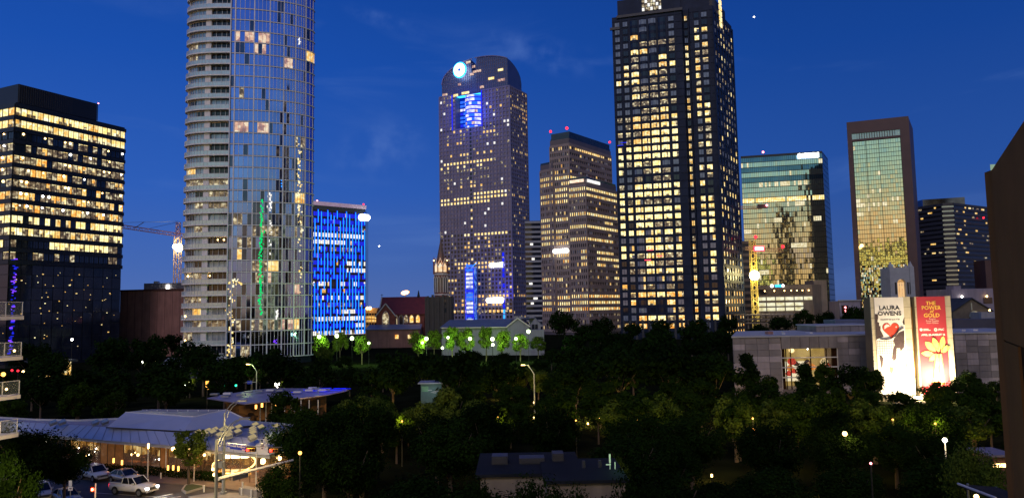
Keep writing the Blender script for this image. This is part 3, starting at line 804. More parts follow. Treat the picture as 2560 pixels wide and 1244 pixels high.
    def pickF(row, c):
        f = (c+.5)/nc; z = zg+row*fh
        if f0-.02 < f < f1+.02 and zn0-4 < z < zn1+2: return None
        if z > zs-2: return None
        s = rowsF.get(row); q = r.random()
        if abs(f-.47) < .02 and z < zn0: return 0 if q < .6 else 2
        if s and s[0] <= f <= s[1] and q < s[2]: return s[3]
        y = rowpx(row)
        if 505 < y < 580: return 4 if q < .05 else 6
        if y < 505: return 1 if q < .10 else 4 if q < .14 else 6
        return 0 if q < .74 else 1 if q < .9 else 2 if q < .95 else 6
    mats = ['dark_glass', 'lit_dim', 'lit_warm', 'lit_yellow', 'lit_white', 'lit_orange', 'blind_granite']
    mb = MB(); windows_joined(mb, A, B, zg, fh, nf, nc, .60, 2.3, .9, .12, pickF); mb.build('window', mats, t, kind='stuff')
    def pickS(row, c):
        q = r.random(); y = rowpx(row); s = rowsF.get(row)
        if s and s[1] > .9 and q < .6: return 5 if y > 560 else 2
        if 262 < y < 300 and c > 6: return 5 if q < .6 else 0
        return 0 if q < .84 else 1 if q < .93 else 2
    ncs = 10
    mb = MB(); windows_joined(mb, B, C, zg, fh, nf, ncs, .5, 2.1, .9, .12, pickS); mb.build('side_window', mats, t, kind='stuff')
    mb = MB(); wall_grid(mb, B, C, zg, fh, nf, ncs, ls/ncs*.42, 1.45, .7, 0); mb.build('side_facade', 'tan_granite', t, kind='stuff')
    # front facade in four pieces round the notch
    mb = MB()
    rN0 = int((zn0-zg)/fh); rN1 = int(math.ceil((zn1-zg)/fh)); cN0, cN1 = int(f0*nc), int(math.ceil(f1*nc))
    cw = lf/nc
    def grid(ca, cb, ra, rb):
        a_, b_ = mid(A, B, ca/nc), mid(A, B, cb/nc)
        wall_grid(mb, a_, b_, zg+ra*fh, fh, rb-ra, cb-ca, cw*.38, 1.35, .7, 0)
    grid(0, nc, 0, rN0); grid(0, cN0, rN0, rN1); grid(cN1, nc, rN0, rN1)
    if nf > rN1: grid(0, nc, rN1, nf)
    mb.build('front_facade', 'tan_granite', t, kind='stuff')
    # blue-lit notch with a curved glass bay
    mb = MB(); zc0, zc1 = zg+rN0*fh, zg+rN1*fh
    cx_, cy_ = fr((f0+f1)/2+.03, 9); rad = 9.0
    fl = 0; z = zc0+.4
    mbn = MB(); mbn.quad(V(*fr(cN0/nc, 8.6), zc0), V(*fr(cN1/nc, 8.6), zc0), V(*fr(cN1/nc, 8.6), zc1), V(*fr(cN0/nc, 8.6), zc1)); mbn.build('notch_wall', 'blue_notch', t)
    zq = zc0+.8
    while zq < zc1-3:
        for q_ in range(9):
            fa = cN0/nc+(cN1-cN0)/nc*q_/9; fb = cN0/nc+(cN1-cN0)/nc*(q_+.92)/9
            mq = MB(); mq.quad(V(*fr(fa, 8.4), zq), V(*fr(fb, 8.4), zq), V(*fr(fb, 8.4), zq+2.3), V(*fr(fa, 8.4), zq+2.3)); mq.build('notch_window', 'blue_room' if r.random() < .5 else 'lit_blue_white' if r.random() < .5 else 'blue_deep', t)
        zq += 3.72
    for f_, y_, w_ in ((.42, 155, 2.4), (.55, 181, 4.2), (.47, 186, 2.0), (.90, 188, 2.6), (.28, 206, 1.5), (.76, 205, 3.0), (.91, 213, 3.6), (.37, 230, 4.0), (.22, 232, 2.4), (.50, 168, 1.6), (.05, 226, 2.6), (.62, 222, 2.0)):
        zw = P(1190, y_, 650).z; mq = MB(); mq.box(Q+wd*(f_*lw)+nfr*.35+V(0,0,zw), wd*w_, nfr*.12, V(0,0,1.1)); mq.build('arch_window', 'lit_yellow' if r.random() < .6 else 'lit_pink', t)
    while z < zc1-3:
        for k in range(10):
            a0, a1 = math.pi+math.pi*k/10, math.pi+math.pi*(k+1)/10
            p0, p1 = V(cx_+rad*math.cos(a0), cy_+7*math.sin(a0), 0), V(cx_+rad*math.cos(a1), cy_+7*math.sin(a1), 0)
            q = r.random(); m = 1 if q < .45 else 0 if q < .9 else 2
            mb.quad(p0+V(0,0,z), p1+V(0,0,z), p1+V(0,0,z+2.6), p0+V(0,0,z+2.6), m); mb.quad(p0+V(0,0,z+2.6), p1+V(0,0,z+2.6), p1+V(0,0,z+3.7), p0+V(0,0,z+3.7), 3)
        z += 3.72; fl += 1
    mb.build('curved_bay', ['blue_room', 'lit_blue_white', 'lit_pink', 'blue_deep'], t)
    for zz_ in (zc1-.9,):
        mb = MB(); mb.box(V(*fr((cN0+cN1)/2/nc, 4), zz_), uf*((cN1-cN0)/2*cw*.9), nfr*3.5, V(0,0,.4)); mb.build('blue_ceiling_light', 'sign_cyan', t)
    mb = MB()
    for f_ in (cN0/nc, cN1/nc-.0): mb.box(V(*fr(f_, -.9), (zc0+zc1)/2), uf*.35, nfr*.3, V(0,0,(zc1-zc0)/2))
    mb.build('blue_edge_strip', 'led_blue', t)
    lb = lamp('blue_flood_lamp', V(*fr(.46, -14), (zc0+zc1)/2), 30000, (.02, .08, 1), 2, parent=t)
    # ring sign
    p = P(1152, 177, 650); mb = MB(); p = p+nfr*1.5; nn = 28
    def ring(r0, r1, off, m):
        for k in range(nn):
            a0, a1 = 2*math.pi*k/nn, 2*math.pi*(k+1)/nn
            e = lambda rr_, a_, o_: p+uf*(rr_*math.cos(a_))+V(0,0,rr_*1.08*math.sin(a_))+nfr*o_
            mb.quad(e(r0, a0, off), e(r0, a1, off), e(r1, a1, off), e(r1, a0, off), m)
            mb.quad(e(r1, a0, off), e(r1, a1, off), e(r1, a1, 0), e(r1, a0, 0), m)
    ring(1.5, 5.6, 1.5, 0); ring(5.5, 6.9, .9, 1); ring(0, 1.6, .8, 2)
    mb.build('ring_sign', ['sign_glow', 'sign_cyan', 'blue_room'], t)
    # rectangular lit signs low on the tower
    for (px, py, wpx, hpx, m) in ((1243, 662, 36, 13, 0), (1239, 750, 44, 15, 0)):
        p = P(px, py, 640)+nfr*1; mb = MB(); w_, h_ = wpx/2*640/1800, hpx/2*640/1800
        for k in range(6):
            x = -w_+(k+.5)*w_/3; mb.ball(p+uf*x, h_*(.85+.2*r.random()), 8, m)
        mb.box(p, uf*w_*.95, nfr*.5, V(0,0,h_*.8), m); mb.build('lit_sign', 'sign_glow', t)
    p = P(1259, 750, 640)+nfr*1.5; mb = MB(); mb.ball(p, 2.9, 10); mb.build('sign_ball', 'sign_cyan', t)
    # blue glass lift shaft and blue corner lights
    a_ = P(1174, 790, 646); mb = MB(); zt_ = P(1183, 668, 648).z; wsh = 4.0
    c_ = P(1183, 790, 646)+nfr*3; c_.z = 0
    mb.box(c_+V(0,0,zt_/2), uf*wsh, nfr*3, V(0,0,zt_/2)); mb.build('glass_shaft', 'blue_room_dark', t)
    z = 3
    while z < zt_:
        mb = MB(); mb.box(c_+nfr*3.05+V(0,0,z+1.1), uf*(wsh*.84), nfr*.12, V(0,0,1.1)); mb.build('shaft_window', 'blue_room' if r.random() < .45 else 'blue_deep' if r.random() < .6 else 'lit_blue_white', t)
        z += 3.7
    for k in (-1, 1):
        mb = MB(); mb.box(c_+uf*wsh*k+nfr*3.2+V(0,0,zt_/2), uf*.22, nfr*.25, V(0,0,zt_/2)); mb.build('shaft_light_strip', 'led_blue', t)
    p1, p2 = P(1170, 660, 645)+nfr*3, P(1183, 654, 645)+nfr*3
    mb = MB(); mb.tube(p1, P(1183, 668, 645)+nfr*3, .4, n=4); mb.tube(P(1196, 656, 645)+nfr*3, P(1183, 668, 645)+nfr*3, .4, n=4); mb.build('shaft_crown', 'led_cyan', t)
    for px in (1262, 1276):
        q = P(px, 790, 636)+nfr*1.3; h = P(px, 640, 636).z
        for k in range(14):
            if r.random() < .8:
                mb = MB(); mb.box(V(q.x, q.y, 6+k*h/14), uf*(.75), nfr*.2, V(0,0,h/36)); mb.build('blue_wall_light', 'led_cyan' if k < 4 and r.random() < .6 else 'led_blue', t)
    for px, e in ((1255, 24000), (1270, 24000)):
        q = P(px, 790, 630)+nfr*7; la = lamp('blue_uplight', (q.x, q.y, 12), e*2.0, (.02, .04, 1), 1.0, 'SPOT', t, angle=R(70)); aim(la, (q.x, q.y, 12), (q.x-nfr.x*7, q.y-nfr.y*7, 60))
    # lobby arcade
    for k in range(18):
        p = V(A[0], A[1], 0)+uf*(lf*(k+.5)/18)+nfr*.9; mb = MB(); mb.box(p+V(0,0,12.5+3), uf*1.1, nfr*.1, V(0,0,1.1)); mb.build('arcade_window', 'lit_orange' if r.random() < .7 else 'lit_dim', t)
mat('blind_granite', (.25, .20, .27), .3, .1, .2, 6)  # window panes coloured pale for the sky they would mirror
mat('arch_glass', (.07, .09, .20), .3, .3, .12, 8)
glow('blue_notch', (.0, .03, .7), .55)
room('lit_blue_white', [(.2, (.10, .14, .9)), (.5, (.4, .45, 1)), (.8, (.9, .9, 1))], 1.1, 2)
room('blue_room_dark', [(.2, (.0, .005, .12)), (.6, (.01, .04, .55)), (.9, (.1, .3, 1))], .8, 2)
arched_tower()

# ================================================================== slim banded building between the towers
def slim_banded():
    A, zt = corner(1322, 552, 585); B, _ = corner(1352, 552, 585); A = (P(1316, 770, 585).x, 585); B = (P(1362, 770, 585).x, 585)
    t = stories('banded_building', 'slim grey building with dark window bands between the arched tower and the stepped tan tower', 'office building', A)
    mb = MB(); mb.prism([A, B, (B[0], B[1]+25), (A[0], A[1]+25)], 0, zt); mb.build('core', 'dark_glass', t)
    nb = 28
    for k in range(nb):
        z = zt-1.2-k*4.0
        if z < 3: break
        mb = MB(); mb.box(V((A[0]+B[0])/2, A[1]-.4, z), V((B[0]-A[0])/2, 0, 0), V(0,.4,0), V(0,0,.85)); mb.build('spandrel_band', 'stone_grey', t)
    r = cityrand(8); mb = MB()
    for k in range(9):
        z = zt-3.2-r.randrange(24)*4.0; x = A[0]+3+r.random()*(B[0]-A[0]-6)
        if z > 4: mb.box(V(x, A[1]-.25, z), V(1.2,0,0), V(0,.1,0), V(0,0,.9))
    mb.build('lit_window', 'lit_white', t, kind='stuff')
slim_banded()

# ================================================================== stepped tan tower
def stepped_tower():
    t = stories('stepped_tower', 'tan stepped office tower with lit window bands, a white sign and red roof beacons', 'office tower', P(1450, 780, 460))
    r = cityrand(17); fh = 3.9
    mats = ['dark_glass', 'lit_dim', 'lit_warm', 'lit_yellow', 'lit_orange', 'blind_grey', 'lit_bright']
    # each piece: left px, corner px, right px (at the foot), depths, pixel row of the top
    def block(xl, dl, xc, dc, xr, dr, ytop, ncf, ncs, seed, name):
        A = (P(xl, 770, dl).x, dl); B = (P(xc, 770, dc).x, dc); C = (P(xr, 770, dr).x, dr); D = (A[0]+C[0]-B[0], A[1]+C[1]-B[1])
        zt = P(xc-12, ytop, dc).z
        mb = MB(); mb.prism([A, B, C, D], 0, zt); mb.build(name, 'tan_granite_dark', t)
        nf = int((zt-4)/fh); zg = zt-4.2-nf*fh if zt-4.2-nf*fh > 0 else 1
        nf = int((zt-3-zg)/fh)
        rr = cityrand(seed)
        def prow(row): return 768-(zg+row*fh+2-17)*1800/455
        litrows = {}
        for y, p_, m in ((427, .75, 3), (447, .7, 2), (470, .85, 3), (480, .75, 3), (488, .55, 2), (500, .8, 2), (545, .9, 3), (560, .35, 2), (572, .7, 3), (585, .3, 2), (603, .55, 2), (628, .2, 2), (700, .3, 4), (735, .6, 4), (750, .9, 2), (766, .6, 4), (640, .25, 2), (655, .25, 4)):
            k = min(range(nf), key=lambda q: abs(prow(q)-y)); litrows[k] = (p_, m)
        cl = {}
        def pick(row, c):
            lr = litrows.get(row); key = (row, c//5)
            if key not in cl: cl[key] = rr.random()
            q = rr.random()
            if lr and cl[key] < lr[0]+.28 and q < .94: return lr[1] if q < .55 else 6
            if row == nf-1 and name == 'main_block': return 2 if q < .5 else 0
            return 0 if q < .62 else 5 if q < .78 else 1 if q < .93 else 2
        mb = MB(); windows_joined(mb, A, B, zg, fh, nf, ncf, .68, 2.1, 1.0, .1, pick); mb.build('window', mats, t, kind='stuff')
        mb = MB(); wall_grid(mb, A, B, zg, fh, nf, ncf, .7, 1.7, .6, 0); mb.build('front_facade', 'tan_facade', t, kind='stuff')
        mb = MB(); windows_joined(mb, B, C, zg, fh, nf, ncs, .86, 1.7, 1.1, .1, pick); mb.build('side_window', mats, t, kind='stuff')
        mb = MB(); wall_grid(mb, B, C, zg, fh, nf, ncs, .25, 2.1, .6, 0); mb.build('side_facade', 'tan_facade', t, kind='stuff')
        mb = MB(); cc = ((A[0]+C[0])/2, (A[1]+C[1])/2)
        mb.prism([mid(q, cc, .02) for q in (A, B, C, D)], zt, zt+1.3); mb.build('parapet', 'dark_glass_blue', t)
        return A, B, C, D, zt
    mA, mB_, mC, mD, mz = block(1384, 470, 1432, 462, 1538, 505, 345, 9, 22, 1, 'main_block')
    block(1358, 476, 1390, 468, 1430, 486, 408, 7, 8, 2, 'left_wing')
    lo = block(1430, 446, 1472, 440, 1549, 472, 446, 8, 18, 3, 'lower_block')
    # crown of the main block
    mb = MB(); mb.prism([mid(mA, mC, .02), mid(mB_, mD, .02), mid(mC, mA, .02), mid(mD, mB_, .02)], mz, mz+4.6); mb.build('crown', 'dark_glass_blue', t)
    u, n, l = frame2(mB_, mC)
    for k in range(14):
        q = V(mB_[0], mB_[1], 0)+u*(l*(.14+.05*k))+n*.45+V(0,0,mz-6.2+.0*k); mb = MB(); mb.box(q, u*.8, n*.1, V(0,0,.7)); mb.build('crown_window', 'lit_warm', t)
    beacon(t, (mA[0]+.6, mA[1]+.5, mz+4.6), .85); beacon(t, (mB_[0]-1, mB_[1]+.6, mz+4.6), .95); beacon(t, (mC[0]-.5, mC[1]-.5, mz+4.6), .8)
    # signs
    p = P(1404, 627, 464); u, n, l = frame2(mA, mB_); mb = MB()
    mb.box(p+n*1, u*4.8, n*.3, V(0,0,1.35)); [mb.ball(p+n*1.1+u*x, 1.5, 8) for x in (-4.4, -3, -1.5, 0, 1.5, 3, 4.4)]; mb.build('lit_sign', 'sign_glow', t)
    mb = MB(); mb.ball(p+n*1+u*8, .8, 8); mb.build('sign_dot', 'sign_glow', t)
    u, n, l = frame2(lo[1], lo[2]); q = V(lo[1][0], lo[1][1], lo[4]-1.2)
    mb = MB(); mb.box(q+u*(l*.22)+n*.8, u*(l*.2), n*.15, V(0,0,.9)); mb.build('lit_sign', 'lit_white', t)
    u2, n2, l2 = frame2(lo[0], lo[1]); q = V(lo[0][0], lo[0][1], lo[4]-1.2)
    mb = MB(); mb.box(q+u2*(l2*.5)+n2*.8, u2*(l2*.42), n2*.15, V(0,0,.9)); mb.build('crown_light', 'lit_pinkish', t)
mat('tan_facade', (.29, .225, .205), .6, 0, .1, 5, dirt=.1)
room('lit_pinkish', [(.2, (.45, .12, .06)), (.5, (1, .42, .25)), (.8, (1, .8, .6))], 1.2, 1.5)
stepped_tower()

# ================================================================== black granite tower
def black_tower():
    A = (P(1551, 768, 383).x, 383); B = (P(1812, 764, 368).x, 368); C = (P(1859, 762, 398).x, 398)
    D = (A[0]+C[0]-B[0], A[1]+C[1]-B[1])
    t = stories('black_granite_tower', 'tallest black granite office tower, with many warm lit windows in bowed columns', 'office tower', mid(A, C))
    uf, nf_, lf = frame2(A, B); us, ns_, ls = frame2(B, C); A3, B3 = V(A[0], A[1], 0), V(B[0], B[1], 0)
    def fr(f, back=0): return (A[0]+(B[0]-A[0])*f-nf_.x*back, A[1]+(B[1]-A[1])*f-nf_.y*back)
    zt = P(1533, 45, 383).z; fh = 4.08
    n0, n1 = .70, .775
    mb = MB(); mb.prism([A, fr(n0), fr(n0+.015, 2.6), fr(n1-.01, 2.6), fr(n1), B, C, D], 0, zt); mb.build('core', 'black_granite', t)
    # crown steps
    a, b = fr(.055, 2), fr(.69, 2); mb = MB(); z1 = zt+10
    mb.prism([a, b, (D[0]+(b[0]-a[0])*.9, D[1]-3), (D[0]+3, D[1]-3)], zt, z1)
    mb.prism([fr(.69, 3), fr(.97, 3), mid(C, D, .06), mid(C, D, .5)], zt, zt+9)
    cc = fr(.45, 16)
    mb.prism([mid(fr(.10, 4), cc, .1), mid(fr(.9, 4), cc, .1), mid(C, cc, .25), mid(D, cc, .25)], zt+9, zt+34); mb.build('crown', 'black_granite', t)
    mb = MB(); mb.box(V(*fr(.38, -.4), zt-.2), uf*(lf*.33), nf_*.5, V(0,0,.7)); mb.box(V(*fr(.03, -.4), zt-6.5), uf*(lf*.05), nf_*.5, V(0,0,.7)); mb.build('cornice', 'dark_precast', t)
    # lit grid high in the crown
    for i in range(7):
        for j in range(4):
            mb = MB(); mb.box(V(*fr(.32+i*.028, 1.6), zt+3.0+j*2.2), uf*.62, nf_*.2, V(0,0,.85)); mb.build('crown_window', 'lit_dim' if (i+j) % 3 else 'lit_white', t)
    mb = MB(); q = V(B[0], B[1], 0)+us*(ls*.35)+ns_*.6
    for j in range(6): mb.box(q+V(0,0,zt-7+j*3.2), us*2.2, ns_*.2, V(0,0,1.2))
    mb.build('side_crown_light', 'lit_yellow', t)
    cols = [(.052, .050, 0), (.133, .050, 0), (.222, .074, 1), (.312, .074, 1), (.405, .074, 1), (.50, .076, 1), (.594, .056, 0), (.655, .020, 2), (.84, .046, 0), (.915, .054, 0)]
    # rows top to bottom; b bright, y yellow, w warm, d dim, . dark glass, h half lit;  columns 0..9
    rows = """.......... .......... ..w.....hy ...dddd.y. ..yw..d..w ..d..y.ydd .yd..wyywd .yy.wd.yw. ydy.dd.yy. ..ddddd.d. ..yddd..w. ..dd.dd.w. ...ddy..yy ddwdwwyyyy .dwwwyy..y dddwbyb.dd .dwybyb..d
bbbybbb.db bbbbbbby.d bdbdb..... b..dyd.yyb ..d.dd...d d.ybbbb.y. ybbbbbb... bdhddd.dyy byybbbb.yy yybbbbb.yb b.bbddd.yb bbyhhbb.bb ...yhdhd.h bh.yyybd.. bhdywddd.b .d.yddd..b .ddyhybd.b ..h.hhd... y.hd.d.d..
.dyybyybyw .h.w.h..dd .....hdy.y ..ybbdyyyb yyyhhyyy.. yy.wwwhwwy y.dywdyddh ....dyd... dyyyyydywb""".split()
    r = cityrand(5)
    code = {'.': 'blind_grey', 'd': 'lit_dim', 'w': 'lit_warm', 'y': 'lit_yellow', 'b': 'lit_bright', 'h': None}
    cache = {}
    cnt = 0; stuff = MB(); smats = ['dark_glass', 'blind_grey', 'lit_dim', 'lit_warm', 'lit_yellow', 'lit_orange']
    nrow = len(rows)
    for ri, row in enumerate(rows):
        z = zt-6-ri*fh
        if z < 2: break
        py = 0
        for ci, ch in enumerate(row):
            if ci >= len(cols): continue
            f, wf, bow = cols[ci]; W = wf*lf
            if ci == 7 and ch in '.d' and r.random() < .6: ch = 'w'
            m1 = m2 = code.get(ch) or 'lit_yellow'
            if ch == 'h': m1, m2 = ('lit_yellow', 'blind_grey') if r.random() < .5 else ('blind_grey', 'lit_warm')
            if ch == '.' and r.random() < .35: m1 = m2 = 'dark_glass'
            if ri > 33 and m1 == 'lit_yellow': m1 = m2 = 'lit_orange'
            vr = r.randrange(5)
            key = (ci if ci in (7,) else (bow, round(W, 2)), m1, m2, vr)
            if key not in cache:
                k = MB(); H = 2.6; hw = W/2
                if bow == 1:
                    pts = [(-hw, 0), (-hw*.45, .75), (hw*.45, .75), (hw, 0)]
                    for q in range(3):
                        (x0, y0), (x1, y1) = pts[q], pts[q+1]; mm = 0 if q < 2 else 1
                        k.quad(uf*x0+nf_*y0, uf*x1+nf_*y1, uf*x1+nf_*y1+V(0,0,H), uf*x0+nf_*y0+V(0,0,H), mm)
                        k.box(uf*x1+nf_*(y1+.05)+V(0,0,H/2), uf*.07, nf_*.07, V(0,0,H/2), 2)
                    k.poly([uf*x+nf_*y+V(0,0,H) for x, y in pts], 2); k.poly([uf*x+nf_*(y+.1)-V(0,0,1.6) for x, y in pts][::-1], 2)
                    for q in range(3):
                        (x0, y0), (x1, y1) = pts[q], pts[q+1]
                        k.quad(uf*x0+nf_*(y0+.1)-V(0,0,1.6), uf*x1+nf_*(y1+.1)-V(0,0,1.6), uf*x1+nf_*(y1+.1), uf*x0+nf_*(y0+.1), 2)
                else:
                    k.quad(uf*-hw, uf*0, V(0,0,H), uf*-hw+V(0,0,H), 0); k.quad(V(0,0,0), uf*hw, uf*hw+V(0,0,H), V(0,0,H), 1)
                    k.box(nf_*.1+V(0,0,H/2), uf*.06, nf_*.06, V(0,0,H/2), 2)
                    for s in (-1, 1): k.box(uf*(hw*s)+nf_*.15+V(0,0,H/2), uf*.1, nf_*.15, V(0,0,H/2), 2)
                    k.box(nf_*.15-V(0,0,.1), uf*hw, nf_*.2, V(0,0,.1), 2)
                if m1.startswith('lit_'):
                    yo = (.75 if bow == 1 else 0)+.03; xw = hw*(.42 if bow == 1 else .92)
                    if vr in (1, 2): k.quad(uf*-xw+nf_*yo+V(0,0,H*.76), uf*xw+nf_*yo+V(0,0,H*.76), uf*xw+nf_*yo+V(0,0,H*.9), uf*-xw+nf_*yo+V(0,0,H*.9), 3)
                    if vr in (2, 3): k.quad(uf*-xw+nf_*yo, uf*(xw*(.2 if vr == 2 else .9))+nf_*yo, uf*(xw*(.2 if vr == 2 else .9))+nf_*yo+V(0,0,H*.3), uf*-xw+nf_*yo+V(0,0,H*.3), 4)
                    if vr == 4: k.quad(uf*(xw*.35)+nf_*yo, uf*xw+nf_*yo, uf*xw+nf_*yo+V(0,0,H), uf*(xw*.35)+nf_*yo+V(0,0,H), 4)
                cache[key] = k.mesh('window', [m1, m2, 'black_granite', 'lit_bright', 'lit_dim'], (0, 0, 0))[0]
            back = 2.5 if ci == 7 else 0
            p = V(*fr(f if ci != 7 else .735, back), z)+nf_*(.12)
            if ci == 7: p = V(*fr(.737, 2.5), z)+nf_*.12; o7 = place('window', cache[key], p, t); o7.scale.x = 1.7; o7.scale.y = 1.2; continue
            if cnt < 298 or True: place('window', cache[key], p, t, kind=None); cnt += 1
    # horizontal granite bands and piers, proud of the wall
    mb = MB()
    for k in range(nrow+1):
        z = zt-4.2-k*fh+1.2+.55
        for (fa, fb) in ((0, n0), (n1, 1)):
            mb.box(V(*fr((fa+fb)/2, -.12), z), uf*(lf*(fb-fa)/2), nf_*.1, V(0,0,.18))
        mb.box(B3+us*(ls/2)+ns_*.12+V(0,0,z), us*(ls/2), ns_*.1, V(0,0,.18))
    for f in (.09, .175, .267, .358, .452, .548, .632, .80, .88, .96):
        mb.box(V(*fr(f, -.1), zt/2), uf*.28, nf_*.16, V(0,0,zt/2-1))
    mb.build('granite_band', 'black_granite', t)
    # side face: narrow windows
    sc_ = 7
    mbw = MB(); cl = {}
    def pick(row, c):
        q = r.random(); lit = ('b' in rows[min(nrow-1, nrow-1-row)]) or row < 8
        if row < 9: return 5 if q < .5 else 3 if q < .62 else 0
        return 4 if q < (.30 if lit else .10) else 2 if q < .5 else 1 if q < .7 else 0
    windows_joined(mbw, B, C, zt-6-(nrow-1)*fh, fh, nrow, sc_, .5, 2.3, 0, .15, pick); mbw.build('side_window', smats, t, kind='stuff')
    mb = MB(); wall_grid(mb, B, C, zt-6-(nrow-1)*fh, fh, nrow, sc_, ls/sc_*.42, 1.5, .5, 0, zoff=-.9); mb.build('side_facade', 'black_granite', t, kind='stuff')
    # warm strip in the notch, blue sign light, red glow
    for px, py, m in ((1626, 625, 'sign_red'), (1620, 650, 'sign_red'), (1650, 640, 'sign_red'), (1552, 365, 'blue_deep'), (1560, 358, 'blue_deep')):
        p = P(px, py, 376)+nf_*1.4; mb = MB(); mb.box(p, uf*1.6, nf_*.1, V(0,0,.16)); mb.build('coloured_light', m, t)
    # base colonnade
    for k in range(16):
        mb = MB(); mb.box(V(*fr((k+.5)/16, -.5), 5), uf*.5, nf_*.5, V(0,0,5)); mb.build('base_column', 'dark_precast', t)
black_tower()

# ================================================================== mirror-glass tower with rooftop sign
def teal_tower():
    A = (P(1868, 762, 534).x, 534); B = (P(2075, 758, 520).x, 520); C = (P(2089, 758, 548).x, 548)
    D = (A[0]+C[0]-B[0], A[1]+C[1]-B[1])
    zt = P(2058, 380, 520).z
    t = stories('mirrored_tower', 'teal mirror-glass office tower with a white sign at its top right corner', 'office tower', mid(A, C))
    mb = MB(); mb.prism([A, B, C, D], 0, zt); mb.build('core', 'black_wall', t)
    uf, nf_, lf = frame2(A, B); nf = 33; nc = 42; fh = (zt-1.2)/nf
    r = cityrand(41); cl = {}
    band = {0: 1, 2: 1, 4: 1, 5: 0}
    def pick(row, c):
        k = nf-1-row; q = r.random(); key = (row, c//4)
        if key not in cl: cl[key] = r.random()
        if k in (0, 2, 4): return 1
        if k == 1: return 3 if cl[key] < .3 and q < .5 else 0
        if k == 5: return 3 if (.2 < c/nc < .8) and q < .55 else 0
        if k == 8: return 2 if q < .93 else 0
        if k == 9: return 3 if .5 < c/nc < .75 and q < .4 else 0
        if k > 9 and cl[key] < .06: return 3
        if k in (29, 30, 31): return 2 if cl[key] < .4 else 0
        return 3 if q < .012 else 0
    mb = MB(); windows_joined(mb, A, B, .6, fh, nf, nc, .93, fh*.88, .1, .1, pick, tilt=.005)
    mb.build('glass_pane', ['teal_mirror', 'teal_mirror_dark', 'lit_yellow', 'lit_mirror_dim'], t, kind='stuff')
    mb = MB(); wall_grid(mb, A, B, .6, fh, nf, nc, .16, .30, .25, 0); mb.build('mullion_grid', 'black_wall', t, kind='stuff')
    mb = MB(); us, ns_, ls = frame2(B, C); windows_joined(mb, B, C, .6, fh, nf, 9, .9, fh*.85, .1, .1, lambda a, b: 0); mb.build('side_pane', 'dark_glass', t, kind='stuff')
    mb = MB(); cc = mid(A, C); mb.prism([A, B, C, D], zt, zt+.8); mb.build('parapet', 'black_wall', t)
    p = P(2026, 389, 521)+nf_*1.2
    mb = MB(); hgt = 1.75
    ws = [2.1, 1.4, 1.5, 1.5, 1.4, 1.9, 1.5, 1.5]; x = -6.2
    for k, w_ in enumerate(ws):
        mb.box(p+uf*(x+w_/2)+V(0,0,x*.0), uf*(w_*.43), nf_*.35, V(0,0,hgt*(.92+.1*(k % 2)))); x += w_*.92
    mb.build('sign_letters', 'sign_glow', t)
    mb = MB(); mb.ball(p-uf*7.6, 1.75, 8, sz=1.15); mb.build('sign_mark', 'sign_glow', t)
    for px, py in ((1863, 398), (1908, 386), (1954, 388), (2047, 380)):
        q = P(px, py, 545 if px < 1900 else 535); beacon(t, (q.x, max(q.y, A[1]-uf.y*0-26*(px-1863)/200), zt+.8), .85, 'lamp_pink', .4 if px != 1908 else 2.6)
room('lit_mirror_dim', [(.2, (.25, .25, .16)), (.5, (.75, .62, .30)), (.85, (1, .9, .6))], 1.0, 1.0)
teal_tower()

# ================================================================== parking garage, lit floors, in front of it
def garage():
    A = (P(1893, 780, 440).x, 440); B = (P(2034, 780, 436).x, 436); C = (P(2068, 780, 452).x, 452); D = (A[0]+14, A[1]+35)
    zt = P(1960, 712, 440).z
    t = stories('parking_garage', 'parking garage with three bright open floors below the mirror-glass tower', 'parking garage', mid(A, B))
    mb = MB(); mb.prism([A, B, C, (C[0], C[1]+20), D], 0, zt); mb.build('wall', 'garage_wall', t)
    uf, nf_, lf = frame2(A, B); A3 = V(A[0], A[1], 0)
    for k, y in enumerate((746, 760, 772)):
        z = P(1950, y, 440).z
        for j in range(6):
            if j == 5 and k > 0: continue
            mb = MB(); mb.box(A3+uf*(lf*(.09+j*.165))+nf_*.1+V(0,0,z), uf*(lf*.072), nf_*.12, V(0,0,1.0)); mb.build('open_bay', 'open_garage', t)
    for k in range(7):
        mb = MB(); mb.box(A3+uf*(lf*(.005+k*.165))+nf_*.5+V(0,0,8), uf*.25, nf_*.35, V(0,0,8.5)); mb.build('column', 'garage_wall', t)
    z = P(1950, 729, 440).z; mb = MB(); mb.box(A3+uf*(lf*.45)+nf_*.15+V(0,0,z), uf*(lf*.42), nf_*.12, V(0,0,1.6)); mb.build('window_band', 'tower_glass_dark', t)
    for f in (.15, .32, .5, .62, .72, .82, .93):
        mb = MB(); mb.ball(A3+uf*(lf*f)+nf_*.5+V(0,0,z+.6), .42, 6); mb.build('ceiling_lamp', 'lamp_warm', t)
    p = P(1947, 714, 439)+nf_*.6
    mb = MB(); mb.box(p, uf*2.4, nf_*.2, V(0,0,.7)); mb.build('lit_sign', 'sign_cyan', t)
    mb = MB(); mb.ball(p-uf*4.2, 1.0, 8); mb.ball(p+uf*2.3, .9, 8); mb.build('sign_mark', 'sign_glow', t)
    p = P(1954, 722, 439)+nf_*.6; mb = MB(); mb.box(p, uf*1.5, nf_*.2, V(0,0,.4)); mb.build('red_sign', 'sign_red', t)
    # taller blank stair block at the right
    a, z1 = corner(2034, 700, 446); b, _ = corner(2066, 700, 446); mb = MB(); mb.prism([a, b, (b[0], b[1]+14), (a[0], a[1]+14)], 0, z1); mb.build('stair_block', 'garage_wall', t)
mat('garage_wall', (.22, .17, .12), .7, 0, .15, 4, dirt=.2)
garage()
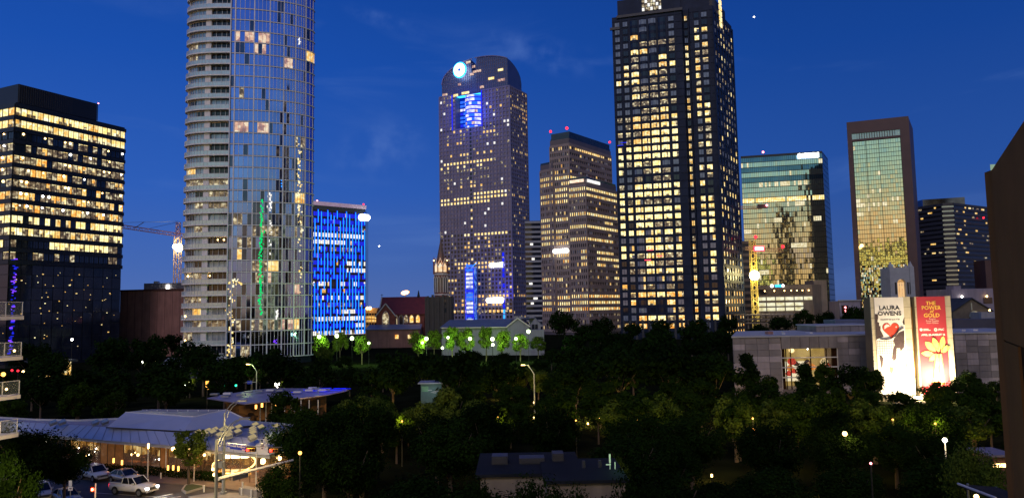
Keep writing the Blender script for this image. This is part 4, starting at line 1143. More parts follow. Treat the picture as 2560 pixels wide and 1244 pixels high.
def narrow_banded():
    A = (P(1855, 770, 470).x, 470); B = (P(1893, 770, 470).x, 470); zt = P(1860, 602, 470).z
    t = stories('banded_building', 'narrow grey building with stacked floor bands, just right of the black granite tower', 'office building', A)
    mb = MB(); mb.prism([A, B, (B[0]+8, B[1]+20), (A[0]+8, A[1]+20)], 0, zt); mb.build('core', 'dark_precast', t)
    for k in range(12):
        z = zt-1-k*4.1; mb = MB(); mb.box(V((A[0]+B[0])/2-1.5, A[1]-.3, z), V((B[0]-A[0])/2-2, 0, 0), V(0,.3,0), V(0,0,.9)); mb.build('floor_band', 'garage_wall', t)
narrow_banded()

# ================================================================== brown slab with mirror glass
def brown_tower():
    A = (P(2142, 757, 443).x, 443); B = (P(2301, 754, 430).x, 430); C = (P(2310, 754, 462).x, 462)
    D = (A[0]+C[0]-B[0], A[1]+C[1]-B[1]); zt = P(2274, 290, 430).z
    t = stories('brown_slab_tower', 'brown granite slab tower framing one tall sheet of golden mirror glass', 'office tower', mid(A, C))
    uf, nf_, lf = frame2(A, B); A3 = V(A[0], A[1], 0)
    def fr(f, back=0): return (A[0]+(B[0]-A[0])*f-nf_.x*back, A[1]+(B[1]-A[1])*f-nf_.y*back)
    f0, f1 = .075, .855; z0, zg = 4, zt-12.5
    mb = MB(); mb.prism([fr(0, 1.2), fr(1, 1.2), C, D], 0, zt-.1); mb.build('core', 'brown_granite', t)
    mb = MB(); mb.prism([A, fr(f0), fr(f0, 1.19), fr(0, 1.19)], 0, zt); mb.build('left_pier', 'brown_granite', t)
    mb = MB(); mb.prism([fr(f1), B, fr(1, 1.19), fr(f1, 1.19)], 0, zt); mb.build('right_pier', 'brown_granite', t)
    mb = MB(); mb.prism([fr(f0), fr(f1), fr(f1, 1.19), fr(f0, 1.19)], zt-7.5, zt); mb.prism([fr(f0), fr(f1), fr(f1, 1.19), fr(f0, 1.19)], zt-12.4, zt-11.2); mb.build('top_beam', 'brown_granite', t)
    for k in range(19):
        f = f0+(f1-f0)*(k+.5)/19; wide = k in (0, 1, 17, 18)
        mb = MB(); mb.box(V(*fr(f, .8), zt-9.35), uf*(lf*(f1-f0)/38*(.98 if wide else .68)), nf_*.2, V(0,0,1.75)); mb.build('louvre_window', 'pale_teal_glass', t)
    r = cityrand(61); a, b = fr(f0+.004, 1.1), fr(f1-.004, 1.1)
    nf = 41; fh = (zg-z0)/nf; nc = 20; cl = {}
    def pick(row, c):
        k = nf-1-row; q = r.random(); key = (row, c//3)
        if key not in cl: cl[key] = r.random()
        if k in (13, 14, 16, 17, 18, 28, 30) and cl[key] < .30 and q < .6: return 1
        return 1 if q < .015 else 0
    mb = MB()
    windows_joined(mb, a, b, z0+fh*13, fh, nf-13, nc, .94, fh*.9, .05, .08, lambda rr_, c: pick(rr_+13, c), tilt=.006)
    windows_joined(mb, a, b, z0, fh/2, 26, nc*2, .94, fh*.45, .02, .08, lambda rr_, c: 0 if r.random() < .93 else 1, tilt=.05)
    mb.build('glass_pane', ['bronze_mirror', 'lit_mirror_dim'], t, kind='stuff')
    mb = MB(); wall_grid(mb, a, b, z0+fh*13, fh, nf-13, nc, .13, .16, .2, 0); mb.build('mullion_grid', 'black_wall', t, kind='stuff')
    for f in (.0, .28, .55): 
        mb = MB(); p = V(*mid(a, b, f if f else .005), (z0+zg)/2); mb.box(p+nf_*.3, uf*.14, nf_*.12, V(0,0,(zg-z0)/2)); mb.build('main_mullion', 'black_wall', t)
    for px, py in ((2154, 614), (2274, 611)):
        p = P(px, py, 436)+nf_*1; mb = MB(); mb.ball(p, 1.0, 8); mb.build('wall_lamp', 'lamp_warm', t)
mat('pale_teal_glass', (.36, .46, .46), .2, .5, .05, 3)
brown_tower()

# ================================================================== banded dark building at the right
def banded_right():
    A = (P(2303, 755, 520).x, 520); B = (P(2372, 755, 500).x, 500); B2 = (P(2398, 755, 498).x, 498); C = (P(2505, 752, 530).x, 530)
    zt = P(2350, 508, 500).z
    t = stories('dark_banded_tower', 'wide dark office block with thin lit bands and pale louvred strip beside the brown tower', 'office building', B)
    mb = MB(); mb.prism([A, B, B2, C, (C[0], C[1]+30), (A[0], A[1]+30)], 0, zt); mb.build('core', 'dark_glass', t)
    r = cityrand(71); nb = 25; fh = (zt-6)/nb
    for (a, b, seed) in ((A, B, 1), (B, B2, 2), (B2, C, 3)):
        u, n, l = frame2(a, b); a3 = V(a[0], a[1], 0)
        for k in range(nb):
            z = zt-1-k*fh; mb = MB(); mb.box(a3+u*(l/2)+n*.35+V(0,0,z), u*(l/2), n*.35, V(0,0,fh*.27)); mb.build('spandrel_band', 'dark_precast', t)
            if seed == 2 and k < 21:
                mb = MB(); mb.box(a3+u*(l/2)+n*.2+V(0,0,z-fh*.5), u*(l/2+.5), n*.2, V(0,0,fh*.17)); mb.build('pale_louvre', 'pale_teal_glass', t)
            mb = MB(); x = r.random()*6; low = k > 17
            while x < l-2 and seed != 2:
                w_ = 1.2+r.random()*(7 if low else 3.5)
                if r.random() < (.5 if low and k % 2 else .22): mb.box(a3+u*min(x+w_/2, l-1)+n*.15+V(0,0,z-fh*.5), u*(w_/2*.9), n*.15, V(0,0,fh*.16), 0 if r.random() < .5 else 1)
                x += w_+r.random()*5
            mb.build('lit_window', ['lit_warm', 'lit_dim'], t)
    a, z1 = corner(2316, 500, 520); b, _ = corner(2410, 492, 512); a = (P(2323, 755, 525).x, 525); b = (P(2430, 755, 515).x, 515)
    mb = MB(); mb.prism([a, b, (b[0], b[1]+14), (a[0], a[1]+14)], zt, P(2370, 493, 515).z); mb.build('rooftop_plant', 'tower_glass_dark', t)
    a, z1 = corner(2462, 650, 480); b, _ = corner(2500, 650, 480)
    mb = MB(); mb.prism([a, b, (b[0], b[1]+12), (a[0], a[1]+12)], 0, z1); mb.build('brick_wing', 'brown_granite', t)
    beacon(t, P(2459, 546, 516), .7, 'lamp_red', .1)
banded_right()
def green_edge():
    A = (P(2500, 750, 610).x, 610); B = (P(2570, 750, 610).x, 610); zt = P(2474, 411, 610).z
    t = stories('glass_tower', 'sliver of a blue-green glass tower showing at the right beside the near brown wall', 'office tower', A)
    mb = MB(); mb.prism([A, B, (B[0]+30, B[1]+35), (A[0]+26, A[1]+35)], 0, zt-8); mb.build('lower_body', 'teal_mirror_dark', t)
    mb = MB(); mb.prism([A, B, (B[0]+30, B[1]+35), (A[0]+26, A[1]+35)], zt-8, zt); mb.build('crown', 'teal_mirror', t)
    for k in range(24):
        mb = MB(); mb.box(V((A[0]+B[0])/2, A[1]-.2, 5+k*(zt-10)/24), V((B[0]-A[0])/2, 0, 0), V(0,.2,0), V(0,0,.25)); mb.build('floor_edge', 'dark_precast', t)
green_edge()

def finial_building():
    """grey stone building top with corner spikes and an arched lit window"""
    d = 300; t = stories('stone_tower', 'grey stone tower head with spiked corners and golden arched window before the brown tower', 'church tower', P(2258, 760, d))
    c = P(2258, 745, d); hw = 26*d/1800; zt = P(2258, 668, d).z
    mb = MB(); y0 = d
    def X(px): return P(px, 700, d).x
    # wall round the tall arched opening
    ax0, ax1 = X(2243), X(2264); zb, za = 0, P(2253, 697, d).z
    mb.abox(X(2229), ax0, y0, y0+9, 0, zt); mb.abox(ax1, X(2281), y0, y0+9, 0, zt)
    n = 10; xc, rw = (ax0+ax1)/2, (ax1-ax0)/2; zc = za-rw
    prev = None
    for k in range(n+1):
        a = math.pi*k/n; p = (xc-rw*math.cos(a), zc+rw*math.sin(a))
        if prev:
            mb.quad((prev[0], y0, prev[1]), (p[0], y0, p[1]), (p[0], y0, zt), (prev[0], y0, zt)); mb.quad((prev[0], y0, prev[1]), (prev[0], y0+1.5, prev[1]), (p[0], y0+1.5, p[1]), (p[0], y0, p[1]))
        prev = p
    mb.quad((ax0, y0, zt), (ax1, y0, zt), (ax1, y0+9, zt), (ax0, y0+9, zt)); mb.build('wall', 'stone_grey', t)
    mb = MB(); mb.quad((ax0-.3, y0+1.4, 0), (ax1+.3, y0+1.4, 0), (ax1+.3, y0+1.4, za), (ax0-.3, y0+1.4, za)); mb.build('lit_recess', 'arch_gold', t)
    for k in (.2, .5, .8):
        mb = MB(); x = ax0+(ax1-ax0)*k; mb.tube((x, y0+.8, 0), (x, y0+.8, zc+.4), .33, n=8); mb.build('column', 'column_gold', t)
    mb = MB(); mb.abox(ax0, ax1, y0+.9, y0+1.2, zc-1.0, zc-.5); mb.build('transom', 'stone_grey', t)
    for px in (2231, 2233, 2268, 2276): 
        mb = MB(); x = X(px); mb.tube((x, y0+.6, zt), (x, y0+.6, zt+1.6), .75, .08, 4); mb.build('finial', 'stone_grey', t)
    for px in (2229.5, 2280):
        mb = MB(); x = X(px); mb.prism([(x-.9, y0-.4), (x+.9, y0-.4), (x+.9, y0+2), (x-.9, y0+2)], 0, zt+.3); mb.tube((x, y0+.6, zt+.3), (x, y0+.6, zt+2.6), 1.0, .08, 4); mb.build('corner_pier', 'stone_grey', t)
    for px in (2235, 2239, 2269, 2275):
        mb = MB(); x = X(px); mb.abox(x-.33, x+.33, y0-.08, y0+.3, P(2258, 735, d).z, P(2258, 705, d).z); mb.build('slot_window', 'black_wall', t)
room('arch_gold', [(.2, (.22, .08, .02)), (.5, (.6, .28, .08)), (.85, (1, .7, .35))], .8, 1.5)
mat('column_gold', (.5, .35, .2), .6, emit=(1, .6, .25), es=.7)  # golden light on the columns put in as emission
finial_building()

def gable_chapel():
    d = 215; t = stories('gabled_chapel', 'small dark gabled stone chapel with an arched window, right of the red banner', 'chapel', P(2420, 800, d))
    a, b = P(2383, 790, d), P(2478, 790, d); pk = P(2428, 746, d); el = P(2383, 776, d).z
    mb = MB(); pts = [(a.x, el), (pk.x, pk.z), (b.x, el), (b.x, 0), (a.x, 0)]
    mb.poly([(x, d, z) for x, z in pts]); mb.poly([(x, d+16, z) for x, z in pts][::-1])
    mb.quad((b.x, d, 0), (b.x, d+16, 0), (b.x, d+16, el), (b.x, d, el)); mb.quad((a.x, d+16, 0), (a.x, d, 0), (a.x, d, el), (a.x, d+16, el)); mb.build('wall', 'chapel_stone', t)
    mb = MB()
    mb.slab([(a.x-.5, d-.5, el-.2), (pk.x, d-.5, pk.z+.3), (pk.x, d+16.5, pk.z+.3), (a.x-.5, d+16.5, el-.2)], .3); mb.slab([(pk.x, d-.5, pk.z+.3), (b.x+.5, d-.5, el-.2), (b.x+.5, d+16.5, el-.2), (pk.x, d+16.5, pk.z+.3)], .3); mb.build('roof', 'grey_roof', t)
    mb = MB(); c = P(2437, 792, d-.1); mb.poly([(c.x-1.7*math.cos(math.pi*k/8), d-.12, c.z+1.9*math.sin(math.pi*k/8)) for k in range(9)]); mb.build('arched_window', 'pale_teal_glass', t)
    mb = MB(); c = P(2429, 766, d-.1); mb.abox(c.x-.15, c.x+.15, d-.15, d-.02, c.z-1, c.z+1.1); mb.build('slit_window', 'pale_teal_glass', t)
    mb = MB(); c = P(2449, 780, d-6); mb.abox(c.x-.2, c.x+4, d-7, d-2, 0, c.z); mb.build('porch', 'pale_siding', t)
    for px, py in ((2474, 775), (2489, 790)):
        mb = MB(); mb.ball(P(px, py, d-3), .3, 6); mb.build('wall_lamp', 'lamp_warm', t)
mat('chapel_stone', (.10, .085, .065), .8, 0, .2, 1.5)
gable_chapel()
def white_building_right():
    d = 330; t = stories('pale_building', 'pale lavender-grey low building with stepped roof behind the dark chapel', 'building', P(2440, 780, d))
    a, zt = corner(2378, 722, d); b, _ = corner(2500, 722, d)
    mb = MB(); mb.prism([a, b, (b[0], b[1]+20), (a[0], a[1]+20)], 0, zt); mb.build('wall', 'pale_mauve', t)
    a, zt = corner(2384, 714, d+3); b, _ = corner(2402, 714, d+3); mb = MB(); mb.prism([a, b, (b[0], b[1]+6), (a[0], a[1]+6)], 0, zt); mb.build('raised_roof', 'pale_mauve', t)
    for px, py, m in ((2405, 741, 'lamp_white'), (2467, 740, 'lamp_warm')):
        mb = MB(); mb.ball(P(px, py, d-1), .5, 6); mb.build('wall_lamp', m, t)
    mb = MB(); p = P(2470, 752, d-.2); mb.abox(p.x-2, p.x+2, d-.3, d, p.z-1, p.z+1.6); mb.build('window', 'dark_glass', t)
mat('pale_mauve', (.22, .19, .24), .7, 0, .1, 6, dirt=.15)
white_building_right()
def small_far():
    d = 420
    t = stories('low_building', 'low pale building on the skyline between the mirror tower and the brown tower', 'building', P(2120, 770, d))
    a, zt = corner(2098, 752, d); b, _ = corner(2150, 752, d); mb = MB(); mb.prism([a, b, (b[0], b[1]+14), (a[0], a[1]+14)], 0, zt); mb.build('wall', 'pale_mauve', t)
    mb = MB(); mb.box(V((a[0]+b[0])/2, d-.2, zt+.3), V(6.6,0,0), V(0,.6,0), V(0,0,.3)); mb.build('parapet', 'stone_grey', t)
    # red don't-walk style light on a post in front
    t = thing('street_signal', 'red glowing street signal on a thin post at the skyline beside the banner wall', 'signal', P(2112, 800, 300))
    p = P(2112, 773, 300); mb = MB(); mb.tube((p.x, p.y, 0), (p.x, p.y, p.z+1), .16, n=6); mb.build('post', 'galvanized', t)
    mb = MB(); mb.abox(p.x-1.3, p.x+1.3, 299.6, 300, p.z-1.5, p.z+1.7); mb.build('housing', 'near_wall_dark', t)
    for dz in (.8, -.6):
        mb = MB(); mb.ball((p.x, 299.4, p.z+dz), .45, 8); mb.build('light', 'lamp_pink', t)
    # red-leaved glow, construction deck
    t = stories('construction_site', 'unfinished concrete deck on columns under the left crane floodlight', 'construction site', P(1920, 800, 360))
    for y in (786, 797, 806):
        a, z = corner(1866, y, 355); b, _ = corner(2000, y, 350)
        mb = MB(); mb.prism([a, b, (b[0]+3, b[1]+25), (a[0], a[1]+25)], z-.5, z); mb.build('floor_deck', 'garage_wall', t)
    for k in range(9):
        a = P(1870+15*k, 790, 356); mb = MB(); mb.tube((a.x, a.y, 0), (a.x, a.y, P(1870, 786, 355).z-.3), .35, n=6); mb.build('column', 'garage_wall', t)
small_far()

# ================================================================== church, spire, neighbours
def church():
    d = 350; t = stories('brick_church', 'red brick church with a steep dark red roof and pointed arch windows', 'church', P(1010, 800, d))
    a, b = P(950, 830, d), P(1066, 830, d); zr = P(1010, 743, d+7).z; ze = P(1010, 782, d).z
    mb = MB(); mb.prism([(a.x, d), (b.x, d), (b.x, d+16), (a.x, d+16)], 0, ze)
    for x in (a.x, b.x): mb.tri((x, d, ze), (x, d+16, ze), (x, d+8, zr))
    mb.build('wall', 'red_brick', t)
    mb = MB(); mb.slab([(a.x-.4, d-.6, ze-.4), (b.x+.4, d-.6, ze-.4), (b.x+.4, d+8, zr+.3), (a.x-.4, d+8, zr+.3)], .4); mb.slab([(a.x-.4, d+8, zr+.3), (b.x+.4, d+8, zr+.3), (b.x+.4, d+16.6, ze-.4), (a.x-.4, d+16.6, ze-.4)], .4); mb.build('roof', 'red_roof', t)
    # cross gable on the left
    gx, gw = P(967, 800, d).x, 4.6; gz = P(967, 760, d-2).z
    mb = MB(); mb.poly([(gx-gw, d-3, 0), (gx+gw, d-3, 0), (gx+gw, d-3, ze-1.2), (gx, d-3, gz), (gx-gw, d-3, ze-1.2)]); mb.quad((gx+gw, d-3, 0), (gx+gw, d, 0), (gx+gw, d, ze-1.2), (gx+gw, d-3, ze-1.2)); mb.quad((gx-gw, d, 0), (gx-gw, d-3, 0), (gx-gw, d-3, ze-1.2), (gx-gw, d, ze-1.2)); mb.build('gable_wall', 'red_brick', t)
    mb = MB(); mb.slab([(gx-gw-.3, d-3.3, ze-1.5), (gx, d-3.3, gz+.2), (gx, d+5, gz+.2), (gx-gw-.3, d+5, ze-1.5)], .3); mb.slab([(gx, d-3.3, gz+.2), (gx+gw+.3, d-3.3, ze-1.5), (gx+gw+.3, d+5, ze-1.5), (gx, d+5, gz+.2)], .3); mb.build('gable_roof', 'red_roof', t)
    mb = MB(); mb.tube((gx-gw-.4, d-3.4, ze-1.5), (gx, d-3.4, gz+.3), .3, n=4); mb.tube((gx+gw+.4, d-3.4, ze-1.5), (gx, d-3.4, gz+.3), .3, n=4); mb.tube((a.x-.5, d-.6, ze), (a.x-.5, d+8, zr+.4), .35, n=4); mb.build('gable_coping', 'pale_trim', t)
    def arch_win(x, y, z0, z1, w_, m, nm='arched_window'):
        mb = MB(); pts = [(x-w_, z0), (x+w_, z0), (x+w_, z1-w_*1.4)]+[(x+w_*.6, z1-w_*.5), (x, z1), (x-w_*.6, z1-w_*.5)]+[(x-w_, z1-w_*1.4)]
        mb.poly([(p, y, q) for p, q in pts]); mb.build(nm, m, t)
        mb = MB(); ring = pts+[pts[0]]
        for p, q in zip(ring, ring[1:]): mb.tube((p[0], y-.05, p[1]), (q[0], y-.05, q[1]), .16, n=4)
        mb.build('window_surround', 'pale_trim', t)
    arch_win(gx, d-3.1, P(967, 812, d).z, P(967, 777, d).z, 1.6, 'lit_dim')
    for px, m in ((990, 'lit_dim'), (1003, 'dark_glass'), (1015, 'lit_dim'), (1029, 'lit_orange'), (1045, 'lit_orange')):
        x = P(px, 800, d).x; arch_win(x, d-.12, P(px, 806 if px > 1012 else 814, d).z, P(px, 786, d).z, 1.0, m)
    for px in (953, 981, 1037, 1058):
        x = P(px, 800, d).x; mb = MB(); mb.abox(x-.5, x+.5, d-1.2, d, 0, ze-2); mb.build('buttress', 'red_brick', t)
    x = P(946, 780, d).x; mb = MB(); mb.tube((x, d+1, 0), (x, d+1, ze+1), 1.0, n=8); mb.tube((x, d+1, ze+1), (x, d+1, ze+3), 1.0, .1, 8); mb.build('turret', 'red_brick', t)
    mb = MB(); mb.tube((a.x-.5, d+8, zr), (a.x-.5, d+8, zr+2), .1, n=4); mb.box((a.x-.5, d+8, zr+1.4), V(.6,0,0), V(0,.1,0), V(0,0,.1)); mb.build('cross', 'black_paint', t)
    x = P(1041, 740, d).x; mb = MB(); mb.tube((x, d+8, zr), (x, d+8, zr+3.4), .8, .15, 8); mb.build('roof_vent', 'black_paint', t)
    # low annex with blue-grey lean-to roof
    a2, b2 = P(915, 858, d-12), P(1050, 858, d-12); z2 = P(980, 822, d-12).z
    mb = MB(); mb.prism([(a2.x, d-12), (b2.x, d-12), (b2.x, d-3.5), (a2.x, d-3.5)], 0, z2); mb.build('annex_wall', 'brick_wall', t)
    mb = MB(); mb.slab([(a2.x-.5, d-12.6, z2), (b2.x+.5, d-12.6, z2), (b2.x, d-3.2, z2+2.0), (a2.x, d-3.2, z2+2.0)], .3); mb.build('annex_roof', 'grey_blue_roof', t)
    for px, m in ((992, 'lit_orange'), (1024, 'lamp_warm')):
        p = P(px, 841, d-12.2); mb = MB(); mb.abox(p.x-.8, p.x+.8, d-12.3, d-12.05, p.z-.9, p.z+.9); mb.build('annex_window', m if px < 1000 else 'lit_warm', t)
    # spire: a thing of its own
    ds = 352; t = stories('church_spire', 'octagonal red brick spire topped by a white cross, floodlit from inside its belfry', 'spire', P(1102, 800, ds))
    c = P(1102, 790, ds); cx_ = P(1103, 740, ds).x; w_ = 17.5*ds/1800
    za_, zb_, zc_, zd_ = P(1103, 736, ds).z, P(1103, 685, ds).z, P(1103, 640, ds).z, P(1101, 594, ds).z
    octo = lambda r_, z: [(cx_+r_*math.cos(R(22.5+45*k)), ds+r_*math.sin(R(22.5+45*k)), z) for k in range(8)]
    mb = MB(); mb.prism([p[:2] for p in octo(w_, 0)], 0, zb_); mb.build('tower', 'spire_brick', t)
    mb = MB(); mb.prism([p[:2] for p in octo(w_*1.06, 0)], zb_-.5, zb_+.4); mb.prism([p[:2] for p in octo(w_*1.06, 0)], za_-.4, za_+.4); mb.build('cornice', 'pale_trim', t)
    mb = MB(); lo_, hi_ = octo(w_*.92, zb_), octo(w_*.75, zc_-2)
    for k in range(8): mb.quad(lo_[k], lo_[(k+1) % 8], hi_[(k+1) % 8], hi_[k])
    mb.build('belfry', 'spire_brick', t)
    mb = MB(); lo_ = octo(w_*.66, zc_-2.4)
    for k in range(8): mb.tri(lo_[k], lo_[(k+1) % 8], (cx_, ds, zd_))
    mb.build('spire_roof', 'spire_slate', t)
    for k in range(8):
        a_ = R(45*k-90)
        if math.sin(a_) > .2: continue
        dirv = V(math.cos(a_), math.sin(a_), 0); tv = V(-dirv.y, dirv.x, 0); rad = w_*math.cos(R(22.5))
        # tall lancets in the tower
        for s in (-.42, .42):
            mb = MB(); q = V(cx_, ds, 0)+dirv*(rad+.06)+tv*(s*w_*.5); h0, h1 = za_+1, zb_-2.2
            mb.poly([q-tv*.42+V(0,0,h0), q+tv*.42+V(0,0,h0), q+tv*.42+V(0,0,h1), q+V(0,0,h1+1), q-tv*.42+V(0,0,h1)]); mb.build('lancet', 'dark_glass', t)
            mb = MB(); ring = [q-tv*.5+V(0,0,h0), q-tv*.5+V(0,0,h1), q+V(0,0,h1+1.2), q+tv*.5+V(0,0,h1), q+tv*.5+V(0,0,h0)]
            mb.path([p+dirv*.1 for p in ring], .15, 4); mb.build('lancet_surround', 'pale_trim', t)
        # lit belfry opening with gablet
        mb = MB(); q = V(cx_, ds, 0)+dirv*(rad*.92+.15); z1_ = zc_-3.2
        mb.poly([q-tv*.95+V(0,0,zb_+1), q+tv*.95+V(0,0,zb_+1), q+tv*.95+V(0,0,z1_-1.8), q+V(0,0,z1_), q-tv*.95+V(0,0,z1_-1.8)]); mb.build('belfry_opening', 'belfry_glow', t)
        mb = MB(); mb.path([q-tv*1.5+V(0,0,z1_-2.2)+dirv*.1, q+V(0,0,z1_+2.2)+dirv*.1, q+tv*1.5+V(0,0,z1_-2.2)+dirv*.1], .2, 4); mb.build('gablet', 'pale_trim', t)
    for sx in (-1, 1):
        mb = MB(); x = cx_+sx*w_*.95; mb.tube((x, ds-1.5, zb_), (x, ds-1.5, zb_+5.5), .5, .42, 6); mb.tube((x, ds-1.5, zb_+5.5), (x, ds-1.5, zb_+8.5), .5, .05, 6); mb.build('pinnacle', 'spire_brick', t)
        mb = MB(); mb.ball((x, ds-2.0, zb_+6.6), .3, 6); mb.build('pinnacle_lamp', 'lamp_warm', t)
    mb = MB(); mb.tube((cx_, ds, zd_), (cx_, ds, zd_+3.2), .16, n=5); mb.box((cx_, ds, zd_+2.2), V(.9,0,0), V(0,.14,0), V(0,0,.15)); mb.build('cross', 'pale_trim', t)
    la = lamp('spire_floodlight', (cx_+.3, ds-5.5, zb_+1.5), 2500, (1, .55, .25), .4, 'SPOT', t, angle=R(50)); aim(la, (cx_, ds-5.5, zb_+1.5), (cx_, ds-1.5, zc_+3))
mat('grey_blue_roof', (.16, .18, .26), .6, 0, .1, 3); mat('spire_brick', (.20, .075, .055), .8, 0, .2, 1.5); mat('spire_slate', (.14, .085, .065), .6, 0, .15, 2)
room('belfry_glow', [(.2, (.6, .28, .10)), (.6, (1, .62, .3)), (.9, (1, .85, .6))], 1.0, 2)
church()

def small_block_by_church():
    d = 318; t = stories('ivy_block', 'dark unlit block with rough flat walls between the red church and the spire', 'building', P(1090, 800, d))
    a, zt = corner(1062, 742, d); b, _ = corner(1128, 739, d)
    mb = MB(); mb.prism([a, b, (b[0], b[1]+14), (a[0], a[1]+14)], 0, zt); mb.build('wall', 'limestone_dark', t)
    for k, px in enumerate((1070, 1082, 1096, 1108, 1120)):
        p = P(px, 760, d); mb = MB(); mb.abox(p.x-.5, p.x+.5, d-.5, d, 0, zt+.4+.5*(k % 2)); mb.build('pilaster', 'limestone_dark', t)
    for px, py in ((1096, 755), (1096, 775), (1112, 755), (1112, 775)):
        p = P(px, py, d); mb = MB(); mb.abox(p.x-.7, p.x+.7, d-.12, d, p.z-1, p.z+1); mb.build('window', 'office_glass', t)
    # yellow-lit building peeping left of the church
    d = 470; t = stories('lit_apartment_block', 'small yellow-lit block peeping out beside the blue light-strip building', 'apartment building', P(932, 800, d))
    a, zt = corner(916, 781, d); b, _ = corner(944, 784, d); mb = MB(); mb.prism([a, b, (b[0], b[1]+10), (a[0], a[1]+10)], 0, zt+3); mb.build('wall', 'amber_wall', t)
    for i in range(4):
        for j in range(4):
            p = P(919+6.5*i, 785+8*j, d-.2); mb = MB(); mb.abox(p.x-.6, p.x+.6, d-.3, d-.02, p.z-.7, p.z+.7); mb.build('window', 'lit_warm' if (i*3+j) % 3 else 'dark_glass', t)
    mb = MB(); mb.ball(P(925, 770, d-2), 1.1, 8); mb.build('roof_lamp', 'lamp_warm', t)
    # oval lamp on a tall pole
    d = 430; t = thing('glowing_oval_lamp', 'orange glowing oval on a short mast above the red church roof', 'lamp', P(1013, 800, d))
    p = P(1013, 731, d); mb = MB(); mb.tube((p.x, d, 0), (p.x, d, p.z-1), .28, n=6); mb.build('mast', 'pale_trim', t)
    mb = MB(); nn = 20
    for k in range(nn):
        a0, a1 = 2*math.pi*k/nn, 2*math.pi*(k+1)/nn
        e = lambda s, a_, y: (p.x+2.6*s*math.cos(a_), y, p.z+1.35*s*math.sin(a_)+.35*s*math.cos(a_))
        mb.quad(e(0, a0, d-.9), e(.72, a0, d-.8), e(.72, a1, d-.8), e(0, a1, d-.9), 0); mb.quad(e(.72, a0, d-.8), e(1, a0, d-.3), e(1, a1, d-.3), e(.72, a1, d-.8), 1); mb.quad(e(1, a0, d-.3), e(1, a0, d+.4), e(1, a1, d+.4), e(1, a1, d-.3), 2)
    mb.build('lamp_head', ['lamp_white', 'orange_sign', 'near_wall_dark'], t)
mat('amber_wall', (.45, .25, .10), .7, emit=(1, .45, .1), es=.16)  # amber light on the wall put in as faint emission
small_block_by_church()

def gabled_hall():
    d = 275; t = stories('gabled_hall', 'long pale hall with slate blue roof and gabled end below the arched tower', 'hall', P(1230, 820, d))
    a, b, c = P(1104, 820, d), P(1268, 820, d-6), P(1322, 820, d)
    ze = P(1180, 817, d-3).z; zr = P(1190, 798, d+5).z
    mb = MB(); mb.prism([(a.x, a.y), (b.x, b.y), (b.x, b.y+16), (a.x, a.y+14)], 0, ze); mb.build('wall', 'pale_siding', t)
    mb = MB(); mb.slab([(a.x-.6, a.y-.6, ze), (b.x, b.y-.6, ze), (b.x+2, b.y+7, zr), (a.x+2.5, a.y+6, zr)], .35); mb.build('roof', 'slate_blue', t)
    # gabled end
    gz = P(1295, 796, d-6).z; gx = P(1294, 800, d-6).x
    mb = MB(); mb.poly([(b.x, b.y-.2, 0), (c.x, b.y-.2, 0), (c.x, b.y-.2, ze), (gx, b.y-.2, gz), (b.x, b.y-.2, ze)]); mb.build('gable_wall', 'pale_siding', t)
    mb = MB(); mb.tube((b.x-.4, b.y-.5, ze-.2), (gx, b.y-.5, gz+.2), .28, n=4); mb.tube((c.x+.4, b.y-.5, ze-.2), (gx, b.y-.5, gz+.2), .28, n=4); mb.box(V((a.x+b.x)/2, (a.y+b.y)/2-.9, ze-.15), V(b.x-a.x, b.y-a.y, 0)*.5, V(0,.12,0), V(0,0,.16)); mb.build('trim', 'pale_trim', t)
    mb = MB(); mb.slab([(b.x-.5, b.y-.4, ze), (gx, b.y-.4, gz+.15), (gx, b.y+14, gz+.15), (b.x-.5, b.y+14, ze)], .3); mb.slab([(gx, b.y-.4, gz+.15), (c.x+.5, b.y-.4, ze), (c.x+.5, b.y+14, ze), (gx, b.y+14, gz+.15)], .3); mb.build('gable_roof', 'slate_blue', t)
    # second smaller gable and chimneys to the right
    e, f_ = P(1326, 820, d+3), P(1352, 820, d+3); gx = P(1338, 790, d+3).x; gz = P(1338, 793, d+3).z; z2 = P(1350, 810, d+3).z
    mb = MB(); mb.poly([(e.x, e.y, 0), (f_.x, e.y, 0), (f_.x, e.y, z2), (gx, e.y, gz), (e.x, e.y, z2)]); mb.build('small_gable_wall', 'pale_siding', t)
    mb = MB(); mb.slab([(c.x-3, e.y+.2, gz-.3), (gx, e.y-.3, gz+.1), (gx, e.y+10, gz+.1), (c.x-3, e.y+10, gz-.3)], .3); mb.slab([(gx, e.y-.3, gz+.1), (f_.x+.5, e.y-.3, z2), (f_.x+.5, e.y+10, z2), (gx, e.y+10, gz+.1)], .3); mb.build('small_gable_roof', 'slate_blue', t)
    for px in (1290, 1303, 1329):
        p = P(px, 792, d+7); mb = MB(); mb.abox(p.x-.9, p.x+.9, p.y-.6, p.y+.6, ze, p.z+.4); mb.build('chimney', 'pale_siding', t)
    mb = MB(); p, q = P(1310, 835, d-9), P(1360, 835, d-9); mb.prism([(p.x, p.y), (q.x, q.y), (q.x, q.y+4), (p.x, p.y+4)], 0, P(1330, 824, d-9).z); mb.build('side_wing', 'pale_siding', t)
    for px in (1333, 1341):
        p = P(px, 816, d+2.8); mb = MB(); mb.abox(p.x-.5, p.x+.5, p.y-.1, p.y, p.z-.9, p.z+.9); mb.build('window', 'dark_glass', t)
mat('slate_blue', (.07, .085, .15), .55, 0, .12, 3)
gabled_hall()

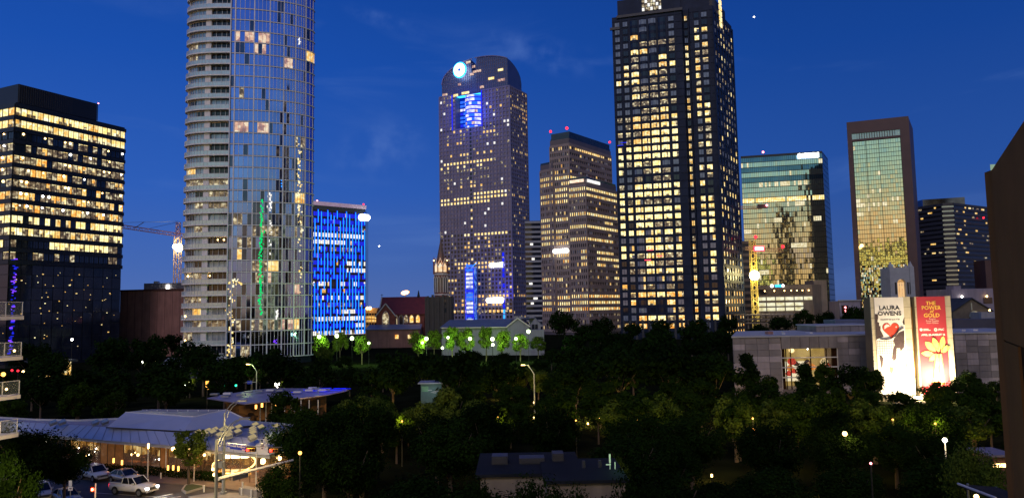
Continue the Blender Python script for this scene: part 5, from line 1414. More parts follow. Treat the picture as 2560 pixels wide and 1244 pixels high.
# ================================================================== cranes
def lattice(mb, a, b, w_, n, up=V(0, 0, 1), m=0, r=.09):
    a, b = Vector(a), Vector(b); d = (b-a); l = d.length; d.normalize(); s = d.cross(up)
    if s.length < .1: s = d.cross(V(1, 0, 0))
    s.normalize(); q = s.cross(d).normalized()
    cs = [s*(w_/2)*i+q*(w_/2)*j for i, j in ((-1, -1), (1, -1), (1, 1), (-1, 1))]
    for c in cs: mb.tube(a+c, b+c, r*1.4, n=4, m=m)
    for k in range(n):
        p, p2 = a+d*(l*k/n), a+d*(l*(k+1)/n)
        for i in range(4):
            c0, c1 = cs[i], cs[(i+1) % 4]
            if k % 2: c0, c1 = c1, c0
            mb.tube(p+c0, p2+c1, r, n=3, m=m)
def cranes():
    d = 420; t = thing('tower_crane', 'tower crane with a red jib and blazing floodlight, left of the curved tower', 'crane', P(441, 780, d))
    b, tp = P(441, 780, d), P(444, 592, d)
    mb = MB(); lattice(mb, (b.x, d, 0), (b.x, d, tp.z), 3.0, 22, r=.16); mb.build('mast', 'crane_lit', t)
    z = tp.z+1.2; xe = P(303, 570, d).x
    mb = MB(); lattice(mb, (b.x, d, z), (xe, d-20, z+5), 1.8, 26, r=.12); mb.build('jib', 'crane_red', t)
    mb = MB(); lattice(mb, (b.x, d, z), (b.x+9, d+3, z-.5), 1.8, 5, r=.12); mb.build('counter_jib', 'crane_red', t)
    mb = MB(); lattice(mb, (b.x, d, z), (b.x, d, z+7.5), 1.8, 5, r=.14); mb.build('mast_head', 'crane_red', t)
    mb = MB(); q = P(360, 555, d-12); base = V(b.x+(xe-b.x)*.58, d-12, z+3); mb.tube(base, q, .22, n=4); mb.tube((b.x, d, z+7.5), base+V(8, 2, 0), .12, n=3); mb.tube(q, (xe, d-20, z+5), .12, n=3); mb.tube(q, (b.x, d, z+8), .1, n=3); mb.build('stay', 'black_paint', t)
    f = P(446, 619, d-3); mb = MB(); mb.ball(f, 2.4, 10); mb.ball(P(437, 616, d-3), 1.3, 8); mb.build('floodlight', 'flood_white', t)
    lamp('crane_flood_lamp', f+V(0, -2.5, 0), 9000, (1, .85, .5), 1.2, parent=t)
    # right crane
    d = 400; t = thing('tower_crane', 'yellow-lit tower crane with a blinding floodlight in front of the mirror-glass tower', 'crane', P(1889, 780, d))
    b = P(1889, 790, d); zt = P(1889, 600, d).z
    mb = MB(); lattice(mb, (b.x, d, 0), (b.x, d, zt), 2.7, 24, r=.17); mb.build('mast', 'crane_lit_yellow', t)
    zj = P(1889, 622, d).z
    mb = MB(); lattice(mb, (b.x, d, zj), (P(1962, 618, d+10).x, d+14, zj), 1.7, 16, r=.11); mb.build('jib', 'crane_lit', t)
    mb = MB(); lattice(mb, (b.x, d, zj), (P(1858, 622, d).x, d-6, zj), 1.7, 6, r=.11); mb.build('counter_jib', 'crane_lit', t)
    p = P(1889, 592, d); mb = MB(); mb.ball(p, 1.0, 8); mb.build('beacon', 'lamp_red', t)
    p = P(1957, 616, d+12); mb = MB(); mb.ball(p, 1.0, 8); mb.build('beacon', 'lamp_red', t)
    p = P(1898, 621, d-3); mb = MB(); mb.box(p, V(2.3,0,0), V(0,.2,0), V(0,0,.85)); mb.build('red_sign', 'sign_red_core', t)
    mb = MB(); mb.box(p+V(0,.3,0), V(2.9,0,0), V(0,.2,0), V(0,0,1.4)); mb.build('red_sign_frame', 'sign_red', t)
    f = P(1886, 688, d-4); mb = MB(); mb.ball(f, 2.7, 12); mb.build('floodlight', 'flood_yellow', t)
    for q, e in ((f+V(0, -3, 3), 6000), (f+V(3, -2, -14), 3500)): lamp('crane_flood_lamp', q, e, (1, .82, .4), 1.2, parent=t)
    # third crane: only its jib shows
    d = 425; t = thing('tower_crane', 'orange crane jib with counterweight reaching out from behind the black granite tower', 'crane', P(1835, 780, d))
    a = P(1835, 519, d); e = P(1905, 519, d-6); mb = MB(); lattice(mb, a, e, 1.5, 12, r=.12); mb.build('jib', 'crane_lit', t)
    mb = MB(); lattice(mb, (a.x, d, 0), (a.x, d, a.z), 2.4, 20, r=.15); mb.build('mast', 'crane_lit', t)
    p = P(1907, 516, d-6); mb = MB(); mb.abox(p.x-3.0, p.x+2.4, p.y-1, p.y+1, p.z-1.0, p.z+1.2); mb.build('counterweight', 'brown_granite', t)
    mb = MB(); mb.ball(P(1917, 513, d-8), .7, 8); mb.build('beacon', 'lamp_pink', t)
glow('flood_white', (1, .9, .55), 30); glow('sign_red_core', (1, .55, .6), 4)
mat('crane_lit', (.42, .28, .14), .5, .1, .2, 1, emit=(1, .5, .2), es=.10); mat('crane_lit_yellow', (.6, .45, .08), .5, .1, .2, 1, emit=(1, .72, .2), es=.20)  # floodlight on the crane steel put in as faint emission
cranes()

# ================================================================== buildings behind the camera: seen mirrored in the towers
room('lit_gold', [(.2, (.5, .22, .0)), (.5, (1, .6, .05)), (.85, (1, .9, .3))], 2.4, .9)
def behind(name, label, cx, cy, w_, dp, h, seed, p=.3, m='lit_orange'):
    t = thing(name, label, 'apartment tower', (cx, cy, 0)); r = cityrand(seed)
    A, B = (cx+w_/2, cy), (cx-w_/2, cy)
    mb = MB(); mb.prism([(cx-w_/2, cy-dp), (cx+w_/2, cy-dp), A, B], 0, h); mb.build('core', 'limestone_dark', t)
    nf = int(h/3.6); nc = int(w_/3)
    mb = MB(); windows_joined(mb, A, B, 1, 3.6, nf, nc, .7, 1.9, .8, .1, lambda a, b: (1 if r.random() < p else 0 if r.random() < .8 else 2)); mb.build('window', ['dark_glass', m, 'lit_dim'], t, kind='stuff')
behind('apartment_tower', 'dark high-rise with scattered lit windows, mirrored at the right side of the teal glass tower', 168, -70, 30, 20, 215, 2, .35)
behind('apartment_tower', 'slender dark high-rise with lit windows, mirrored in the middle of the teal glass tower', 121, -70, 23, 16, 160, 3, .3)
behind('apartment_tower', 'broad low apartment block full of golden lights, mirrored low in the golden glass slab', 50, -62, 95, 20, 92, 4, .75, 'lit_gold')
# ================================================================== art museum: long stone walls, big window
def museum():
    d = 136
    t = stories('art_museum', 'long low limestone museum with a big golden window, beside the floodlit banner wall', 'museum', P(1990, 960, d))
    xl, xr = P(1832, 842, d).x, P(2560, 842, d).x; zt = P(1890, 843, d).z
    wx0, wx1 = P(1952, 850, d).x, P(2093, 850, d).x; wz1 = P(2000, 871, d).z; wz0 = 1.2
    mb = MB(); mb.prism([(xl, d+.3), (wx0, d+.3), (wx0, d+26), (xl+9, d+26)], 0, zt); mb.abox(wx1, xr+6, d+.3, d+26, 0, zt-.02); mb.abox(wx0, wx1, d+.35, d+26, wz1, zt-.01); mb.abox(wx0, wx1, d+6, d+26, 0, wz1); mb.abox(wx0, wx1, d+.3, d+6, 0, wz0); mb.build('wall', 'limestone_joint', t)
    mb = MB(); mb.prism([(xl-.3, d-.15), (xr+6, d-.15), (xr+6, d+26.3), (xl+8.8, d+26.3)], zt, zt+.28); mb.build('coping', 'stone_grey', t)
    # stone panels, each proud of the joint
    pw, ph = 2.35, 1.16; r = cityrand(12); var = []
    for k in range(3):
        q = MB(); q.box((0, 0, 0), (pw/2-.035, 0, 0), (0, .14, 0), (0, 0, ph/2-.03)); var.append(q.mesh('stone_panel', 'limestone' if k < 2 else 'limestone_b', (0, 0, 0))[0])
    x = xl+pw/2; cnt = 0
    spans = [(xl, wx0), (wx1, P(2176, 842, d).x), (P(2386, 842, d).x, xr)]
    for (a, b) in spans:
        n = max(1, int(round((b-a)/pw))); ww = (b-a)/n
        for i in range(n):
            for j in range(int(zt/ph)):
                o = place('stone_panel', r.choice(var), (a+(i+.5)*ww, d+.2+r.random()*.03, zt-ph*(j+.5)-.02), t); o.scale.x = ww/pw; cnt += 1
    n = 6; ww = (wx1-wx0)/n
    for i in range(n):
        mb = MB(); mb.box((wx0+(i+.5)*ww, d+.05, (zt+wz1)/2), (ww/2-.04, 0, 0), (0, .25, 0), (0, 0, (zt-wz1)/2-.04)); mb.build('header_panel', 'limestone', t)
    # window: lit hall behind, frames, coloured glass shapes
    mb = MB(); mb.quad((wx0, d+5.9, wz0), (wx1, d+5.9, wz0), (wx1, d+5.9, wz1), (wx0, d+5.9, wz1)); mb.build('hall_wall', 'gallery_wall', t)
    H = wz1-wz0
    for f in (0, .083, .166, .52, .80, .90, 1):
        mb = MB(); mb.abox(wx0+(wx1-wx0)*f-.07, wx0+(wx1-wx0)*f+.07, d+.1, d+.35, wz0, wz1); mb.build('mullion', 'near_wall_dark' if 0 < f < 1 else 'pale_trim', t)
    for y in (893, 917, 942):
        z = P(2020, y, d).z; mb = MB(); mb.abox(wx0, wx1, d-.05, d+.2, z-.09, z+.09); mb.build('transom', 'pale_trim', t)
    for (f0, f1, m) in ((0, .07, 'dark_brown_glass'), (.9, 1, 'dark_brown_glass')):
        mb = MB(); mb.quad((wx0+(wx1-wx0)*f0, d+.4, wz0), (wx0+(wx1-wx0)*f1, d+.4, wz0), (wx0+(wx1-wx0)*f1, d+.4, wz1), (wx0+(wx1-wx0)*f0, d+.4, wz1)); mb.build('side_glazing', m, t)
    mb = MB(); mb.quad((wx0+1.0, d+.42, wz0), (wx1-1.2, d+.42, wz0), (wx1-1.2, d+.42, wz1), (wx0+1.0, d+.42, wz1)); mb.build('window_glass', 'pavilion_glass', t)
    z0_, z1_ = P(2000, 938, d+5.8).z, P(2000, 902, d+5.8).z
    mb = MB(); mb.quad((wx0+1.8, d+5.7, z0_-1), (wx0+(wx1-wx0)*.68, d+5.7, z0_-1), (wx0+(wx1-wx0)*.68, d+5.7, z1_), (wx0+1.8, d+5.7, z1_)); mb.build('bright_panel', 'lit_cream', t)
    for px, py, rr_, m in ((1979, 902, .75, 'glass_red'), (1990, 908, .5, 'glass_dark'), (2018, 904, .55, 'glass_dark'), (2030, 916, .65, 'glass_amber'), (1975, 918, .6, 'glass_amber'), (1984, 926, .5, 'glass_red'), (2060, 902, .7, 'glass_pale'), (2068, 912, .5, 'glass_red'), (2083, 920, .6, 'glass_amber'), (1972, 932, .55, 'glass_red'), (2045, 926, .5, 'glass_amber')):
        c = P(px, py, d+3); mb = MB(); nn = 12
        rim = [c+V(rr_*math.cos(2*math.pi*k/nn)*(1+.15*math.cos(4*math.pi*k/nn)), .25*math.sin(4*math.pi*k/nn), rr_*math.sin(2*math.pi*k/nn)) for k in range(nn)]
        for k in range(nn): mb.tri(c+V(0, .35, 0), rim[k], rim[(k+1) % nn])
        mb.build('glass_dish', m, t)
    mb = MB(); mb.ball(P(2019, 872, d+1), .12, 6); mb.build('spot_lamp', 'lamp_white', t)
    lamp('hall_lamp', ((wx0+wx1)/2, d+3, wz1-.8), 500, (1, .72, .32), .5, parent=t)
    # set-back upper storey, roof lights
    a, b = P(2040, 820, d+14).x, P(2190, 820, d+14).x; z2 = P(2100, 814, d+14).z
    mb = MB(); mb.abox(a, b, d+14, d+24, zt-.5, z2); mb.build('upper_storey', 'limestone', t)
    mb = MB(); mb.abox(a-.2, b, d+13.8, d+24.2, z2, z2+.22); mb.build('upper_coping', 'stone_grey', t)
    for k in range(7):
        mb = MB(); x = a+(b-a)*k/7; mb.abox(x-.03, x+.03, d+13.9, d+13.99, zt, z2); mb.build('panel_joint', 'limestone_joint', t)
    for px, py, w_ in ((1927, 832, 12), (1960, 832, 7), (2028, 832, 8), (2410, 833, 9), (2440, 834, 12)):
        p = P(px, py, d+6); ww = w_*d/3600; mb = MB(); mb.abox(p.x-ww, p.x+ww, d+6, d+8, zt+.2, zt+.55+.3*(px == 1927)); mb.build('roof_light', 'white_metal' if px > 1930 else 'brick_wall', t)
    # dark upper wall right of the banner
    a, b = P(2385, 800, d+20).x, P(2560, 800, d+20).x; mb = MB(); mb.abox(a, b, d+20, d+26.5, zt+.1, P(2450, 797, d+20).z); mb.build('upper_wall', 'slate_wall', t)
    # blue-grey plant box behind
    a, b = P(2073, 805, d+30).x, P(2150, 805, d+30).x; mb = MB(); mb.abox(a, b, d+27, d+33, 0, P(2110, 799, d+27).z); mb.build('rooftop_plant', 'slate_blue', t)
mat('limestone_joint', (.13, .11, .11), .85, 0, .1, 3); mat('limestone_b', (.33, .29, .30), .75, 0, .16, 2.2, bump=.25, dirt=.25)
room('gallery_wall', [(.3, (.22, .13, .02)), (.6, (.40, .25, .05)), (.9, (.62, .42, .12))], .8, 2.4)
room('lit_cream', [(.3, (1, .75, .38)), (.8, (1, .9, .6))], 1.0, 3)
mat('dark_brown_glass', (.03, .012, .005), .2); mat('glass_red', (.45, .04, .02), .1, emit=(.7, .05, .02), es=.5); mat('glass_dark', (.10, .03, .01), .1)
mat('glass_amber', (.6, .22, .05), .1, emit=(.9, .35, .05), es=.45); mat('glass_pale', (.7, .55, .3), .1, emit=(1, .8, .4), es=.6); mat('slate_wall', (.045, .045, .065), .7, 0, .1, 4)
museum()

# ================================================================== floodlit wall with two banners
def banner_wall():
    d = 126
    t = stories('banner_wall', 'tall floodlit stone wall holding a white banner and a red banner', 'wall', P(2285, 995, d))
    def X(px): return P(px, 743, d).x
    zt = P(2275, 741, d).z
    xs = {k: X(v) for k, v in dict(a=2175, b=2183.5, c=2257, e=2274, f=2286.5, g=2289, h=2361, i=2375).items()}
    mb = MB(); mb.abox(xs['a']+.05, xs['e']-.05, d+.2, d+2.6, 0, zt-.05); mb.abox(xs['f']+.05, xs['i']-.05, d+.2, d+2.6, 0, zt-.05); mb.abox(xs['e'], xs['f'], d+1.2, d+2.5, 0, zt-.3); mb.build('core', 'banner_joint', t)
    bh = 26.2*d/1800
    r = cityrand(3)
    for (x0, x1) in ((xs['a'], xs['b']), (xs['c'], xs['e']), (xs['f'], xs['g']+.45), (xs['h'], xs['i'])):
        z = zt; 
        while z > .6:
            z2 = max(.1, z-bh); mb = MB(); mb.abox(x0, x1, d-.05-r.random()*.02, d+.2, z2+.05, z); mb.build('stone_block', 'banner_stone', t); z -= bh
    mb = MB(); mb.abox(xs['e']+.1, xs['f']-.1, d+.9, d+1.15, 4.2, zt-1.8); mb.build('bronze_slot', 'bronze_panel', t)
    u, n = V(1, 0, 0), V(0, -1, 0)
    def Z(py, px=2220): return P(px, py, d).z
    yb = d-.12
    def flat(pts, m, y, parent, nm): # pts in photograph pixels on the banner plane
        mb = MB(); q = [P(px, py, d) for px, py in pts]; mb.poly([(p.x, y, p.z) for p in q]); return mb.build(nm, m, parent)
    # ---- white banner
    bw = thing('white_banner', 'white hanging banner with the words LAURA OWENS and a red heart', 'banner', (X(2220), d-.1, 0))
    z0 = 1.2
    mb = MB(); mb.abox(xs['b']+.03, xs['c']-.03, yb, yb+.05, z0, zt-.05); mb.build('cloth', 'banner_white', bw)
    text_obj('LAURA', 1.02, (X(2220.5), yb-.012, Z(774)), u, n, 'banner_black', bw, depth=.008, bold=.025, sx=1.12)
    text_obj('OWENS', 1.02, (X(2220.5), yb-.012, Z(788)), u, n, 'banner_black', bw, depth=.008, bold=.025, sx=1.12)
    text_obj('MARCH 30–JULY 29', .34, (X(2221), yb-.012, Z(800)), u, n, 'banner_brown', bw, depth=.008, sx=1.15)
    # generic heart
    cx_, cz = X(2221.5), Z(823, 2222); s = 1.38
    pts = []
    for k in range(40):
        a = 2*math.pi*k/40; pts.append((16*math.sin(a)**3/16, (13*math.cos(a)-5*math.cos(2*a)-2*math.cos(3*a)-math.cos(4*a))/15))
    def heart(sc_, y, m, nm):
        mb = MB(); i0 = len(mb.v)
        P0 = [(cx_+x*s*sc_, y, cz+z*s*sc_*1.0) for x, z in pts]
        for a_, b_ in zip(P0, P0[1:]+P0[:1]): mb.tri((cx_, y, cz), b_, a_)
        mb.build(nm, m, bw)
    heart(1.07, yb-.006, 'banner_brown', 'heart_outline'); heart(1.0, yb-.012, 'heart_red', 'heart')
    mb = MB(); mb.poly([(cx_+x*s, yb-.018, cz+z*s) for x, z in ((-.82, .05), (-.80, .45), (-.55, .68), (-.28, .62), (-.08, .38), (-.4, .35))]); mb.poly([(cx_+x*s, yb-.018, cz+z*s) for x, z in ((.62, .18), (.74, .25), (.72, .42), (.6, .35))]); mb.build('heart_shine', 'banner_white', bw)
    # torn dark shapes, grid and brush strokes (abstract painting)
    xb, xc = xs['b']+.03, xs['c']-.03; Wb = xc-xb
    def bp(fx, py): return (xb+Wb*fx, yb-.010, Z(py))
    def shape(l, m, nm, y=.010):
        mb = MB(); mb.poly([(xb+Wb*fx, yb-y, Z(py)) for fx, py in l]); mb.build(nm, m, bw)
    shape([(0, 784), (.10, 784), (.11, 792), (.07, 803), (.13, 806), (.12, 814), (.17, 813), (.16, 824), (.26, 840), (.10, 844), (0, 848)], 'banner_brown', 'dark_shape')
    shape([(1, 792), (1, 812), (.95, 811), (.93, 805)], 'banner_brown', 'dark_shape')
    for k in range(13):
        fx = .03+.078*k; z_lo = Z(900-abs(k-6)*3)
        mb = MB(); mb.box((xb+Wb*fx, yb-.008, (Z(850)+z_lo)/2), (.025, 0, 0), (0, .004, 0), (0, 0, (Z(850)-z_lo)/2)); mb.build('grid_line', 'banner_black', bw)
    for k in range(9):
        mb = MB(); z_ = Z(852+6*k); mb.box((xb+Wb*.5, yb-.0125, z_), (Wb*.48, 0, 0), (0, .004, 0), (0, 0, .025)); mb.build('grid_line', 'banner_black', bw)
    shape([(.60, 846), (.70, 838), (.80, 830), (.97, 826), (.97, 838), (.93, 868), (.80, 878), (.78, 870), (.68, 870), (.66, 884), (.64, 897), (.54, 902), (.50, 895), (.55, 872), (.62, 862), (.58, 852)], 'banner_brown', 'brush_stroke', .020)
    shape([(.07, 885), (.14, 888), (.20, 893), (.17, 912), (.10, 921), (.09, 904)], 'banner_brown', 'brush_stroke', .020)
    shape([(.93, 905), (.99, 897), (.99, 925), (.95, 920)], 'banner_brown', 'brush_stroke', .020)
    shape([(.38, 915), (.55, 918), (.48, 935), (.40, 932)], 'heart_red', 'brush_stroke', .020)
    mb = MB(); pl = [bp(.12, 846), bp(.3, 848), bp(.5, 846), bp(.66, 838), bp(.78, 826), bp(.95, 819)]
    mb.path([(x, y-.012, z) for x, y, z in pl], .11, 5); mb.build('brush_line', 'banner_brown', bw)
    # ---- red banner
    br = thing('red_banner', 'red hanging banner with gold words THE POWER of GOLD above golden leaf shapes', 'banner', (X(2325), d-.1, 0))
    mb = MB(); mb.abox(xs['g']+.03, xs['h']-.03, yb, yb+.05, z0, zt-.05); mb.build('cloth', 'banner_red', br)
    cxr = X(2324.5)
    ux = V(1, 0, 0)
    for s_, sz, py, sh in (('THE', .88, 761.5, 0), ('POWER', .92, 773, 0), ('of', .72, 780.5, .3), ('GOLD', .95, 792, 0)):
        text_obj(s_, sz, (cxr+(py-742)*.001, yb-.012, Z(py, 2325)), u, n, 'banner_gold', br, depth=.008, bold=.02, shear=sh, sx=1.05)
    for s_, sz, py in (('Asante', .42, 798), ('Royal Regalia', .42, 803.2), ('from Ghana', .42, 808.3)):
        text_obj(s_, sz, (cxr+.1, yb-.012, Z(py, 2325)), u, n, 'banner_pink', br, depth=.006)
    text_obj('sponsors', .22, (cxr+.1, yb-.012, Z(818, 2325)), u, n, 'banner_pink', br, depth=.006) if False else None
    text_obj('PNC', .50, (cxr+1.5, yb-.012, Z(825.5, 2345)), u, n, 'banner_white', br, depth=.006, bold=.02, shear=.25)
    def disc(x, z, r0, m, y=.014, nn=14, hexa=False):
        mb = MB(); nn = 6 if hexa else nn; mb.poly([(x+r0*math.cos(2*math.pi*k/nn), yb-y, z+r0*math.sin(2*math.pi*k/nn)) for k in range(nn)]); mb.build('emblem', m, br)
    disc(cxr+.58, Z(823.3, 2335), .30, 'banner_white'); disc(cxr+.58, Z(823.3, 2335), .12, 'banner_red', .018)
    disc(cxr-1.95, Z(823.3, 2300), .27, 'banner_white', hexa=True)
    for dz, w_ in ((.10, .9), (-.12, 1.25)):
        mb = MB(); mb.box((cxr-1.55+w_/2, yb-.012, Z(823.3, 2305)+dz), (w_/2, 0, 0), (0, .004, 0), (0, 0, .06)); mb.build('sponsor_line', 'banner_white', br)
    text_obj('APRIL 15–AUGUST 12', .43, (cxr+.1, yb-.012, Z(838, 2330)), u, n, 'banner_white', br, depth=.006, bold=.02, sx=1.0)
    # golden leaves
    def leaf(px, py, ln, wd_, ang, m='banner_leaf', yo=0):
        c = P(px, py, d); a = R(ang); dx, dz = math.cos(a), math.sin(a); pts = []
        for k in range(9):
            f = k/8; w2 = wd_*math.sin(math.pi*f)**.8; pts.append((f*ln, w2))
        out = [(c.x+dx*x-dz*y, c.z+dz*x+dx*y) for x, y in pts]+[(c.x+dx*x+dz*y, c.z+dz*x-dx*y) for x, y in pts[::-1][1:-1]]
        mb = MB(); mb.poly([(x, yb-.016-yo, z) for x, z in out][::-1]); ln_ = [(x, yb-.018-yo, z) for x, z in out]; mb.build('golden_leaf', m, br)
        mb = MB(); mb.path(ln_+[ln_[0]], .03, 3); mb.build('leaf_edge', 'banner_brown', br)
    for li_, a_ in enumerate(((2346, 880, 2.1, .52, 100), (2353, 874, 2.5, .5, 80), (2338, 878, 2.5, .6, 135), (2336, 886, 2.4, .5, 172), (2350, 880, 2.0, .45, 30), (2343, 884, 1.9, .5, 215), (2350, 890, 2.0, .45, 250), (2344, 872, 2.2, .5, 112), (2356, 882, 1.6, .4, 60))): leaf(*a_, yo=.008*li_)
    mb = MB(); mb.tube(P(2342, 884, d-.06), P(2336, 960, d-.06), .30, .5, 6); mb.tube(P(2350, 884, d-.06), P(2356, 960, d-.06), .28, .45, 6); mb.build('golden_stem', 'banner_leaf', br)
    # base: lit trough and floodlights
    x0, x1 = P(2236, 1000, d-3).x, P(2345, 1000, d-3).x
    mb = MB(); mb.abox(x0, x1, d-3.4, d-2.4, 0, P(2290, 999, d-3).z-.25); mb.build('light_trough', 'banner_stone', t)
    z_ = P(2290, 993, d-3).z
    mb = MB(); mb.abox(x0+.2, P(2310, 1000, d-3).x, d-3.5, d-3.4, z_-.25, z_+.28); mb.build('trough_light', 'lamp_cream', t)
    mb = MB(); mb.abox(P(2313, 1000, d-3).x, x1-.2, d-3.5, d-3.4, z_-.22, z_+.2); mb.build('trough_light', 'lamp_warm', t)
    xa, xz = xs['a']+.5, xs['i']+1.2
    for f in (.08, .30, .5, .70, .92):
        x = xa+(xz-xa)*f
        la = lamp('floodlight_beam', (x, d-3.0, z_+.4), 9500, (1, .80, .50), .35, 'SPOT', t, angle=R(85)); aim(la, (x, d-3.0, z_+.4), (x, d, 13))
        mb = MB(); mb.box((x, d-3.0, z_+.25), (.25, 0, 0), (0, .15, 0), (0, 0, .18)); mb.build('floodlight', 'black_paint', t)
    lamp('base_wash', ((xa+xz)/2-2.6, d-2.2, 3.6), 7500, (1, .80, .48), .5, parent=t); lamp('base_wash', ((xa+xz)/2+3.0, d-2.2, 3.6), 8000, (1, .80, .46), .5, parent=t)
mat('banner_joint', (.10, .08, .05), .8); mat('bronze_panel', (.20, .10, .02), .6, 0, .2, 2); mat('banner_pink', (.75, .42, .36), .7); mat('banner_leaf', (.80, .55, .14), .6, 0, .2, .5); glow('lamp_cream', (1, .80, .5), 5)
banner_wall()

# ================================================================== restaurant pavilion at the left
def pavilion():
    t = stories('restaurant_pavilion', 'low glass restaurant pavilion glowing amber under a wide folded metal roof', 'restaurant', G(420, 1190))
    ze, zi = 3.3, 4.3
    E = [G(-60, 1060, ze), G(78, 1083, ze), G(162, 1090, ze), G(279, 1101, ze), G(400, 1110, ze), G(528, 1124, ze), G(674, 1137, ze), G(728, 1117, ze)]
    I = [G(-50, 1048, zi), G(90, 1056, zi), G(200, 1062, zi), G(285, 1068, zi), G(385, 1076, zi), G(515, 1085, zi), G(665, 1097, zi), G(722, 1088, zi)]
    Bk = [G(735, 1064, zi-.2), G(620, 1058, zi-.2)]
    mm = ['roof_metal']
    # sloping eave panels, one by one
    for k in range(len(E)-1):
        n = max(1, int(round((E[k+1]-E[k]).length/1.55)))
        for q in range(n):
            f0, f1 = q/n, (q+1)/n
            a, b = E[k].lerp(E[k+1], f0), E[k].lerp(E[k+1], f1); c, d = I[k].lerp(I[k+1], f1), I[k].lerp(I[k+1], f0)
            e = (b-a).normalized()*.012; mb = MB(); mb.slab([a+e, b-e, c-e, d+e], .14); mb.build('roof_panel', 'roof_metal', t)
            mb = MB(); mb.tube(b+V(0,0,.02), c+V(0,0,.02), .035, n=4); mb.build('roof_seam', 'roof_metal_dark', t)
    mb = MB()
    for k in range(len(E)-1): mb.quad(E[k]-V(0,0,.32), E[k+1]-V(0,0,.32), E[k+1]-V(0,0,.02), E[k]-V(0,0,.02)); 
    mb.build('fascia', 'roof_metal', t)
    # flat inner roof
    BK = [G(px, py, zi-.1) for px, py in ((-45, 1042), (88, 1050), (195, 1052), (285, 1048), (400, 1046), (525, 1050), (650, 1057), (735, 1063))]
    mb = MB()
    for k in range(7): mb.slab([I[k]-V(0,0,.12), I[k+1]-V(0,0,.12), BK[k+1], BK[k]], .2)
    mb.build('flat_roof', 'roof_blue', t)
    mb = MB()
    for k in range(7): mb.tube(BK[k]+V(0,0,.1), BK[k+1]+V(0,0,.1), .14, n=4)
    mb.build('roof_edge', 'roof_metal', t)
    # raised folded monitor: (front base line) -> ridge -> parapet behind
    zb = zi+.12; zr = zi+2.1
    a0, a1, a2 = G(268, 1066, zb), G(460, 1076, zb), G(642, 1061, zb)
    def PZ(px, py, ref): return P(px, py, ref)
    r0, r1, r2 = P(314, 1029, a0.y+3.8), P(484, 1041, a1.y+2.6), P(565, 1023, a1.y+5.5)
    r3 = P(614, 1046, a2.y+.8)
    mb = MB(); mb.poly([a0, a1, r1, r0]); mb.build('monitor_face', 'roof_metal', t)
    mb = MB(); mb.poly([a1, a2, r3, r2, r1]); mb.build('monitor_face', 'roof_metal', t, label='lighter gable face of the raised roof')
    bk = P(380, 1022, a0.y+12); bk2 = P(565, 1023, a0.y+12)
    mb = MB(); mb.poly([r0, r1, r2, bk2, bk]); mb.build('monitor_back', 'roof_metal_dark', t)
    mb = MB(); mb.poly([r2, r3, a2, P(640, 1056, a2.y+6), bk2]); mb.build('monitor_side', 'roof_metal_dark', t)
    mb = MB(); q = [a0+V(0,-.15,-.05), a1+V(0,-.15,-.05), a2+V(0,-.15,-.05)]; mb.path(q, .09, 4); mb.build('monitor_base', 'black_paint', t)
    mb = MB(); mb.path([r0, r1, r2, r3], .06, 4); mb.build('ridge_cap', 'white_metal', t)
    # blue-grey screen behind the monitor
    s0, s1 = P(355, 1037, a0.y+8), P(560, 1037, a0.y+8)
    mb = MB(); mb.box((s0+s1)/2+V(0,0,.1), (s1-s0)/2, V(0,.06,0), V(0,0,.6)); mb.build('roof_screen', 'roof_blue', t)
    for k in range(8):
        p = s0.lerp(s1, (k+.5)/8); mb = MB(); mb.box(p+V(0,-.1,.1), V(.05,0,0), V(0,.04,0), V(0,0,.6)); mb.build('screen_post', 'white_metal', t)
    # skylights
    sky = [(495, 1078), (512, 1081), (520, 1074), (537, 1071), (532, 1077), (549, 1084), (556, 1072), (562, 1068), (577, 1069), (572, 1079), (571, 1085), (596, 1065), (594, 1076), (632, 1069), (632, 1074), (632, 1079), (631, 1090), (652, 1065), (690, 1063), (674, 1083), (697, 1083), (673, 1093), (695, 1090), (716, 1087), (638, 1059), (155, 1052), (132, 1053), (238, 1053), (262, 1051)]
    k_ = 0
    for px, py in sky:
        c = G(px, py, zi+.45); w_, h_ = .78, .50
        pts = [c+V(-w_/2, 0, 0)*1.35, c+V(0, -h_, -.22), c+V(w_/2, 0, 0)*1.35, c+V(0, h_, .24)]
        mb = MB(); mb.slab(pts, .1, 0); pt2 = [c+(p-c)*.8+V(0,0,.02) for p in pts]; mb.poly(pt2, 1)
        pt3 = [p-V(0,0,.1) for p in pts]; mb.slab([c+(p-c)*.92-V(0,0,.05) for p in pt3], .16, 2)
        lit_ = px > 480 and not (660 < px < 700 and py > 1082)
        mb.build('skylight', ['roof_metal_dark', 'skylight_cream' if lit_ else 'pale_teal_glass', 'roof_metal_dark'], t)
    c = G(691, 1074, zi+.1); mb = MB(); mb.tube(c, c+V(0,0,.25), .8, n=12); mb.build('round_vent', 'roof_blue', t)
    # glass front, posts, timber panels, interior
    W = [e.lerp(i, .35) for e, i in zip(E, I)]
    W = [V(p.x, p.y+.6, 0) for p in W]; hz = 3.35
    r = cityrand(14)
    kinds = {1: 'glass', 2: 'glass', 3: 'wood', 4: 'glass', 5: 'glass', 6: 'glass'}
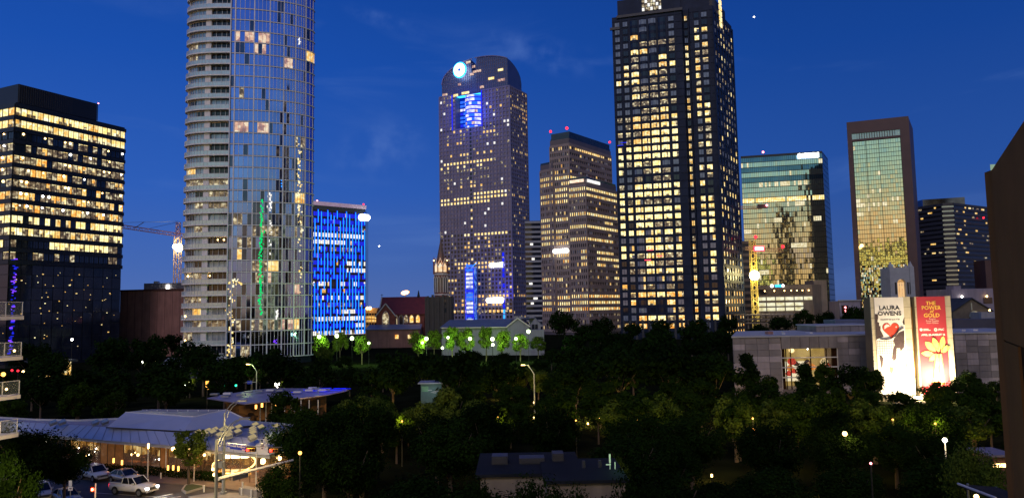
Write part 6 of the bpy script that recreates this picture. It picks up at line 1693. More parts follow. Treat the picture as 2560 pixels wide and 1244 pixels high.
    for k in range(1, len(W)-1):
        a, b = W[k], W[k+1]; n = max(1, int(round((b-a).length/1.3)))
        for q in range(n):
            p0, p1 = a.lerp(b, q/n), a.lerp(b, (q+1)/n)
            px = 1280+((p0+p1)/2).x/((p0+p1)/2).y*FPX
            wood = 268 < px < 312 or 408 < px < 432
            mb = MB(); mb.quad(p0+V(0,0,.1), p1+V(0,0,.1), p1+V(0,0,hz), p0+V(0,0,hz)); mb.build('timber_panel' if wood else 'glass_pane', 'wood_lit' if wood else 'pavilion_glass', t)
            mb = MB(); mb.tube(p0, p0+V(0,0,hz), .05, n=5); mb.build('mullion', 'bark_brown', t)
    back = [V(p.x, p.y+7, 0) for p in W]
    mb = MB()
    for k in range(1, len(W)-1): mb.quad(back[k], back[k+1], back[k+1]+V(0,0,hz), back[k]+V(0,0,hz))
    mb.build('back_wall', 'pavilion_room', t)
    mb = MB(); mb.slab([p+V(0,0,.08) for p in W[1:]]+[p+V(0,0,.08) for p in back[1:][::-1]], .08); mb.build('floor', 'bark_brown', t)
    mb = MB(); mb.slab([p+V(0,0,hz+.1) for p in W[1:]]+[p+V(0,0,hz+.1) for p in back[1:][::-1]], .1); mb.build('ceiling', 'wood_panel', t)
    for k in range(26):
        q = r.randrange(1, len(W)-2); p = W[q].lerp(W[q+1], r.random())+V(0, 1.5+4*r.random(), .5); mb = MB()
        mb.tube(p-V(0,0,.45), p, .05, n=4); mb.tube(p, p+V(0,0,.06), .5, n=8); mb.build('table', 'wood_panel', t)
        mb = MB(); p = p+V(.7, .1, -.1); mb.box(p, V(.22,0,0), V(0,.22,0), V(0,0,.04)); mb.box(p+V(.2,0,.3), V(.03,0,0), V(0,.22,0), V(0,0,.3)); mb.build('chair', 'bark_brown', t)
    for px, py, s_, m in ((222, 1135, .10, 0), (238, 1128, .09, 0), (240, 1120, .12, 0), (259, 1122, .16, 0), (257, 1136, .2, 1), (213, 1140, .22, 1), (195, 1132, .1, 0), (197, 1119, .1, 0), (272, 1126, .1, 0), (120, 1108, .1, 0), (115, 1103, .08, 0), (265, 1114, .1, 0), (330, 1135, .2, 1), (345, 1136, .22, 1), (338, 1130, .1, 1), (413, 1116, .22, 1), (433, 1121, .28, 1), (413, 1135, .1, 0), (475, 1121, .18, 1), (555, 1128, .3, 1), (564, 1130, .28, 1), (511, 1136, .2, 1), (387, 1148, .12, 0), (398, 1147, .15, 0), (657, 1152, .42, 1), (698, 1144, .36, 1), (585, 1135, .35, 1), (536, 1185, .25, 1), (532, 1172, .2, 1)):
        p = P(px, py, (W[3].y+W[4].y)/2+2.5 if px < 420 else 74.5); mb = MB(); mb.ball(p, s_*.72, 8); mb.build('pendant_lamp', 'lamp_warm' if m else 'lamp_white', t)
    # ring-shaped ceiling light over the bar
    c = P(585, 1158, 77); mb = MB(); pts = [c+V(2.2*math.cos(2*math.pi*k/20), 1.5*math.sin(2*math.pi*k/20), .65*math.sin(2*math.pi*k/20)) for k in range(21)]; mb.path(pts, .08, 5); mb.build('ring_light', 'ring_light', t)
    mb = MB(); mb.box(P(592, 1134, 76), V(1.3,0,0), V(0,.5,0), V(0,0,.32)); mb.build('bar_light', 'lamp_cream', t)
    mb = MB(); mb.box(P(585, 1181, 76), V(1.6,0,0), V(0,.5,0), V(0,0,.3)); mb.build('bar_counter', 'lit_orange', t)
    # uplights on the timber panels
    for px, py in ((420, 1168), (433, 1168), (446, 1170), (305, 1155), (284, 1150)):
        p = P(px, py, 76.2 if px > 400 else 79); mb = MB(); mb.box(p, V(.07,0,0), V(0,.06,0), V(0,0,.24)); mb.build('wall_light', 'lamp_amber', t)
    for f, q, e in ((1, .5, 90), (2, .5, 110), (3, .5, 130), (4, .2, 130), (5, .3, 200), (5, .8, 260), (6, .3, 220)):
        p = W[f].lerp(W[min(f+1, 7)], q)+V(0, 2.5, 2.3); lamp('room_lamp', p, e*.5, (1, .42, .09), .3, parent=t)
    for px, e in ((420, 26), (440, 26), (520, 50), (600, 50)):
        p = P(px, 1150, 73.5); lamp('terrace_lamp', V(p.x, p.y, 2.2), e, (1, .45, .12), .2, parent=t)
    # eave posts
    for px in (330, 369, 414, 485, 536, 640):
        k = min(range(1, 7), key=lambda q: abs(1280+E[q].x/E[q].y*FPX-px)); g = G(px, 1195, 0); x = P(px, 1140, E[k].y+.4).x
        mb = MB(); mb.tube((x, E[k].y+.5, 0), (x, E[k].y+.5, ze), .055, n=6); mb.build('eave_post', 'white_pole', t)
mat('roof_blue', (.22, .23, .34), .5, .3, .1, 2); mat('wood_lit', (.34, .15, .05), .5, 0, .3, .5, emit=(.6, .20, .03), es=.10)  # wood_lit: warm light on the timber put in as faint emission
pavilion()

def hedge():
    r = cityrand(77); mb = MB()
    P0 = [G(205, 1178), G(300, 1184), G(400, 1190), G(500, 1200), G(560, 1206)]
    for k in range(5200):
        i = r.randrange(4); q = P0[i].lerp(P0[i+1], r.random())+V(0, r.uniform(-.5, .5), r.uniform(.15, .95)); u = V(r.gauss(0, 1), r.gauss(0, 1), r.gauss(0, 1)).normalized(); v = u.orthogonal().normalized()
        mb.quad(q-u*.09, q+v*.05, q+u*.09, q-v*.05)
    o = mb.build('hedge', 'leaf_dark'); tag(o, 'low clipped hedge along the glass front of the restaurant pavilion', 'hedge'); o['kind'] = 'stuff'
hedge()
def pavilion_two():
    t = stories('park_pavilion', 'second low pavilion with a long wedge-shaped violet-lit metal roof among the trees', 'pavilion', G(700, 1040))
    z = 4.0; F_ = [G(518, 994, z), G(612, 1008, z), G(690, 1000, z), G(750, 995, z), G(822, 985, z), G(872, 974, z)]
    B_ = [G(548, 987, z+.3), G(600, 979, z+.3), G(640, 973, z+.3), G(700, 969, z+.3), G(770, 970, z+.3), G(868, 972.5, z+.2)]
    for k in range(5):
        n = 4
        for q in range(n):
            a, b = F_[k].lerp(F_[k+1], q/n), F_[k].lerp(F_[k+1], (q+1)/n); c, d = B_[k].lerp(B_[k+1], (q+1)/n), B_[k].lerp(B_[k+1], q/n)
            mb = MB(); mb.slab([a, b, c, d], .15); mb.build('roof_panel', 'roof_violet' if k < 3 else 'roof_violet', t)
    r = cityrand(6)
    for k in range(16):
        f = r.random(); i = min(4, int(f*5)); g = r.random()*.7+.15; p = F_[i].lerp(F_[i+1], f*5-i).lerp(B_[i].lerp(B_[i+1], f*5-i), g); mb = MB()
        mb.box(p+V(0,0,.35), V(.6,0,0), V(0,.4,0), V(0,0,.12)); mb.build('skylight', 'roof_metal_dark' if k % 3 else 'white_metal', t)
    for k in range(14):
        f = .62+.36*r.random(); i = min(4, int(f*5)); p = F_[i].lerp(F_[i+1], f*5-i).lerp(B_[i].lerp(B_[i+1], f*5-i), r.random()*.8+.1); mb = MB()
        mb.box(p+V(0,0,.25), V(.5+.5*r.random(),0,0), V(0,.12,0), V(0,0,.03)); mb.build('blue_roof_light', 'led_blue', t)
    q = F_[4]+V(0, -1, 2.5); lamp('blue_lamp', (q.x, q.y+3, 6.5), 260, (.08, .05, 1), .3, parent=t)
    for px in (662, 676, 690, 706, 722, 738, 746, 762, 782, 804):
        p = P(px, 1020, 112); mb = MB(); mb.tube((p.x, 110, 0), (p.x, 110, z-.1), .07, n=5); mb.build('column', 'white_pole', t)
    mb = MB(); a, b = F_[0], F_[5]; mb.quad((a.x+2, 116, 0), (b.x-3, 119, 0), (b.x-3, 119, z-.2), (a.x+2, 116, z-.2)); mb.build('back_wall', 'pavilion_dark_room', t)
    for px, py in ((690, 1015), (655, 1012), (640, 1016)):
        mb = MB(); mb.box(P(px, py, 113), V(.12,0,0), V(0,.1,0), V(0,0,.3)); mb.build('wall_light', 'lamp_amber', t)
mat('roof_violet', (.30, .27, .42), .4, .4, .12, 2); room('pavilion_dark_room', [(.3, (.002, .001, .0)), (.7, (.008, .003, .001)), (.95, (.12, .045, .01))], .6, 1.2)
pavilion_two()

# ================================================================== street, kerbs, markings
def street():
    road = [G(-300, 1262), G(-300, 1190), G(190, 1197), G(400, 1207), G(470, 1211), G(560, 1222), G(640, 1233), G(760, 1262), G(700, 1400), G(-500, 1400)]
    mb = MB(); mb.poly([(p.x, p.y, .008) for p in road]); struct(mb.build('road', 'asphalt'))
    walk = [G(180, 1196), G(180, 1180), G(330, 1176), G(640, 1190), G(720, 1210), G(760, 1240), G(640, 1234), G(560, 1223), G(470, 1212), G(400, 1208)]
    mb = MB(); mb.slab([(p.x, p.y, .12) for p in walk][::-1], .12); struct(mb.build('sidewalk', 'paver'))
    near = [G(560, 1300), G(470, 1243), G(540, 1232), G(640, 1236), G(800, 1262), G(820, 1340), G(620, 1340)]
    mb = MB(); mb.slab([(p.x, p.y, .125) for p in near], .12); struct(mb.build('corner_pavement', 'concrete'))
    mb = MB(); pts = [G(453, 1227), G(462, 1214), G(480, 1211), G(510, 1215), G(512, 1220), G(490, 1226), G(464, 1234)]
    mb.slab([(p.x, p.y, .16) for p in pts][::-1], .16); struct(mb.build('traffic_island', 'concrete'))
    mb = MB(); c = sum(pts, V(0, 0, 0))/len(pts); mb.poly([((p-c)*.82+c)[:2]+(.168,) if False else (c.x+(p.x-c.x)*.82, c.y+(p.y-c.y)*.82, .168) for p in pts]); o = mb.build('island_lawn', 'lawn'); struct(o)
    # painted lines
    for a, b, w_ in (((240, 1231), (420, 1243), .12), ((383, 1243), (432, 1233), .30), ((408, 1246), (452, 1240), .22), ((30, 1210), (150, 1206), .12)):
        p, q = G(*a), G(*b); dv = (q-p).normalized(); s = V(-dv.y, dv.x, 0)*w_/2
        mb = MB(); mb.poly([tuple((v+V(0,0,.0135))) for v in (p-s, q-s, q+s, p+s)]); struct(mb.build('lane_marking', 'road_paint'))
    mb = MB(); a, b = G(500, 1242), G(640, 1240)
    for k in range(6):
        pass
street()

# ================================================================== traffic poles, signals, signs
def traffic():
    d = 50
    t = thing('traffic_signal_pole', 'galvanised pole with a bright horizontal mast arm, two red signals, street-name and one-way signs', 'traffic signal', (P(537, 1244, d).x, d, 0))
    b = P(534.5, 1244, d); top = P(543.5, 1099, d); px_ = (b.x+top.x)/2
    x = P(541, 1150, d).x
    mb = MB(); mb.tube((x, d, 0), (x, d, top.z), .125, .10, 10); mb.ball((x, d, top.z), .10, 8); mb.build('pole', 'galvanized', t)
    # luminaire arm
    pts = [P(543, 1115, d), P(552, 1093, d-.0), P(562, 1078, d), P(576, 1060, d), P(590, 1050, d), P(608, 1046, d)]
    mb = MB(); mb.path(pts, .04, 6); mb.path([p+V(.18, 0, -.0) for p in pts[:5]], .03, 6); mb.build('luminaire_arm', 'galvanized', t)
    h = P(612, 1045, d); mb = MB(); mb.box(h, V(.34,0,0), V(0,.13,0), V(0,0,.06)); mb.build('luminaire', 'roof_metal_dark', t)
    # mast arm
    a, e = P(546, 1196, d), P(732, 1149, d+7)
    mb = MB(); mb.tube(a, e, .13, .085, 8); mb.build('mast_arm', 'white_pole', t)
    mb = MB(); c = P(602, 1188, d+2.2); uu = (e-a).normalized(); mb.box(c, uu*.75, V(0,.03,0), V(0,0,.22)); mb.build('sign_back', 'concrete', t)
    # thin signal wire with the signals
    w0, w1 = P(543, 1112, d), P(705, 1117, d); mb = MB(); mb.tube(w0, w1, .022, n=5); mb.build('signal_wire', 'black_paint', t)
    u, n = V(1, 0, -.0), V(0, -1, 0)
    for px, py in ((625, 1122.5), (683, 1124)):
        c = P(px, py, d-.1); s = mb = MB(); mb.box(c+V(0,.09,0), u*.36, V(0,.07,0), V(0,0,.165)); mb.build('signal_backplate', 'black_paint', t)
        mb = MB(); mb.box(c+V(.04,0,-.02), u*.28, V(0,.05,0), V(0,0,.11)); sg = mb.build('signal_housing', 'signal_yellow', t)
        for k, m in ((-1, 'signal_red'), (0, 'black_paint'), (1, 'near_wall_dark')):
            mb = MB(); q = c+V(.04+k*.19, -.06, -.02); mb.tube(q+V(0,.02,0), q-V(0,.03,0), .085, n=10); mb.build('signal_lens', m, sg)
        lamp('signal_lamp', c+V(-.15, -.3, -.05), 4, (1, .05, .02), .08, parent=t)
    # street-name sign
    c = P(591, 1116, d-.05); mb = MB(); uu = (P(615, 1119, d)-P(567, 1113, d)).normalized(); mb.box(c, uu*.68, V(0,.02,0), V(0,0,.21)); mb.build('street_name_sign', 'sign_white', t)
    mb = MB(); mb.box(c-V(0,.025,0), uu*.655, V(0,.01,0), V(0,0,.185)); mb.build('sign_face', 'sign_blue', t)
    text_obj('Woodall Rodgers', .185, c+V(0, -.04, -.0), uu, n, 'sign_white', t, depth=.004, bold=.004, sx=.93)
    mb = MB(); mb.box(c+uu*.5-V(0,.04,.13), uu*.10, V(0,.004,0), V(0,0,.03)); mb.build('block_number', 'sign_white', t)
    mb = MB(); mb.box(c-uu*.52-V(0,.04,.12), uu*.09, V(0,.004,0), V(0,0,.03)); mb.build('block_number', 'sign_white', t)
    # one way sign
    c = P(655.5, 1115, d-.03); mb = MB(); mb.box(c, V(.125,0,0), V(0,.012,0), V(0,0,.225)); mb.build('one_way_sign', 'sign_white', t)
    text_obj('ONE', .11, c+V(0, -.02, .08), V(1, 0, 0), n, 'banner_black', t, depth=.003, bold=.004)
    text_obj('WAY', .11, c+V(0, -.02, -.03), V(1, 0, 0), n, 'banner_black', t, depth=.003, bold=.004)
    mb = MB(); y = c.y-.022; z = c.z-.125; x_ = c.x; mb.poly([(x_-.085, y, z-.018), (x_+.02, y, z-.018), (x_+.02, y, z-.045), (x_+.09, y, z), (x_+.02, y, z+.045), (x_+.02, y, z+.018), (x_-.085, y, z+.018)]); mb.build('arrow', 'banner_black', t)
    # camera-side gear on the pole
    for py in (1140, 1160): mb = MB(); c = P(552, py, d); mb.box(c, V(.14,0,0), V(0,.12,0), V(0,0,.2)); mb.build('signal_back', 'roof_metal_dark', t)
    # second pole: street lamp
    g = G(555, 1237); d2 = g.y; t2 = thing('street_lamp', 'tall galvanised street lamp with a curved arm, right behind the traffic signal pole', 'street lamp', g)
    x2 = P(560, 1130, d2).x; zt = P(561, 1032, d2).z
    mb = MB(); mb.tube((x2, d2, 0), (x2, d2, zt), .17, .07, 10); mb.tube((x2, d2, 0), (x2, d2, .35), .3, .3, 8); mb.build('pole', 'galvanized', t2)
    pts = [P(561, 1040, d2), P(566, 1025, d2), P(576, 1012, d2), P(586, 1004, d2), P(600, 1001, d2)]
    mb = MB(); mb.path(pts, .05, 6); mb.path([p+V(.22, 0, -.15) for p in pts[:4]], .04, 6); mb.build('arm', 'galvanized', t2)
    h = P(606, 1001, d2); mb = MB(); mb.box(h, V(.42,0,0), V(0,.16,0), V(0,0,.07)); mb.build('luminaire', 'roof_metal_dark', t2)
    # street light falling on the junction (from the poles' luminaires and one out of view to the left)
    for px, py, dd, e in ((612, 1052, 50, 2000), (604, 1008, d2, 2200)):
        q = P(px, py, dd); la = lamp('luminaire_lamp', q, e, (1, .70, .26), .25, 'SPOT', t if dd == 50 else t2, angle=R(140)); la.rotation_euler = (0, 0, 0)
    # street lamp off to the left, out of frame, whose light falls on the cars
    q = V(-30.5, 39.5, 0); t3 = thing('street_lamp', 'street lamp on the near kerb lighting the junction, just below the frame', 'street lamp', q)
    mb = MB(); mb.tube(q, q+V(0,0,8), .12, .08, 8); mb.tube(q+V(0,0,8), q+V(0,2.2,8.5), .05, n=6); mb.build('pole', 'galvanized', t3)
    mb = MB(); mb.box(q+V(0,2.4,8.5), V(.15,0,0), V(0,.35,0), V(0,0,.07)); mb.build('luminaire', 'roof_metal_dark', t3)
    la = lamp('luminaire_lamp', q+V(0, 2.4, 8.35), 11000, (1, .70, .24), .25, 'SPOT', t3, angle=R(150)); aim(la, (0, 0, 0), (-.05, 2.2, -1))
    # pedestrian signal on a white post
    d = 60; x = P(239, 1225, d).x; t = thing('pedestrian_signal', 'white post with a glowing orange-red pedestrian signal, beside the white pickup', 'pedestrian signal', (x, d, 0))
    mb = MB(); mb.tube((x, d, 0), (x, d, P(239, 1207, d).z), .06, n=8); mb.build('post', 'white_pole', t)
    c = P(231.5, 1222, d); mb = MB(); mb.box(c+V(0,.08,0), V(.22,0,0), V(0,.08,0), V(0,0,.26)); mb.build('housing', 'near_wall_dark', t)
    mb = MB(); mb.tube(c+V(0,-.01,0), c-V(0,.03,0), .15, n=12); mb.build('red_glow', 'signal_red', t)
    mb = MB(); mb.ball(c-V(0,.05,0), .08, 8, sz=1.3); mb.build('hand_light', 'lamp_warm', t)
    lamp('signal_lamp', c-V(0,.4,0), 14, (1, .10, .03), .1, parent=t)
    # parking sign
    d = 60; x = P(176, 1225, d).x; t = thing('parking_sign', 'thin post with two small white parking signs by the parked cars', 'sign', (x, d, 0))
    mb = MB(); mb.tube((x, d, 0), (x, d, P(176, 1199, d).z), .035, n=6); mb.build('post', 'galvanized', t)
    for y0, y1, w_ in ((1200, 1214, .13), (1215, 1225, .18)):
        a, b_ = P(176, y0, d-.05), P(176, y1, d-.05); mb = MB(); mb.box((a+b_)/2, V(w_,0,0), V(0,.01,0), V(0,0,(a.z-b_.z)/2)); mb.build('plate', 'sign_white', t)
    a = P(176, 1220, d-.07); mb = MB(); mb.poly([(a.x-.1, a.y, a.z-.03), (a.x+.03, a.y, a.z-.03), (a.x+.03, a.y, a.z-.08), (a.x+.12, a.y, a.z), (a.x+.03, a.y, a.z+.08), (a.x+.03, a.y, a.z+.03), (a.x-.1, a.y, a.z+.03)]); mb.build('arrow', 'banner_black', t)
    # bollards and slim posts
    lab = {402: 'short white bollard on the pavement in front of the glowing pavilion', 443: 'short white bollard right of the timber panels of the pavilion', 510: 'white bollard at the tip of the grass traffic island', 606: 'tall white marker post beside the low concrete wall', 604: 'short white post at the left end of the low concrete wall', 628: 'white bollard in front of the low concrete wall'}
    for px, y0, y1, rr_ in ((402, 1181, 1198, .07), (443, 1177, 1192, .07), (510, 1212, 1229, .08), (606, 1204, 1238, .08), (604, 1220, 1240, .08), (628, 1223, 1246, .09)):
        g = G(px, y1); zt = P(px, y0, g.y).z; t = thing('bollard', lab[px], 'bollard', g, 'white bollards along the pavement')
        mb = MB(); mb.tube((g.x, g.y, 0), (g.x, g.y, zt), rr_, n=8); mb.build('post', 'white_pole', t)
        mb = MB(); mb.ball((g.x, g.y, zt), rr_, 8, sz=.5); mb.build('cap', 'white_pole', t)
    for px, y0, y1, lb in ((369, 1108, 1196, 'slim pale lamp post in front of the pavilion beyond the pickup'),):
        g = G(px, y1); zt = P(px, y0, g.y).z; t = thing('lamp_post', lb, 'lamp post', g)
        mb = MB(); mb.tube((g.x, g.y, 0), (g.x, g.y, zt), .07, .05, 8); mb.build('pole', 'white_pole', t)
        mb = MB(); mb.tube((g.x, g.y, zt-.5), (g.x, g.y, zt), .09, n=8); mb.build('lamp', 'lamp_warm', t)
    a, b_ = G(597, 1238), G(645, 1244); t = thing('low_wall', 'low cream concrete planter wall at the pavement corner under the big tree', 'wall', (a+b_)/2)
    mb = MB(); mb.slab([(a.x, a.y, .75), (b_.x, b_.y-.3, .75), (b_.x+.3, b_.y+.3, .75), (a.x+.2, a.y+.9, .75)], .75); mb.build('wall', 'concrete', t)
traffic()

# ================================================================== vehicles
def vehicle(kind, name, label, loc, yaw, paint, lights=False, group=None):
    t = thing(name, label, 'pickup truck' if kind == 'pickup' else 'car', loc, group)
    # side profile stations: x, z_low, z_high, half width     (front towards +x)
    if kind == 'pickup':
        ln = 5.5; body = [(-2.72, .58, 1.02, .86), (-2.66, .45, 1.18, .93), (-1.2, .42, 1.20, .97), (.2, .40, 1.20, .98), (1.2, .42, 1.18, .97), (2.3, .46, 1.08, .94), (2.62, .48, .98, .88), (2.72, .55, .82, .80)]
        cab = [(-.85, 1.18, .86), (-.72, 1.80, .74), (.55, 1.84, .74), (1.28, 1.18, .86)]; whl = (-1.72, 1.78); wr = .40
    elif kind == 'suv':
        ln = 4.7; body = [(-2.3, .5, .95, .82), (-2.25, .42, 1.05, .90), (-1.2, .35, 1.06, .94), (.2, .34, 1.04, .95), (1.2, .36, 1.02, .94), (2.0, .4, .92, .90), (2.3, .42, .78, .82), (2.36, .5, .66, .74)]
        cab = [(-2.22, 1.04, .84), (-1.85, 1.60, .68), (.35, 1.66, .68), (1.15, 1.02, .84)]; whl = (-1.4, 1.42); wr = .36
    else:
        ln = 4.6; body = [(-2.28, .48, .85, .78), (-2.2, .40, .95, .86), (-1.2, .32, .97, .91), (.2, .3, .93, .92), (1.2, .32, .90, .91), (1.95, .36, .80, .87), (2.2, .4, .68, .8), (2.28, .46, .6, .72)]
        cab = [(-1.85, .94, .80), (-1.0, 1.40, .62), (.2, 1.44, .62), (1.15, .91, .80)]; whl = (-1.36, 1.4); wr = .33
    def sect(x, zl, zh, hw):
        m = .82; return [(x, -hw*.88, zl), (x, -hw, zl+.16), (x, -hw, zh-.2), (x, -hw*m, zh), (x, hw*m, zh), (x, hw, zh-.2), (x, hw, zl+.16), (x, hw*.88, zl)]
    mb = MB(); mb.smooth = False; S = [sect(*s) for s in body]
    for a, b in zip(S, S[1:]):
        for k in range(8): mb.quad(a[k], a[(k+1) % 8], b[(k+1) % 8], b[k])
    mb.poly(S[0]); mb.poly(S[-1][::-1]); b_ = mb.build('body', paint, None, (0, 0, 0)); b_.parent = t
    bm = bmesh.new(); bm.from_mesh(b_.data); bmesh.ops.remove_doubles(bm, verts=bm.verts, dist=.002); bmesh.ops.recalc_face_normals(bm, faces=bm.faces); bmesh.ops.bevel(bm, geom=list(bm.edges), offset=.045, segments=2, affect='EDGES', clamp_overlap=True); [setattr(f, 'smooth', True) for f in bm.faces]; bm.to_mesh(b_.data); bm.free()
    parts = [b_]
    def sub(mb, nm, m, par=None):
        o = mb.build(nm, m, None, (0, 0, 0)); o.parent = par or t; return o
    (x0, z0, w0), (x1, z1, w1), (x2, z2, w2), (x3, z3, w3) = cab
    R_ = [V(x1, -w1, z1), V(x2, -w2, z2), V(x2, w2, z2), V(x1, w1, z1)]; B_ = [V(x0, -w0, z0), V(x3, -w3, z3), V(x3, w3, z3), V(x0, w0, z0)]
    mb = MB(); mb.slab(R_, .05)
    for k in range(4): mb.tube(B_[k], R_[k], .05, n=5)
    bm_, rm_ = (B_[0]+B_[1])/2, (R_[0]+R_[1])/2
    for s in (1, -1): mb.tube(V(bm_.x, -s*w0, bm_.z), V(rm_.x, -s*w1, rm_.z), .045, n=4)
    sub(mb, 'roof', paint)
    def glass(a, b, c, d_, nm):
        ce = (a+b+c+d_)/4; q = [ce+(p-ce)*.93 for p in (a, b, c, d_)]; mb = MB(); mb.quad(*q); sub(mb, nm, 'car_glass')
    glass(B_[1], B_[2], R_[2], R_[1], 'windshield'); glass(B_[3], B_[0], R_[0], R_[3], 'rear_window')
    glass(B_[0], V(bm_.x, -w0, bm_.z), V(rm_.x, -w1, rm_.z), R_[0], 'side_window'); glass(V(bm_.x, -w0, bm_.z), B_[1], R_[1], V(rm_.x, -w1, rm_.z), 'side_window')
    glass(B_[2], V(bm_.x, w0, bm_.z), V(rm_.x, w1, rm_.z), R_[2], 'side_window'); glass(V(bm_.x, w0, bm_.z), B_[3], R_[3], V(rm_.x, w1, rm_.z), 'side_window')
    for x in whl:
        for s in (-1, 1):
            y = s*(body[3][3]-.10); mb = MB(); mb.tube((x, y-.12, wr), (x, y+.12, wr), wr, n=16); ty = sub(mb, 'wheel', 'tyre')
            mb = MB(); mb.tube((x, y+s*.10, wr), (x, y+s*.135, wr), wr*.62, n=12); sub(mb, 'rim', 'rim', ty)
            mb = MB(); n = 10; ys = s*(body[3][3]+.004); mb.poly([(x+(wr+.08)*math.cos(math.pi*k/n), ys, wr+(wr+.08)*math.sin(math.pi*k/n)) for k in range(n+1)]); sub(mb, 'wheel_arch', 'tyre')
    fx, fz, fw = body[-1][0], (body[-1][1]+body[-1][2])/2, body[-1][3]
    for s in (-1, 1):
        mb = MB(); mb.box((fx-.06, s*fw*.86, fz+.12), (.10, 0, 0), (0, .17, 0), (0, 0, .10)); sub(mb, 'headlight', 'headlight' if lights else 'rim')
        mb = MB(); mb.box((body[0][0]+.02, s*body[0][3]*.9, (body[0][1]+body[0][2])/2+.1), (.06, 0, 0), (0, .10, 0), (0, 0, .16)); sub(mb, 'tail_light', 'tail_red' if lights else 'heart_red')
        mb = MB(); mb.box((x3-.35, s*(w3+.14), z3+.10), (.07, 0, 0), (0, .11, 0), (0, 0, .08)); sub(mb, 'mirror', paint)
        for q in (-.35, .55): mb = MB(); mb.box((q, s*(body[3][3]+.01), body[3][2]-.22), (.09, 0, 0), (0, .015, 0), (0, 0, .018)); sub(mb, 'door_handle', 'rim')
    mb = MB(); mb.box((fx+.005, 0, fz+.05), (.02, 0, 0), (0, fw*.62, 0), (0, 0, .14)); sub(mb, 'grille', 'black_paint')
    for k in range(3): mb = MB(); mb.box((fx+.03, 0, fz-.03+.08*k), (.01, 0, 0), (0, fw*.6, 0), (0, 0, .012)); sub(mb, 'grille_bar', 'rim')
    mb = MB(); mb.box((fx-.02, 0, body[-1][1]-.02), (.08, 0, 0), (0, fw, 0), (0, 0, .09)); sub(mb, 'bumper', paint if kind != 'sedan' else paint)
    if kind == 'pickup':
        mb = MB(); mb.abox(-2.6, -.95, -.78, .78, 1.205, 1.215); sub(mb, 'cargo_bed', 'tyre')
        for s in (-1, 1): mb = MB(); mb.abox(-2.66, -.86, s*.86-.07, s*.86+.07, 1.19, 1.27); sub(mb, 'bed_rail', paint)
    t.rotation_euler = (0, 0, yaw); t.scale = (.86, .86, .9)
    if lights:
        f = Matrix.Rotation(yaw, 3, 'Z')
        for s in (-1, 1):
            p = Vector(loc)+f @ V(fx+.15, s*fw*.8, fz+.12); la = lamp('headlight_beam', p, 160, (.9, .95, 1), .06, 'SPOT', angle=R(75)); aim(la, p, p+f @ V(6, 0, -.9)); la.parent = t; la.matrix_parent_inverse = (Matrix.Translation(loc) @ Matrix.Rotation(yaw, 4, 'Z')).inverted()
    return t
g = G(334, 1233); vehicle('pickup', 'pickup_truck', 'white pickup truck driving right with its headlights on', (g.x, g.y, .01), R(-20), 'white_paint', True)
g = G(238, 1197); vehicle('suv', 'parked_car', 'white suv parked behind the pickup beside the dark tree', (g.x, g.y, .01), R(-36), 'white_paint')
g = G(312, 1207); vehicle('sedan', 'parked_car', 'silver sedan parked between the white suv and the pickup', (g.x-.3, g.y+.6, .01), R(-30), 'silver_paint')
g = G(100, 1246); vehicle('suv', 'parked_car', 'white car half cut off by the bottom edge, under the left tree', (g.x, g.y, .01), R(-48), 'white_paint')
g = G(166, 1256); vehicle('sedan', 'parked_car', 'silver car of which only the roof shows at the bottom edge', (g.x, g.y, .01), R(-40), 'silver_paint')

# ================================================================== balconies at the left edge
def balconies():
    t = thing('apartment_building', 'corner of a nearby apartment building whose pale glass-railed balconies enter at the left edge', 'apartment building', (-44, 57, 0))
    mb = MB(); mb.abox(-62, -48, 50, 62, 0, 24); mb.build('wall', 'dark_precast', t)
    d = 57
    for y, xr, zl in ((789, 60, .17), (889, 57, .2), (985, 52, .2), (1081, 47, .2), (1182, 43, .2)):
        p = P(xr, y, d+1.6); z = p.z
        mb = MB(); x1 = p.x; mb.slab([(-48, d-1.2, z), (x1-.9, d-1.2, z), (x1, d+1.6, z), (-48, d+1.6, z)], .30); sl = mb.build('balcony_slab', 'balcony_white', t)
        for (a, b) in (((-48, d-1.1), (x1-.95, d-1.1)), ((x1-.95, d-1.1), (x1-.08, d+1.5))):
            A, B = V(a[0], a[1], z), V(b[0], b[1], z); l = (B-A).length; n = max(1, int(l/1.15))
            mb = MB(); mb.tube(A+V(0,0,1.12), B+V(0,0,1.12), .035, n=4); mb.tube(A+V(0,0,.08), B+V(0,0,.08), .03, n=4); mb.build('handrail', 'white_metal', t)
            for k in range(n+1):
                q = A.lerp(B, k/n); mb = MB(); mb.tube(q, q+V(0,0,1.12), .04, n=4); mb.build('railing_post', 'white_metal', t)
                if k < n:
                    q2 = A.lerp(B, (k+1)/n); mb = MB(); mb.quad(q+V(0,0,.1), q2+V(0,0,.1), q2+V(0,0,1.08), q+V(0,0,1.08)); mb.build('railing_glass', 'railing_glass', t)
    for y, xr in ((889, 36), (985, 16)):
        p = P(xr, y-13, d); mb = MB(); mb.ball(p, .1, 6); mb.build('balcony_lamp', 'lamp_warm', t)
    lamp('soffit_lamp', (-40.3, 56.5, 8.5), 25, (1, .8, .55), .2, parent=t)
balconies()

